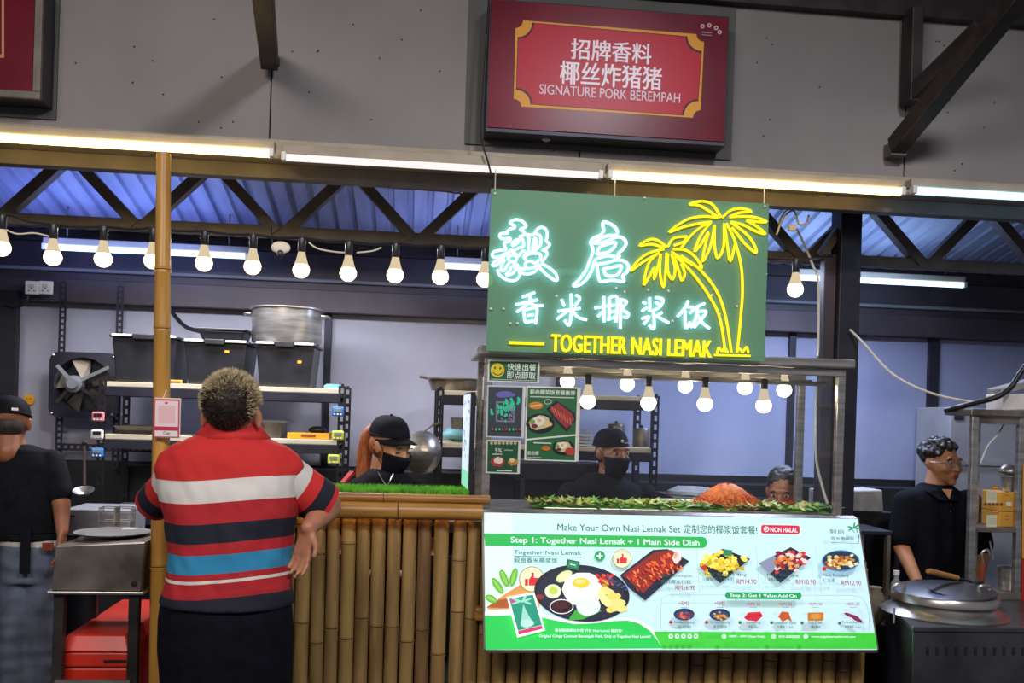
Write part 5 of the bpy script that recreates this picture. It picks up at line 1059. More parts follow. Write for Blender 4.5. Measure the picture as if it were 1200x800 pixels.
# =================================================================== RIGHT CART
YR = 3.45
xr0, xr1 = P(1070, 760, YR).x, 2.9; zr_top = PZ(734, YR, 1130)
ct = thing('soup_cart', ((xr0 + xr1) / 2, YR + .4, 0), 'stainless steel soup cart with slotted front panel at the lower right', 'cart')
MB().box((xr0, YR, 0), (xr1, YR + .012, zr_top - .02)).build('front_panel', M['cart_steel'], ct, bevel=.003)
MB().hexa([(xr0, YR + .013, 0), (xr1, YR + .013, 0), (xr1, YR + .75, 0), (P(1036, 760, 3.95).x, 3.95, 0)], [(xr0, YR + .013, zr_top - .022), (xr1, YR + .013, zr_top - .022), (xr1, YR + .75, zr_top - .022), (P(1036, 760, 3.95).x, 3.95, zr_top - .022)]).build('body', M['steel_navy'], ct)
MB().hexa([(xr0 - .01, YR - .01, zr_top - .02), (xr1, YR - .01, zr_top - .02), (xr1, YR + .76, zr_top - .02), (P(1033, 760, 3.95).x, 3.96, zr_top - .02)], [(xr0 - .01, YR - .01, zr_top), (xr1, YR - .01, zr_top), (xr1, YR + .76, zr_top), (P(1033, 760, 3.95).x, 3.96, zr_top)]).build('top', M['cart_steel'], ct, bevel=.004)
for k in range(16):
    u = 1087 + k * 11.2; p = P(u, 762, YR - .001); MB().box((p.x - .006, YR - .002, PZ(767, YR, 1130)), (p.x + .006, YR + .001, PZ(758, YR, 1130))).build('vent_slot', M['black_plastic'], ct)
lc = Vector((P(1106, 712, 3.72).x, 3.72, zr_top + .001)); R = .212
lp = thing('soup_pot', lc, 'wide round steel soup pot with hinged lid set in the right cart', 'pot')
MB().lathe([(R + .04, 0), (R + .02, .012), (R - .01, .03), (R - .02, .045)], lc, 48).build('base_ring', M['stainless'], lp, smooth=True)
MB().lathe([(R - .021, .046), (R, .05), (R, .075), (R - .006, .083), (R - .03, .083)], lc, 48).build('rim', M['stainless'], lp, smooth=True)
rt = Matrix.Rotation(math.radians(-3), 3, 'Y') @ Matrix.Rotation(math.radians(1.5), 3, 'X')
MB().lathe([(R - .012, 0), (R - .014, .006), (R * .6, .02), (.001, .026)], lc + Vector((0, 0, .088)), 48, rt).build('lid', M['cart_steel'], lp, smooth=True)
for (u, v) in ((1052, 697), (1152, 697)):
    c = P(u, v, 3.66); c.z = max(c.z, lc.z + .09); MB().tube(spline([c + Vector((-.022, 0, 0)), c + Vector((-.02, -.01, .03)), c + Vector((.02, -.01, .03)), c + Vector((.022, 0, 0))]), .007).build('lug', M['stainless'], lp, smooth=True)
c = P(1048, 712, 3.6); MB().tube([c, c + Vector((-.005, -.01, -.06))], .004).build('pin', M['stainless'], lp)
mb = MB(); q1 = [P(1073, 678, 3.88), P(1095, 695, 3.58), P(1158, 704, 3.58), P(1150, 682, 3.88)]; mb.poly(q1, (0, 0, -.004))
o = mb.build('lid_flap', M['lid_plastic'], lp)
t = thing('wooden_ladle', P(1108, 673, 3.85), 'ladle with pale wooden handle lying over the soup pot', 'ladle')
MB().tube([P(1087, 669, 3.7), P(1090, 669.5, 3.71), P(1122, 677, 3.78)], [.009, .0125, .0115], 12).build('handle', M['wood_handle'], t, smooth=True); MB().tube([P(1122, 677, 3.78), P(1138, 681, 3.82)], .005).build('shaft', M['steel_dark'], t, smooth=True); MB().ball(P(1142, 682, 3.84), (.04, .03, .012)).build('bowl', M['steel_dark'], t, smooth=True)
t = thing('blue_cloth', P(1117, 690, 4.1), 'crumpled blue cloth behind the soup pot', 'cloth')
c = P(1117, 688, 4.05); mb = MB(); mb.ball(c, (.05, .03, .018), 16, 8)
for i, p in enumerate(mb.v): mb.v[i] = p + Vector((0, 0, .012 * noise.noise(p * 40)))
mb.build('cloth', M['blue_cloth'], t, smooth=True); MB().box((c.x - .06, 4.02, zr_top + .002), (c.x + .06, 4.1, c.z - .02)).build('stand', M['black_metal'], t)
# glass cabinet on the cart
YG1, YG2 = 4.0, 4.15
gx0, gx1 = P(1137, 600, YG1).x, P(1200, 600, YG1).x + .5; gz0, gz1 = zr_top + .001, PZ(480, YG1, 1165)
cb_ = thing('cart_cabinet', ((gx0 + gx1) / 2, (YG1 + YG2) / 2, gz0), 'tall stainless framed glass cabinet cut off at the right edge', 'cabinet')
pwd = .03; gxm = P(1192, 600, YG1).x
gxb = P(1140, 600, YG2).x
for (xx, yy) in ((gx0, YG1), (gxm, YG1), (gx1 - pwd, YG1), (gxb, YG2), (gx1 - pwd, YG2)): MB().box((xx, yy, gz0), (xx + pwd, yy + .03, gz1 - .03)).build('post', M['stainless'], cb_, bevel=.003)
MB().box((gx0 - .02, YG1 - .02, gz1 - .029), (gx1, YG2 + .05, gz1)).build('top', M['stainless_dull'], cb_, bevel=.004)
MB().box((gx0 + pwd, YG1 + .004, gz1 - .065), (gxm, YG1 + .02, gz1 - .03)).build('header', M['stainless_dull'], cb_)
zs3 = PZ(618, YG1, 1165); MB().hexa([(gx0 + .004, YG1 + .002, zs3 - .022), (gx1 - .004, YG1 + .002, zs3 - .022), (gx1 - .004, YG2 + .02, zs3 - .022), (gxb + .004, YG2 + .02, zs3 - .022)], [(gx0 + .004, YG1 + .002, zs3), (gx1 - .004, YG1 + .002, zs3), (gx1 - .004, YG2 + .02, zs3), (gxb + .004, YG2 + .02, zs3)]).build('shelf', M['stainless_dull'], cb_, bevel=.002)
MB().box((gx0 + .002, YG1 - .002, gz0 + .0), (gx1, YG2 + .03, gz0 + .03)).build('plinth', M['stainless_dull'], cb_)
MB().box((gx0 + pwd, YG1 + .012, zs3 + .001), (gxm - .001, YG1 + .016, gz1 - .066)).build('pane', M['case_glass'], cb_)
mb = MB(); b = Board((gxm + .032, YG1 - .003, gz0)); b.poly([(1198.5, 545), (1215, 546), (1215, 655), (1197.5, 654)], '#d8962c'); b.poly([(1197.4, 655), (1215, 655), (1215, 718), (1196.5, 717)], '#b32a1e')
MB().box((gxm + .0315, YG1 + .002, gz0 + .05), (gx1 - .001, YG1 + .006, PZ(545, YG1, 1200))).build('side_poster', M['poster_red'], cb_); b.build('print', M['print_paper'], cb_)
for i, (z0, h_) in enumerate(((zs3 + .001, .068), (zs3 + .071, .088))):
    x0 = P(1150, 600, YG1 + .17).x; x1 = P(1190, 600, YG1 + .03).x; t = thing('yellow_carton', ((x0 + x1) / 2, YG1 + .09, z0), ['yellow carton on the cabinet shelf, lower one of the stack', 'yellow carton with brown round icons, upper one of the stack'][i], 'carton')
    MB().box((x0, YG1 + .03, z0), (x1, YG1 + .17, z0 + h_)).build('body', M['yellow_box'], t, bevel=.003)
    b = Board((x0, YG1 + .0295, z0)); v1 = 596 - 0 if i == 0 else 568; b.rrect(1156, v1 + 7, 1168, v1 + 21, .5, '#f4e8c0', .02)
    for k in range(5): b.line([(1157, v1 + 9 + k * 2), (1167, v1 + 9.2 + k * 2)], .5, '#c89a4a')
    b.ell(1166, v1 + 3.5, 5, 2.2, '#c8641c'); b.ell(1166, v1 + 3.2, 3.6, 1.1, '#f4b43a')
    b.line([(1178, v1 + 8), (1181, v1 + 8)], 1.6, '#c8741c'); b.line([(1177, v1 + 12), (1182, v1 + 12)], .6, '#c8741c')
    if i:
        for k in range(5): b.ell(1154.5 + k * 4.6, v1 + 22.6, 1.9, 1.9, '#8a3a14', n=10)
        b.rrect(1178.5, v1 + 20, 1185, v1 + 25, .3, '#f6ecd0', .02)
    b.build('print', M['print_paper'], t)
zc_ = zs3 + .16; c = Vector((P(1183, 560, YG1 + .09).x, YG1 + .09, zc_ + .001)); t = thing('steel_bowl', c, 'small steel bowl standing on the upper yellow carton', 'bowl')
MB().lathe([(.028, 0), (.038, .065), (.046, .068), (.046, .074), (.034, .068), (.026, .006), (.001, .005)], c, 24).build('body', M['stainless'], t, smooth=True)
t = thing('mesh_strainer', c + Vector((0, .02, .076)), 'round mesh strainer resting on the small steel bowl in the cabinet', 'strainer'); MB().lathe([(.046, 0), (.048, .004), (.044, .02), (.03, .038), (.001, .046)], c + Vector((-.004, 0, .078)), 20, Matrix.Rotation(math.radians(15), 3, 'Y')).build('mesh', M['stainless_dull'], t, smooth=True)
# utensils and pots behind in the cart
t = thing('hanging_cleaver', P(1151, 670, 3.78), 'utensil with orange-brown wooden handle standing by the cabinet post', 'utensil')
MB().tube([P(1149, 696, 4.06), P(1152, 660, 4.06)], [.011, .013], 12).build('handle', M['wood_red'], t, smooth=True); MB().tube(spline([P(1152, 659, 4.06), P(1151, 648, 4.06), P(1157, 644, 4.06), P(1160, 650, 4.06)]), .006).build('hook', M['stainless'], t, smooth=True)
MB().tube([P(1160, 634, 4.06), P(1164, 656, 4.06)], .004).build('rod', M['stainless'], t); MB().lathe([(.03, 0), (.036, .012), (.02, .014), (.001, .014)], Vector((P(1149, 700, 4.06).x, 3.58, zr_top + .002)), 20).build('stand', M['stainless'], t, smooth=True)
for (u, r_0, h_, lb, m, yy) in ((1186, .06, .10, 'low steel pot at the foot of the right cabinet', 'stainless', 4.075), (1206, .06, .16, 'taller steel pot at the right edge in the cabinet', 'stainless_dull', 4.08)):
    c = Vector((P(u, 690, yy).x, yy, gz0 + .032)); t = thing('steel_pot', c, lb, 'pot'); MB().lathe([(r_0 * .95, 0), (r_0, .01), (r_0, h_), (r_0 + .006, h_ + .004), (r_0 - .004, h_), (r_0 - .004, .01), (.001, .01)], c, 28).build('body', M[m], t, smooth=True); MB().tube([c + Vector((r_0 - .01, -.02, h_ * .7)), c + Vector((r_0 + .02, -.03, h_ * .72))], .005).build('handle', M['black_plastic'], t)
c = Vector((P(1183, 470, 4.08).x, 4.08, gz1 + .001)); t = thing('grey_box', c, 'tilted pale carton lying on top of the right cabinet', 'box')
MB().box((c.x - .065, 4.03, c.z + .005), (c.x + .2, 4.16, c.z + .08), Matrix.Rotation(math.radians(-3), 3, 'Y')).build('body', M['white_plastic'], t, bevel=.004)
MB().box((c.x - .07, 4.04, c.z + .095), (c.x + .12, 4.15, c.z + .125), Matrix.Rotation(math.radians(-16), 3, 'Y')).build('flap', M['white_foam'], t, bevel=.004)
o = MB().tube(spline([P(1108, 481, 4.15), P(1146, 471, 4.0), P(1168, 465, 3.95), P(1183, 455, 3.95), P(1195, 438, 3.95), P(1212, 410, 3.95), P(1240, 330, 4.0), P(1255, 225, 4.1)]), .0125, 10)
o = o.build('hose', M['wire_black'], None, smooth=True); tag(o, 'thick black hose sweeping over the top of the right cabinet', 'hose')
o = MB().tube(spline([P(1180, 490, 4.08), P(1170, 508, 4.08), P(1158, 522, 4.08), P(1149, 543, 4.08)]), .004, 6).build('wire', M['wire_white'], None, smooth=True); tag(o, 'pale wire inside the right glass cabinet', 'cable')
# grey wall unit behind the man with glasses
c = P(1150, 560, 5.55); t = thing('wall_unit', (c.x + .3, 5.7, 0), 'pale grey steel cabinet against the wall behind the man with glasses', 'cabinet')
x0, x1 = P(1112, 560, 5.55).x, P(1200, 560, 5.55).x + .5; MB().box((x0, 5.55, 0), (x1, 5.95, PZ(478, 5.55, 1150))).build('body', M['grey_box'], t, bevel=.006); MB().box((x0 - .01, 5.53, PZ(545, 5.55, 1150)), (x1, 5.549, PZ(540, 5.55, 1150))).build('ledge', M['grey_box'], t)
MB().cbox(P(1124, 487, 5.545), (.06, .01, .05)).build('vent', M['steel_navy'], t)
# bottle and jug between the menu and the pot
c = P(1051, 672, 3.98); t = thing('small_bottle', (c.x, 3.9, zr_top + .001), 'small white capped bottle between the menu board and the soup pot', 'bottle')
c.z = zr_top + .001; c.y = 3.93; c.x = P(1050, 690, 3.93).x
MB().lathe([(.02, 0), (.022, .01), (.022, .08), (.01, .1), (.01, .115), (.001, .115)], c, 16).build('body', M['grey_box'], t, smooth=True); MB().lathe([(.013, 0), (.013, .02), (.001, .02)], c + Vector((0, 0, .116)), 14).build('cap', M['white_plastic'], t, smooth=True)
c = P(1028, 745, 3.95); z0 = PZ(775, 3.95, 1025); t = thing('clay_jar', (P(1022, 745, 3.97).x, 4.0, 0), 'tan rounded jar half hidden behind the right edge of the menu board', 'jar')
cx_ = P(1024, 705, 4.05).x; mb = MB().lathe([(.03, 0), (.05, .03), (.058, .08), (.05, .12), (.03, .15), (.034, .165), (.001, .165)], (cx_, 4.05, PZ(730, 4.05, 1024)), 24); mb.build('body', M['pot_clay'], t, smooth=True); MB().box((cx_ - .05, 4.0, 0), (cx_ + .05, 4.1, PZ(730, 4.05, 1024) - .001)).build('stand', M['black_metal'], t)
# dark counter behind the right man and left gap
t = thing('steel_shelf_stand', (P(1030, 640, 4.5).x, 4.55, 0), 'dark steel stand with thin uprights between the menu and the man with glasses', 'stand')
x0, x1 = P(1008, 640, 4.5).x, P(1046, 640, 4.5).x; z1 = PZ(622, 4.5, 1025)
MB().box((x0, 4.5, z1 - .02), (x1, 4.8, z1)).build('top', M['steel_navy'], t, bevel=.003)
for xx in (x0, x1 - .03): MB().box((xx, 4.5, 0), (xx + .02, 4.53, z1 - .021)).build('leg', M['stainless_dull'], t)
# =================================================================== PEOPLE
def cap(mb, p0, p1, r0, r1, seg=14):
    p0 = Vector(p0); p1 = Vector(p1); d = p1 - p0; L = d.length or 1e-4; d = d / L
    pts, rs = [], []
    for k in range(5): a = math.pi / 2 * k / 5; pts.append(p0 - d * r0 * math.cos(a)); rs.append(max(r0 * math.sin(a), .001))
    pts += [p0, p1]; rs += [r0, r1]
    for k in range(1, 6): a = math.pi / 2 * k / 5; pts.append(p1 + d * r1 * math.sin(a)); rs.append(max(r1 * math.cos(a), .001))
    mb.tube(pts, rs, seg)
def rotz(a): return Matrix.Rotation(math.radians(a), 3, 'Z')
def head_prims(mb, c, R, s=1.0, fat=1.0, neck=True):
    """face looks along local -Y"""
    def T(p): return c + R @ (Vector(p) * s)
    def E(p, r): mb.ball(T(p), tuple(x * s for x in r), 18, 12, R)
    E((0, .022, .035), (.074, .094, .082)); E((0, -.02, -.01), (.066 * fat, .074, .085)); E((0, -.03, -.062), (.052 * fat, .056, .042)); E((0, -.068, -.092), (.024, .022, .018))
    E((0, -.078, .03), (.05, .016, .014)); cap(mb, T((0, -.088, .012)), T((0, -.104, -.024)), .009 * s, .012 * s, 10)
    for q_ in (-1, 1): E((q_ * .011, -.098, -.028), (.009, .009, .007)); E((q_ * .036 * fat, -.066, -.025), (.024, .02, .022)); E((q_ * .076, .008, -.004), (.009, .018, .03)); E((q_ * .083, .018, .004), (.006, .014, .024))
    E((0, -.09, -.053), (.022, .009, .006)); E((0, -.089, -.064), (.019, .009, .006))
    if neck: cap(mb, T((0, .025, -.04)), T((0, .04, -.13)), .052 * s, .054 * s)
def face_parts(root, c, R, s, eyes=True, closed=False, lips=True):
    def T(p): return c + R @ (Vector(p) * s)
    for q_ in (-1, 1):
        if eyes:
            e = MB().ball(T((q_ * .031, -.08, .006)), tuple(x * s for x in (.0145, .009, .0075)), 14, 8, R).build('eye', M['eye_white'], root, smooth=True)
            MB().ball(T((q_ * .031, -.0875, .006)), tuple(x * s for x in (.0062, .003, .0062)), 12, 8, R).build('iris', M['iris'], e, smooth=True)
            mb = MB(); mb.tube([T((q_ * .031 + dx, -.0885 + abs(dx) * .5, .0135 - abs(dx) * .25)) for dx in (-.015, -.007, 0, .007, .015)], .0022 * s, 6); mb.build('eyelid', M['skin_b'], root, smooth=True)
        MB().tube([T((q_ * .031 + dx, -.089 + abs(dx) * .4, .03 - dx * dx * 20)) for dx in (-.02, -.01, 0, .01, .02)], [.002, .0035, .004, .0035, .002], 6).build('eyebrow', M['hair_black'], root, smooth=True)
    if lips:
        mb = MB(); mb.ball(T((0, -.0965, -.052)), tuple(x * s for x in (.021, .005, .0045)), 14, 6, R); mb.ball(T((0, -.0955, -.0625)), tuple(x * s for x in (.018, .006, .0055)), 14, 6, R); o = mb.build('lips', M['lips'], root, smooth=True); o['kind'] = 'stuff'
def cap_hat(root, c, R, s, m='cap_black', back=False, badge=None, visor=True):
    def T(p): return c + R @ (Vector(p) * s)
    mb = MB(); n, k = 28, 9; sg = -1 if not back else 1
    for i in range(k + 1):
        a = math.pi / 2 * i / k
        for j in range(n):
            t = 2 * math.pi * j / n; x = math.cos(t) * .083 * math.cos(a) ** .7; y = .018 + math.sin(t) * .103 * math.cos(a) ** .7; z = .03 + .088 * math.sin(a) - .012 * math.sin(t) * sg * 0
            mb.v.append(T((x, y, z)))
    for i in range(k):
        for j in range(n): j2 = (j + 1) % n; mb._f((i * n + j, i * n + j2, (i + 1) * n + j2, (i + 1) * n + j))
    mb._f(tuple(k * n + j for j in range(n))); h = mb.build('cap', M[m], root, smooth=True)
    MB().ball(T((0, .018, .119)), .007 * s, 8, 6).build('button', M[m], h, smooth=True)
    MB().tube([T((math.cos(2 * math.pi * j / n) * .0835, .018 + math.sin(2 * math.pi * j / n) * .1035, .032)) for j in range(n + 1)], .004 * s, 6).build('band', M[m], h, smooth=True)
    if visor:
        mb = MB(); nn = 14; rows = 5
        for r_i in range(rows):
            f = r_i / (rows - 1)
            for j in range(nn + 1):
                t = math.pi * (j / nn); x = math.cos(t) * .08; y0_ = .016 - math.sin(t) * .1; y = y0_ - f * .072 * math.sin(t) ** .7
                mb.v.append(T((x * (1 - .05 * f), y, .034 - .018 * f - .022 * (x / .08) ** 2)))
        for r_i in range(rows - 1):
            for j in range(nn): a = r_i * (nn + 1) + j; mb._f((a, a + 1, a + nn + 2, a + nn + 1))
        o = mb.build('visor', M[m], h, smooth=True); sl_ = o.modifiers.new('s', 'SOLIDIFY'); sl_.thickness = .004
    return h
def mask(root, c, R, s):
    def T(p): return c + R @ (Vector(p) * s)
    mb = MB(); n, k = 16, 10
    for i in range(k + 1):
        f = i / k; z = -.012 - f * .092
        for j in range(n + 1):
            a = math.radians(-78 + 156 * j / n); w_ = .072 - .014 * f; dep = .098 - .006 * f + (.024 * max(0, 1 - abs(f - .2) * 1.6) + .004) * math.cos(a) - .03 * max(0, f - .75) * 2; pl = .0025 * math.sin(f * 14)
            mb.v.append(T((math.sin(a) * w_, -.006 - math.cos(a) * (dep + pl), z)))
    for i in range(k):
        for j in range(n): a = i * (n + 1) + j; mb._f((a, a + 1, a + n + 2, a + n + 1))
    o = mb.build('face_mask', M['mask_black'], root, smooth=True); sl_ = o.modifiers.new('s', 'SOLIDIFY'); sl_.thickness = .003
    for q_ in (-1, 1):
        MB().tube(spline([T((q_ * .068, -.03, -.02)), T((q_ * .077, -.01, .012)), T((q_ * .083, .02, .02)), T((q_ * .083, .03, -.01)), T((q_ * .07, -.01, -.06)), T((q_ * .06, -.035, -.08))], 3), .0016, 5).build('ear_loop', M['mask_black'], o)
def arm_prims(mb, sh, el, wr, s=1.0, fat=1.0, hand=None, rr=None):
    cap(mb, sh, el, .047 * s * fat, .038 * s * fat); cap(mb, el, wr, .039 * s * fat, .026 * s)
    if hand is None: return
    hd, pn, curl, side = hand      # hand direction, palm normal, curl degrees, thumb side
    hd = Vector(hd).normalized(); pn = Vector(pn); pn = (pn - hd * pn.dot(hd)).normalized(); sd = hd.cross(pn) * side
    wr = Vector(wr); pc_ = wr + hd * .05
    for q_ in (-.028, -.01, .01, .028): cap(mb, wr + hd * .012 + sd * q_ * .6, wr + hd * .085 + sd * q_, .015, .0125, 10)
    for i, (q_, L) in enumerate(((.031, .068), (.0105, .078), (-.0105, .072), (-.031, .056))):
        p = wr + hd * .088 + sd * q_ * 1.05; d = hd + sd * (q_ * 1.6); d.normalize(); r = .0088
        for k, f in enumerate((.45, .32, .23)):
            a = math.radians(curl * (k + .5)); dd = d * math.cos(a) + pn * math.sin(a); p2 = p + dd * L * f; cap(mb, p, p2, r, r * .92, 8); p = p2; r *= .93
    p = wr + hd * .03 + sd * .03; d = (hd * .7 + sd * .75 + pn * .25).normalized(); p2 = p + d * .038; cap(mb, p, p2, .0125, .0105, 8); d2 = (hd * .95 + sd * .3 + pn * .35).normalized(); cap(mb, p2, p2 + d2 * .03, .0105, .009, 8)
def leg_prims(mb, hip, knee, ank, r=(.085, .06, .042), seg=16):
    cap(mb, hip, knee, r[0], r[1], seg); cap(mb, knee, ank, r[1], r[2], seg)
def shoe(root, ank, yaw, m='black_plastic'):
    R = rotz(yaw); ank = Vector(ank); mb = MB(); g = Vector((ank.x, ank.y, 0))
    mb.loft([(g + R @ Vector((0, y, h_ / 2 + .002)), R @ Vector((w_, 0, 0)), Vector((0, 0, h_ / 2))) for y, w_, h_ in ((.07, .02, .05), (.05, .036, .09), (0, .04, .1), (-.06, .042, .075), (-.12, .048, .055), (-.16, .042, .045), (-.185, .018, .03))], 16)
    mb.build('shoe', M[m], root, smooth=True)
def torso(mb, secs):
    mb.loft(secs, 24)
def S(u, v, Y, hw, dep, yaw=0, fwd=0):
    """torso section centred on a picture position, half width in pixels"""
    c = P(u, v, Y); c.y += fwd; w_ = hw * Y / F; R = rotz(yaw); return (c, R @ Vector((w_, 0, 0)), R @ Vector((0, dep, 0)))
def mesh_of(mb, name, m, root, voxel=.008, it=5, **k):
    return remesh(mb, voxel, it).build(name, M[m] if isinstance(m, str) else m, root, smooth=True, fixn=False, **k)
def stripes(name, bands, attr='band', bump=True):
    m = mat(name, '#ffffff', None, 30, .85, bump=.12); nt = m.node_tree; a = nt.nodes.new('ShaderNodeAttribute'); a.attribute_name = attr
    r = nt.nodes.new('ShaderNodeValToRGB'); r.color_ramp.interpolation = 'CONSTANT'
    while len(r.color_ramp.elements) > 1: r.color_ramp.elements.remove(r.color_ramp.elements[0])
    r.color_ramp.elements[0].position = 0; r.color_ramp.elements[0].color = H(bands[0][1])
    for p_, c_ in bands[1:]: e = r.color_ramp.elements.new(p_); e.color = H(c_)
    b = nt.nodes['Principled BSDF']; nt.links.new(a.outputs['Fac'], r.inputs[0]); nt.links.new(r.outputs[0], b.inputs['Base Color']); return m
def band_attr(o, fn):
    a = o.data.attributes.new('band', 'FLOAT', 'POINT'); org = ORG[o.name]
    a.data.foreach_set('value', [fn(v.co + org) for v in o.data.vertices])
# ---------------------------------------------------------------- 1. man in the striped polo
Y = 3.13
gnd = lambda u, Yx: Vector((P(u, 780, Yx).x, Yx, 0))
g0 = gnd(267, Y); r1 = thing('person', g0, 'stout man with short grey hair in a red, white, navy and blue striped polo, seen from behind', 'person')
r1['label'] = 'stout grey-haired man from behind in a red striped polo leaning on the bamboo counter'
hc = P(273, 485, Y - .02); hR = rotz(180 - 8) @ Matrix.Rotation(math.radians(4), 3, 'X')
shL, shR = P(204, 546, Y), P(338, 546, Y)
elL, wrL = P(180, 590, 3.30), P(236, 588, 3.56)
elR, wrR = P(383, 594, 3.22), P(362, 618, 3.10)
body = MB(); head_prims(body, hc, hR, 1.02, 1.12, False)
for q_ in (-1, 1): body.ball(hc + hR @ Vector((q_ * .092, .015, -.018)), (.01, .014, .032), 12, 8, hR); body.ball(hc + hR @ Vector((q_ * .082, .01, -.018)), (.014, .008, .016), 12, 8, hR)
for _ in (1,): cap(body, hc + Vector((0, 0.0, -.03)), P(272, 528, Y + .03), .06, .062)
torso(body, [S(272, 528, Y, 34, .05), S(270, 548, Y, 62, .075), S(269, 585, Y, 62, .1), S(269, 640, Y, 60, .11), S(268, 700, Y, 62, .12), S(267, 740, Y, 64, .11)])
cap(body, shL + Vector((.05, 0, 0)), shL + Vector((.02, 0, -.02)), .05, .05); cap(body, shR + Vector((-.05, 0, 0)), shR + Vector((-.02, 0, -.02)), .05, .05)
arm_prims(body, shL + Vector((.02, .0, -.02)), elL + Vector((.02, 0, 0)), wrL, 1.05, 1.1, ((.8, .5, .0), (0, 0, -1), 14, 1))
arm_prims(body, shR + Vector((-.02, 0, -.02)), elR, wrR, 1.08, 1.2, ((-.18, -.1, -.95), (-.6, -.8, 0), 16, -1))
hipL, hipR = P(230, 745, Y), P(305, 745, Y)
kL, kR = Vector((hipL.x, Y + .03, .48)), Vector((hipR.x, Y + .02, .48)); aL, aR = Vector((hipL.x, Y, .09)), Vector((hipR.x, Y, .09))
leg_prims(body, hipL, kL, aL); leg_prims(body, hipR, kR, aR)
bo = mesh_of(body, 'body', 'skin_a', r1, .0065, 4)
pm_ = stripes('polo_stripes', [(0, '#191b29'), (.004, '#a81f26'), (.03, '#b42228'), (.10, '#e4dccf'), (.118, '#b42228'), (.16, '#2f8ab4'), (.275, '#b42228'), (.345, '#191b29'), (.465, '#b42228'), (.595, '#ddd6cd'), (.735, '#c92825')])
zA, zB = P(267, 692, Y).z, P(267, 510, Y).z     # z range 0..1
tsh = MB()
torso(tsh, [S(273, 507, Y + .01, 33, .085), S(272, 514, Y, 46, .095), S(270, 522, Y, 64, .105), S(268, 533, Y, 78, .115), S(267, 550, Y, 83, .125), S(268, 575, Y, 80, .14), S(269, 610, Y, 75, .145), S(269, 650, Y, 70, .148), S(268, 680, Y, 71, .15), S(266, 700, Y, 74, .155), S(265, 708, Y, 75, .158)])
cap(tsh, shL + Vector((.06, 0, 0)), shL + Vector((.015, 0, -.01)), .062, .066); cap(tsh, shR + Vector((-.06, 0, .0)), shR + Vector((-.015, 0, -.01)), .062, .066)
shm = remesh(tsh, .008, 7)
for i, p in enumerate(shm.v):
    wv = .012 * noise.noise(Vector((p.x * 9, p.y * 6, p.z * 5))) + .006 * noise.noise(Vector((p.x * 22 + p.z * 8, p.y * 10, p.z * 16)))
    d = Vector((p.x - g0.x, p.y - Y, 0)); d = d.normalized() if d.length > .01 else d; shm.v[i] = p + d * wv
shirt = shm.build('polo_shirt', pm_, r1, smooth=True, fixn=False)
def bandz(p):
    sag = .018 * (1 - ((p.x - g0.x) / .22) ** 2) * 0 + .05 * (p.x - g0.x) * .35
    return max(0, min(1, (p.z + sag * 0 - .012 * math.sin((p.x - g0.x) * 9) - zA) / (zB - zA)))
band_attr(shirt, bandz)
sm_ = stripes('sleeve_stripes', [(0, '#d22a27'), (.22, '#d6cfc6'), (.47, '#d22a27'), (.69, '#191b29'), (.92, '#c8262c')])
def sleeve(a, b_, r0, r1_, nm='sleeve'):
    mb = MB(); a = Vector(a); b_ = Vector(b_); d = b_ - a
    mb.tube([a - d * .1, a, a + d * .3, a + d * .6, a + d * .9, b_, b_ - d.normalized() * .004, a + d * .85], [r0 * .7, r0, (r0 + r1_) / 2 + .004, r1_ + .004, r1_ + .005, r1_ + .004, r1_ - .004, r1_ - .012], 22)
    for i, p in enumerate(mb.v): mb.v[i] = p + Vector((0, 0, .005 * noise.noise(p * 16)))
    o = mb.build(nm, sm_, r1, smooth=True); L2 = d.length_squared; band_attr(o, lambda p: max(0, min(1, (p - a).dot(d) / L2))); return o
dR = elR - shR
sleeve(shR + Vector((-.05, 0, -.012)), shR + dR * .93 + Vector((.0, 0, .0)), .078, .072)
dL = elL - shL
sleeve(shL + Vector((.045, 0, .0)), shL + dL * 1.0, .078, .06)
col_ = MB(); n = 30
for (dz, rr, w_) in ((.0, .058, 0), (.012, .072, 0), (.024, .072, 0), (.024, .080, 0), (.004, .093, 0), (-.02, .108, 0)):
    for j in range(n):
        a = 2 * math.pi * j / n; c0 = P(273, 506, Y + .01); col_.v.append(c0 + Vector((math.cos(a) * rr * 1.13, math.sin(a) * rr * .95, dz + .0 + .012 * (-math.sin(a)) * 0)))
for i in range(5):
    for j in range(n): j2 = (j + 1) % n; col_._f((i * n + j, i * n + j2, (i + 1) * n + j2, (i + 1) * n + j))
co = col_.build('collar', mat('polo_red', '#d42b28', '#bd2422', 20, .8, bump=.1), r1, smooth=True)
for i in range(1): co.modifiers.new('s', 'SOLIDIFY').thickness = .003
tr1 = MB(); torso(tr1, [S(267, 692, Y, 70, .13), S(266, 702, Y, 73, .138), S(265, 722, Y, 75, .15), S(265, 760, Y, 76, .15), S(266, 800, Y, 74, .14)])
leg_prims(tr1, hipL + Vector((.0, 0, -.1)), kL, Vector((kL.x, Y, .14)), (.105, .095, .085)); leg_prims(tr1, hipR + Vector((0, 0, -.1)), kR, Vector((kR.x, Y, .14)), (.105, .095, .085))
mesh_of(tr1, 'trousers', 'cloth_navy', r1, .012, 4)
for a in (aL, aR): shoe(r1, a, 180)
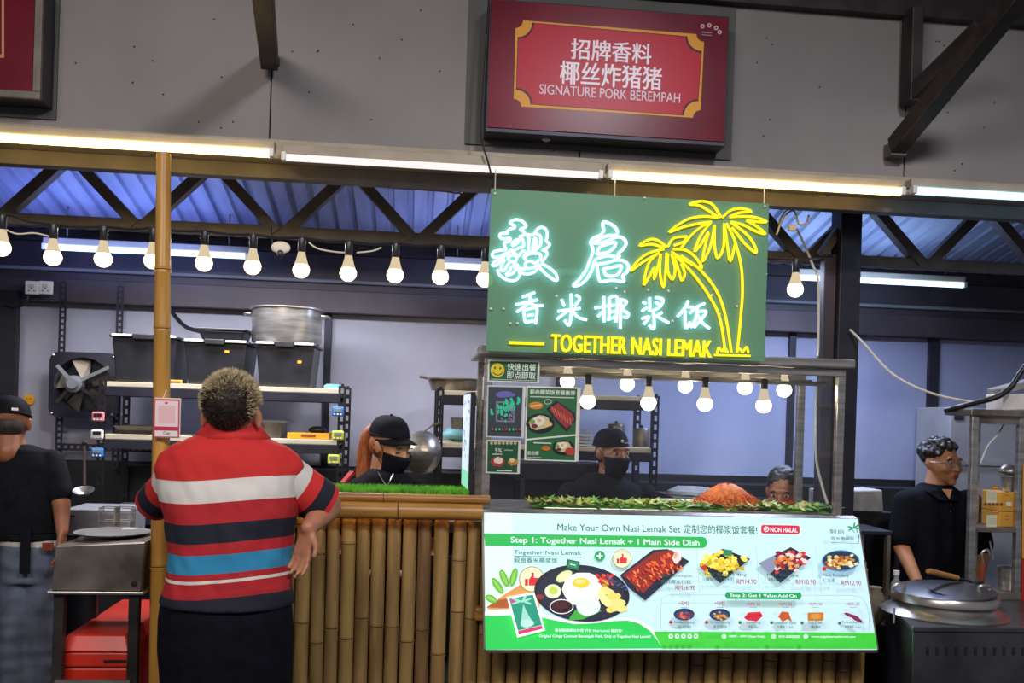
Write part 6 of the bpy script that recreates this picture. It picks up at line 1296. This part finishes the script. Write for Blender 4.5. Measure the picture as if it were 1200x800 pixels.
# short grey hair: darker back, pale spiky top
hr = MB(); r = random.Random(5)
def HT(p): return hc + hR @ (Vector(p) * 1.02)
ball = MB(); ball.ball(HT((0, .026, .04)), (.083, .103, .092), 26, 16, hR); ball.v = [p for p in ball.v]
cut = remesh(ball, .006, 1); keep = MB(); 
inv = hR.transposed()
def loc(p): return (inv @ (p - hc)) / 1.02
idx = {}
for f, in zip(cut.f):
    cs = sum((cut.v[i] for i in f), Vector()) / len(f); l = loc(cs)
    if abs(l.x) > .058 and l.y < .036 and l.z < .03: continue
    if l.z > (-.045 if l.y > .04 else .03 if l.y < -.04 else -.01):
        nf = []
        for i in f:
            if i not in idx: idx[i] = len(keep.v); keep.v.append(cut.v[i])
            nf.append(idx[i])
        keep._f(tuple(nf))
hb = keep.build('hair', M['hair_dark'], r1, smooth=True)
def strands(n, cond, L0, L1, m, nm, parent, seed, wdt=.0012):
    mb = MB(); r = random.Random(seed); k = 0
    while k < n:
        v = Vector((r.gauss(0, 1), r.gauss(0, 1), r.gauss(0, 1))).normalized(); l = Vector((v.x * .083, .026 + v.y * .103, .04 + v.z * .092))
        if not cond(l, v): continue
        k += 1; p = HT(l); nrm = (hR @ Vector((v.x, v.y, v.z))).normalized(); L = r.uniform(L0, L1); d = (nrm * 1.0 + Vector((r.uniform(-.5, .5), r.uniform(-.5, .5), r.uniform(-.1, .5)))).normalized() * L
        sd = d.cross(Vector((r.uniform(-1, 1), r.uniform(-1, 1), .3))).normalized() * wdt; i0 = len(mb.v); mb.v += [p - sd, p + sd, p + d]; mb._f((i0, i0 + 1, i0 + 2))
    o = mb.build(nm, M[m], parent); o['kind'] = 'stuff'
def frontlow(l): return not (abs(l.x) > .055 and l.y < .036 and l.z < .03) and l.z > (-.05 if l.y > .04 else .03 if l.y < -.04 else -.005)
strands(5200, lambda l, v: frontlow(l) and (l.z > .06 or abs(l.x) > .066 or (l.z > .035 and hash(round(l.x * 900)) % 3 == 0)), .008, .019, 'hair_grey', 'grey_strands', hb, 3, .0013)
strands(2600, lambda l, v: frontlow(l) and l.z < .075 and l.y > -.02, .006, .013, 'hair_dark', 'dark_strands', hb, 4, .0013)
# ---------------------------------------------------------------- 2. man in black tee and jeans, left
Y = 4.35; g0 = gnd(35, Y); r2 = thing('person', g0, 'man in a black cap, black tee, apron and jeans standing with his back turned', 'person')
hc = P(12, 497, Y - .0); hR = rotz(180 + 14) @ Matrix.Rotation(math.radians(12), 3, 'X')
shL, shR = P(-22, 540, Y), P(60, 542, Y); elR, wrR = P(72, 590, Y - .05), P(73, 622, Y - .12); elL, wrL = P(-30, 592, Y + .1), P(-10, 600, Y + .35)
body = MB(); head_prims(body, hc, hR, 1.0, 1.0); cap(body, hc + Vector((0, 0, -.06)), P(18, 535, Y), .055, .062)
torso(body, [S(18, 530, Y, 28, .06), S(20, 545, Y, 44, .08), S(24, 590, Y, 42, .09), S(34, 640, Y, 32, .085), S(36, 665, Y, 30, .09)])
arm_prims(body, shR + Vector((-.02, 0, -.01)), elR, wrR, 1, 1, ((.0, -.15, -1), (-1, 0, 0), 18, 1)); arm_prims(body, shL, elL, wrL, 1, 1, ((.2, 1, -.1), (0, 0, -1), 18, 1))
hL, hR2 = P(24, 660, Y), P(49, 660, Y); kL, kR = Vector((hL.x - .005, Y - .03, .50)), Vector((hR2.x + .01, Y - .01, .5)); aL, aR = Vector((hL.x, Y + .03, .09)), Vector((hR2.x + .02, Y + .03, .09))
leg_prims(body, hL, kL, aL, (.07, .05, .035)); leg_prims(body, hR2, kR, aR, (.07, .05, .035)); mesh_of(body, 'body', 'skin_b', r2, .007, 4)
te = MB(); torso(te, [S(16, 520, Y, 18, .05), S(18, 526, Y, 34, .08), S(20, 540, Y, 49, .1), S(23, 580, Y, 48, .12), S(28, 610, Y, 42, .12), S(33, 632, Y, 37, .115)])
cap(te, shR + Vector((-.0, 0, 0)), shR + (elR - shR) * .72, .062, .06); cap(te, shL + Vector((.0, 0, 0)), shL + (elL - shL) * .72, .062, .06)
tm = remesh(te, .009, 5)
for i, p in enumerate(tm.v): tm.v[i] = p + Vector((0, -.012 * noise.noise(Vector((p.x * 8, p.y * 4, p.z * 14))), 0))
tm.build('tee_shirt', M['cloth_black'], r2, smooth=True, fixn=False)
un = MB(); torso(un, [S(34, 618, Y, 34.5, .108), S(36, 630, Y, 33, .108), S(37, 643, Y, 32, .108)]); mesh_of(un, 'undershirt', 'cloth_white', r2, .009, 3)
je = MB(); torso(je, [S(37, 636, Y, 33.5, .112), S(37, 655, Y, 34, .118), S(36, 680, Y, 32, .11)])
leg_prims(je, hL + Vector((0, 0, -.02)), kL, Vector((aL.x, Y + .02, .13)), (.085, .075, .068)); leg_prims(je, hR2 + Vector((0, 0, -.02)), kR, Vector((aR.x, Y + .02, .13)), (.085, .078, .068))
jm = remesh(je, .009, 4)
for i, p in enumerate(jm.v): jm.v[i] = p + Vector((0, -.012 * noise.noise(Vector((p.x * 10, p.y * 5, p.z * 22))), 0))
jm.build('jeans', M['denim'], r2, smooth=True, fixn=False)
c = P(56, 640, Y - .118); MB().cbox(c, (.045, .008, .03)).build('waist_patch', M['wood_red'], r2)
ap = MB(); ap.loft([S(34, 612, Y, 38.5, .125), S(34, 621, Y, 37.5, .122)], 24); ap.build('apron_ties', M['cloth_black'], r2, smooth=True)
for (u0, u1) in ((25, 24), (30, 30)): MB().beam(P(u0 + 3, 618, Y - .13), P(u1 + 2, 672, Y - .14), .022, .004, (0, 1, 0)).build('apron_string', M['cloth_black'], r2)
for a in (aL, aR): shoe(r2, a, 180)
h = cap_hat(r2, hc, hR, 1.02); MB().cbox(hc + hR @ Vector((-.03, .115, .045)), (.026, .01, .011), hR @ Matrix.Rotation(math.radians(18), 3, 'Z')).build('label', M['white_plastic'], h)
MB().ball(hc + hR @ Vector((0, .036, -.012)), (.064, .074, .062), 20, 12, hR).build('hair', M['hair_dark'], r2, smooth=True)
# ---------------------------------------------------------------- 3. woman in the cap and mask
Y = 4.5; g0 = gnd(455, Y); r3 = thing('person', g0, 'woman in a black cap and black mask looking down behind the grass mat', 'person')
hc = P(459, 524, Y); hR = rotz(42) @ Matrix.Rotation(math.radians(15), 3, 'X')
shL, shR = P(416, 572, Y + .02), P(490, 575, Y - .02); body = MB(); head_prims(body, hc, hR, 1.02, .95); cap(body, hc + Vector((-.01, .02, -.05)), P(452, 566, Y), .045, .052)
torso(body, [S(454, 574, Y, 14, .05), S(454, 590, Y, 34, .08), S(455, 640, Y, 36, .09), S(455, 700, Y, 36, .1)])
elL, wrL = P(400, 650, Y - .02), P(425, 660, Y - .22); elR, wrR = P(512, 650, Y - .04), P(480, 662, Y - .24)
arm_prims(body, shL, elL, wrL, .9, .9, ((.3, -.6, -.1), (0, 0, -1), 22, 1)); arm_prims(body, shR, elR, wrR, .9, .9, ((-.3, -.6, -.1), (0, 0, -1), 22, -1))
h1, h2 = Vector((g0.x - .08, Y, .84)), Vector((g0.x + .08, Y, .84)); leg_prims(body, h1, h1 - Vector((0, .02, .4)), Vector((h1.x, Y, .09)), (.08, .055, .038)); leg_prims(body, h2, h2 - Vector((0, .02, .4)), Vector((h2.x, Y, .09)), (.08, .055, .038))
mesh_of(body, 'body', 'skin_c', r3, .007, 4)
te = MB(); torso(te, [S(450, 549, Y + .02, 16, .06), S(452, 555, Y, 26, .08), S(454, 566, Y, 40, .1), S(455, 592, Y, 43, .11), S(455, 640, Y, 42, .115), S(455, 700, Y, 42, .12)]); cap(te, shL + Vector((.0, 0, 0)), shL + (elL - shL) * .6, .055, .052); cap(te, shR + Vector((-.0, 0, 0)), shR + (elR - shR) * .6, .055, .052); mesh_of(te, 'tee_shirt', 'cloth_black', r3, .009, 5)
tr3 = MB(); torso(tr3, [(Vector((g0.x, Y, .95)), Vector((.15, 0, 0)), Vector((0, .11, 0))), (Vector((g0.x, Y, .8)), Vector((.17, 0, 0)), Vector((0, .12, 0)))]); leg_prims(tr3, h1, h1 - Vector((0, .02, .4)), Vector((h1.x, Y, .12)), (.09, .07, .06)); leg_prims(tr3, h2, h2 - Vector((0, .02, .4)), Vector((h2.x, Y, .12)), (.09, .07, .06)); mesh_of(tr3, 'trousers', 'cloth_black', r3, .012, 3)
for a in (h1, h2): shoe(r3, (a.x, Y, .09), 0)
cap_hat(r3, hc + hR @ Vector((0, .012, .022)), hR @ Matrix.Rotation(math.radians(-8), 3, 'X'), 1.06); mask(r3, hc, hR, 1.0)
for q_ in (-1, 1): MB().tube([hc + hR @ (Vector((q_ * .033 + dx, -.086, .002 - abs(dx) * .1)) * 1.03) for dx in (-.013, 0, .013)], .003, 6).build('eyelashes', M['hair_black'], r3, smooth=True); MB().tube([hc + hR @ (Vector((q_ * .033 + dx, -.088, .022)) * 1.03) for dx in (-.016, 0, .016)], .003, 6).build('eyebrow', M['hair_dark'], r3, smooth=True)
MB().ball(hc + hR @ Vector((0, .038, .0)), (.083, .09, .075), 20, 12, hR).build('hair', M['hair_ginger'], r3, smooth=True)
mb = MB(); tp = [hc + hR @ Vector((-.01, .125, .06)), P(432, 510, Y + .08), P(427, 535, Y + .1), P(425, 560, Y + .1), P(423, 582, Y + .1)]; sp2 = spline(tp, 5); mb.tube(sp2, [.02 + .018 * math.sin(math.pi * (.12 + .8 * i / (len(sp2) - 1))) for i in range(len(sp2))], 12); mb.build('ponytail', M['hair_ginger'], r3, smooth=True)
mb = MB(); nk = [P(443, 553, Y - .08), P(448, 562, Y - .105), P(453.5, 570, Y - .12), P(457, 563, Y - .115), P(461, 555, Y - .09)]; mb.tube(nk, .0022, 6); mb.ball(P(453.5, 571, Y - .122), .006, 8, 6); mb.build('necklace', M['stainless'], r3)
MB().beam(P(402, 566, Y + .0), P(413, 553, Y + .03), .035, .014).build('apron_strap', M['apron_red'], r3)
# ---------------------------------------------------------------- 4. man behind the glass
Y = 4.85; g0 = gnd(718, Y); r4 = thing('person', g0, 'man in a black cap and black mask behind the glass case', 'person')
hc = P(718, 532, Y); hR = rotz(20); body = MB(); s_ = 1.02; head_prims(body, hc, hR, s_, 1.0); cap(body, hc + Vector((0, .01, -.05)), P(708, 582, Y + .02), .055, .06)
shL, shR = P(668, 578, Y), P(757, 581, Y)
torso(body, [S(710, 572, Y, 20, .05), S(712, 588, Y, 40, .08), S(713, 640, Y, 40, .1), S(713, 700, Y, 38, .1)])
elL, wrL = P(648, 640, Y - .03), P(672, 655, Y - .22); elR, wrR = P(778, 645, Y - .03), P(752, 655, Y - .22)
arm_prims(body, shL, elL, wrL, 1, 1, ((.3, -.6, -.1), (0, 0, -1), 22, 1)); arm_prims(body, shR, elR, wrR, 1, 1, ((-.3, -.6, -.1), (0, 0, -1), 22, -1))
h1, h2 = Vector((g0.x - .09, Y, .82)), Vector((g0.x + .09, Y, .82)); leg_prims(body, h1, h1 - Vector((0, .02, .4)), Vector((h1.x, Y, .09)), (.08, .055, .038)); leg_prims(body, h2, h2 - Vector((0, .02, .4)), Vector((h2.x, Y, .09)), (.08, .055, .038)); mesh_of(body, 'body', 'skin_b', r4, .007, 3)
te = MB(); torso(te, [S(706, 554, Y + .02, 17, .06), S(707, 560, Y, 28, .08), S(709, 570, Y, 44, .1), S(711, 587, Y, 52, .115), S(713, 640, Y, 47, .12), S(713, 700, Y, 44, .12)]); cap(te, shL + Vector((.0, 0, 0)), shL + (elL - shL) * .7, .065, .06); cap(te, shR + Vector((-.0, 0, 0)), shR + (elR - shR) * .7, .065, .06); mesh_of(te, 'tee_shirt', 'cloth_black', r4, .009, 5)
tr3 = MB(); torso(tr3, [(Vector((g0.x, Y, .92)), Vector((.16, 0, 0)), Vector((0, .12, 0))), (Vector((g0.x, Y, .8)), Vector((.17, 0, 0)), Vector((0, .12, 0)))]); leg_prims(tr3, h1, h1 - Vector((0, .02, .4)), Vector((h1.x, Y, .12)), (.09, .07, .06)); leg_prims(tr3, h2, h2 - Vector((0, .02, .4)), Vector((h2.x, Y, .12)), (.09, .07, .06)); mesh_of(tr3, 'trousers', 'cloth_black', r4, .012, 3)
for a in (h1, h2): shoe(r4, (a.x, Y, .09), 0)
h = cap_hat(r4, hc + hR @ Vector((0, .004, .012)), hR, 1.06, visor=False); mask(r4, hc, hR, s_); face_parts(r4, hc, hR, s_, lips=False)
MB().ball(hc + hR @ (Vector((-.01, -.1, .068)) * 1.06), .008, 10, 6).build('badge', M['white_plastic'], h, smooth=True); MB().cbox(hc + hR @ (Vector((.024, -.093, .06)) * 1.06), (.04, .006, .007), hR).build('badge_text', M['white_foam'], h)
MB().ball(hc + hR @ Vector((0, .035, .0)), (.078, .085, .06), 20, 12, hR).build('hair', M['hair_black'], r4, smooth=True)
# ---------------------------------------------------------------- 5. person bending low behind the case
Y = 4.62; g0 = gnd(925, Y); r5 = thing('person', g0, 'dark-haired person bending down low behind the right end of the glass case', 'person')
hc = P(917, 577, Y - .1); hR = rotz(-30) @ Matrix.Rotation(math.radians(12), 3, 'X'); body = MB(); head_prims(body, hc, hR, .95, 1.0)
nb = hc + Vector((.0, .13, -.10)); cap(body, hc + Vector((.02, .04, -.04)), nb, .05, .06); pel = Vector((nb.x - .10, Y + .34, .84))
ax = (pel - nb); mid = nb + ax * .5
body.loft([(nb, Vector((.08, 0, 0)), Vector((0, .03, .05))), (nb + ax * .2, Vector((.16, 0, 0)), Vector((0, .06, .08))), (mid, Vector((.15, 0, 0)), Vector((0, .07, .08))), (pel, Vector((.15, 0, 0)), Vector((0, .09, .08)))], 20)
s1, s2 = nb + Vector((-.15, .04, -.03)), nb + Vector((.16, .06, -.03)); e1, e2 = s1 + Vector((-.03, -.06, -.24)), s2 + Vector((.03, -.06, -.24)); w1, w2 = e1 + Vector((.04, -.14, -.06)), e2 + Vector((-.06, -.14, -.06))
arm_prims(body, s1, e1, w1, .95, .95, ((.2, -1, -.2), (0, 0, -1), 20, 1)); arm_prims(body, s2, e2, w2, .95, .95, ((-.2, -1, -.2), (0, 0, -1), 20, -1))
h1, h2 = pel + Vector((-.08, 0, 0)), pel + Vector((.08, 0, 0))
for hh in (h1, h2): leg_prims(body, hh, Vector((hh.x, hh.y - .06, .46)), Vector((hh.x, hh.y, .09)), (.08, .055, .038))
mesh_of(body, 'body', 'skin_b', r5, .007, 3)
te = MB(); te.loft([(nb + ax * .03, Vector((.09, 0, 0)), Vector((0, .05, .07))), (nb + ax * .2, Vector((.18, 0, 0)), Vector((0, .08, .1))), (mid, Vector((.17, 0, 0)), Vector((0, .09, .1))), (pel, Vector((.17, 0, 0)), Vector((0, .11, .1)))], 20); cap(te, s1, s1 + (e1 - s1) * .6, .06, .055); cap(te, s2, s2 + (e2 - s2) * .6, .06, .055); mesh_of(te, 'tee_shirt', 'cloth_black', r5, .01, 4)
tr3 = MB()
for hh in (h1, h2): leg_prims(tr3, hh, Vector((hh.x, hh.y - .06, .46)), Vector((hh.x, hh.y, .12)), (.1, .075, .06)); shoe(r5, (hh.x, hh.y, .09), 0)
mesh_of(tr3, 'trousers', 'cloth_black', r5, .012, 3); face_parts(r5, hc, hR, .95)
mb = MB(); mb.ball(hc + hR @ Vector((0, .034, .05)), (.08, .092, .078), 24, 14, hR); hm = remesh(mb, .007, 1)
for i, p in enumerate(hm.v): hm.v[i] = p + (p - hc).normalized() * .008 * noise.noise(p * 45)
hm.build('hair', M['hair_black'], r5, smooth=True, fixn=False)
# ---------------------------------------------------------------- 6. man with glasses, right
Y = 4.55; g0 = gnd(1100, Y); r6 = thing('person', g0, 'young man with curly black hair and glasses in a black polo at the soup cart', 'person')
hc = P(1104, 543, Y); hR = rotz(16) @ Matrix.Rotation(math.radians(1), 3, 'X'); s_ = .98; body = MB(); head_prims(body, hc, hR, s_, 1.12); cap(body, hc + Vector((-.01, .01, -.05)), P(1094, 592, Y), .052, .06)
shL, shR = P(1064, 590, Y), P(1134, 590, Y)
torso(body, [S(1096, 580, Y, 16, .05), S(1098, 596, Y, 40, .08), S(1100, 650, Y, 40, .11), S(1100, 710, Y, 40, .12)])
elL, wrL = P(1056, 640, Y - .05), P(1078, 688, Y - .26); elR, wrR = P(1152, 650, Y - .03), P(1140, 690, Y - .2)
arm_prims(body, shL, elL, wrL, 1, 1.05, ((.25, -.5, -.5), (.3, 0, -1), 24, 1)); arm_prims(body, shR, elR, wrR, 1, 1, ((-.2, -.7, -.3), (0, 0, -1), 30, -1))
h1, h2 = Vector((g0.x - .09, Y, .78)), Vector((g0.x + .09, Y, .78)); leg_prims(body, h1, h1 - Vector((0, .02, .38)), Vector((h1.x, Y, .09)), (.08, .055, .038)); leg_prims(body, h2, h2 - Vector((0, .02, .38)), Vector((h2.x, Y, .09)), (.08, .055, .038)); mesh_of(body, 'body', 'skin_c', r6, .0065, 3)
te = MB(); torso(te, [S(1096, 566, Y + .02, 17, .065), S(1096, 573, Y, 29, .085), S(1098, 585, Y, 44, .11), S(1098, 600, Y, 46, .125), S(1099, 640, Y, 47, .14), S(1099, 700, Y, 47, .15), S(1099, 730, Y, 47, .15)]); cap(te, shL + Vector((.0, 0, 0)), shL + (elL - shL) * .8, .075, .068); cap(te, shR + Vector((-.0, 0, 0)), shR + (elR - shR) * .78, .075, .066)
tm = remesh(te, .009, 5)
for i, p in enumerate(tm.v): tm.v[i] = p + Vector((0, -.01 * noise.noise(Vector((p.x * 8, p.y * 4, p.z * 10))), 0))
tm.build('polo_shirt', M['cloth_navy'], r6, smooth=True, fixn=False)
mb = MB(); cc = P(1096, 570, Y - .01)
for s2_ in (-1, 1):
    mb.poly([cc + Vector((s2_ * .062, .02, .015)), cc + Vector((s2_ * .035, -.085, -.012)), cc + Vector((s2_ * .004, -.128, -.06)), cc + Vector((s2_ * .05, -.13, -.058)), cc + Vector((s2_ * .085, -.075, -.022)), cc + Vector((s2_ * .078, .02, -.002))], (0, -.004, .002))
mb.build('collar', M['cloth_navy'], r6, smooth=False)['kind'] = 'stuff'
mb = MB(); mb.poly([cc + Vector((.03, -.10, -.005)), cc + Vector((-.025, -.10, -.005)), cc + Vector((.0, -.13, -.052))], (0, -.002, 0)); mb.build('open_neck', M['skin_c'], r6)
for k in range(2): MB().ball(cc + Vector((.004, -.138, -.078 - k * .035)), .005, 8, 6).build('button', M['black_plastic'], r6, smooth=True)
tr3 = MB(); leg_prims(tr3, h1, h1 - Vector((0, .02, .38)), Vector((h1.x, Y, .12)), (.1, .075, .06)); leg_prims(tr3, h2, h2 - Vector((0, .02, .38)), Vector((h2.x, Y, .12)), (.1, .075, .06)); mesh_of(tr3, 'trousers', 'cloth_black', r6, .012, 3)
for a in (h1, h2): shoe(r6, (a.x, Y, .09), 0)
face_parts(r6, hc, hR, s_)
gl = MB(); 
def GT(p): return hc + hR @ (Vector(p) * s_)
for q_ in (-1, 1):
    gl.tube([GT((q_ * .033 + math.cos(a) * .022, -.101 + abs(math.cos(a)) * .003, .004 + math.sin(a) * .018)) for a in [2 * math.pi * j / 16 for j in range(17)]], .0014, 6)
    gl.tube([GT((q_ * .055, -.098, .008)), GT((q_ * .076, -.06, .01)), GT((q_ * .081, .01, .01))], .0014, 6)
gl.tube([GT((-.011, -.103, .006)), GT((0, -.106, .009)), GT((.011, -.103, .006))], .0014, 6)
go = gl.build('glasses', M['stainless'], r6, smooth=True)
for q_ in (-1, 1): MB().lathe([(.021, 0), (.0001, .0005)], GT((q_ * .033, -.101, .004)), 18, hR @ Matrix.Rotation(math.pi / 2, 3, 'X')).build('lens', M['eye_glass'], go)
mb = MB(); mb.ball(GT((0, .036, .052)), (.084, .094, .074), 24, 14, hR); rr = random.Random(12)
for k in range(90):
    v = Vector((rr.gauss(0, 1), rr.gauss(.3, 1), abs(rr.gauss(.6, 1)))).normalized(); l = Vector((v.x * .082, .03 + v.y * .098, .045 + v.z * .085))
    if l.y < -.05 and l.z < .075: continue
    mb.ball(GT(l), rr.uniform(.012, .02), 8, 6)
hm = remesh(mb, .005, 1)
for i, p in enumerate(hm.v): hm.v[i] = p + (p - hc).normalized() * .006 * noise.noise(p * 70)
hm.build('hair', M['hair_black'], r6, smooth=True, fixn=False)
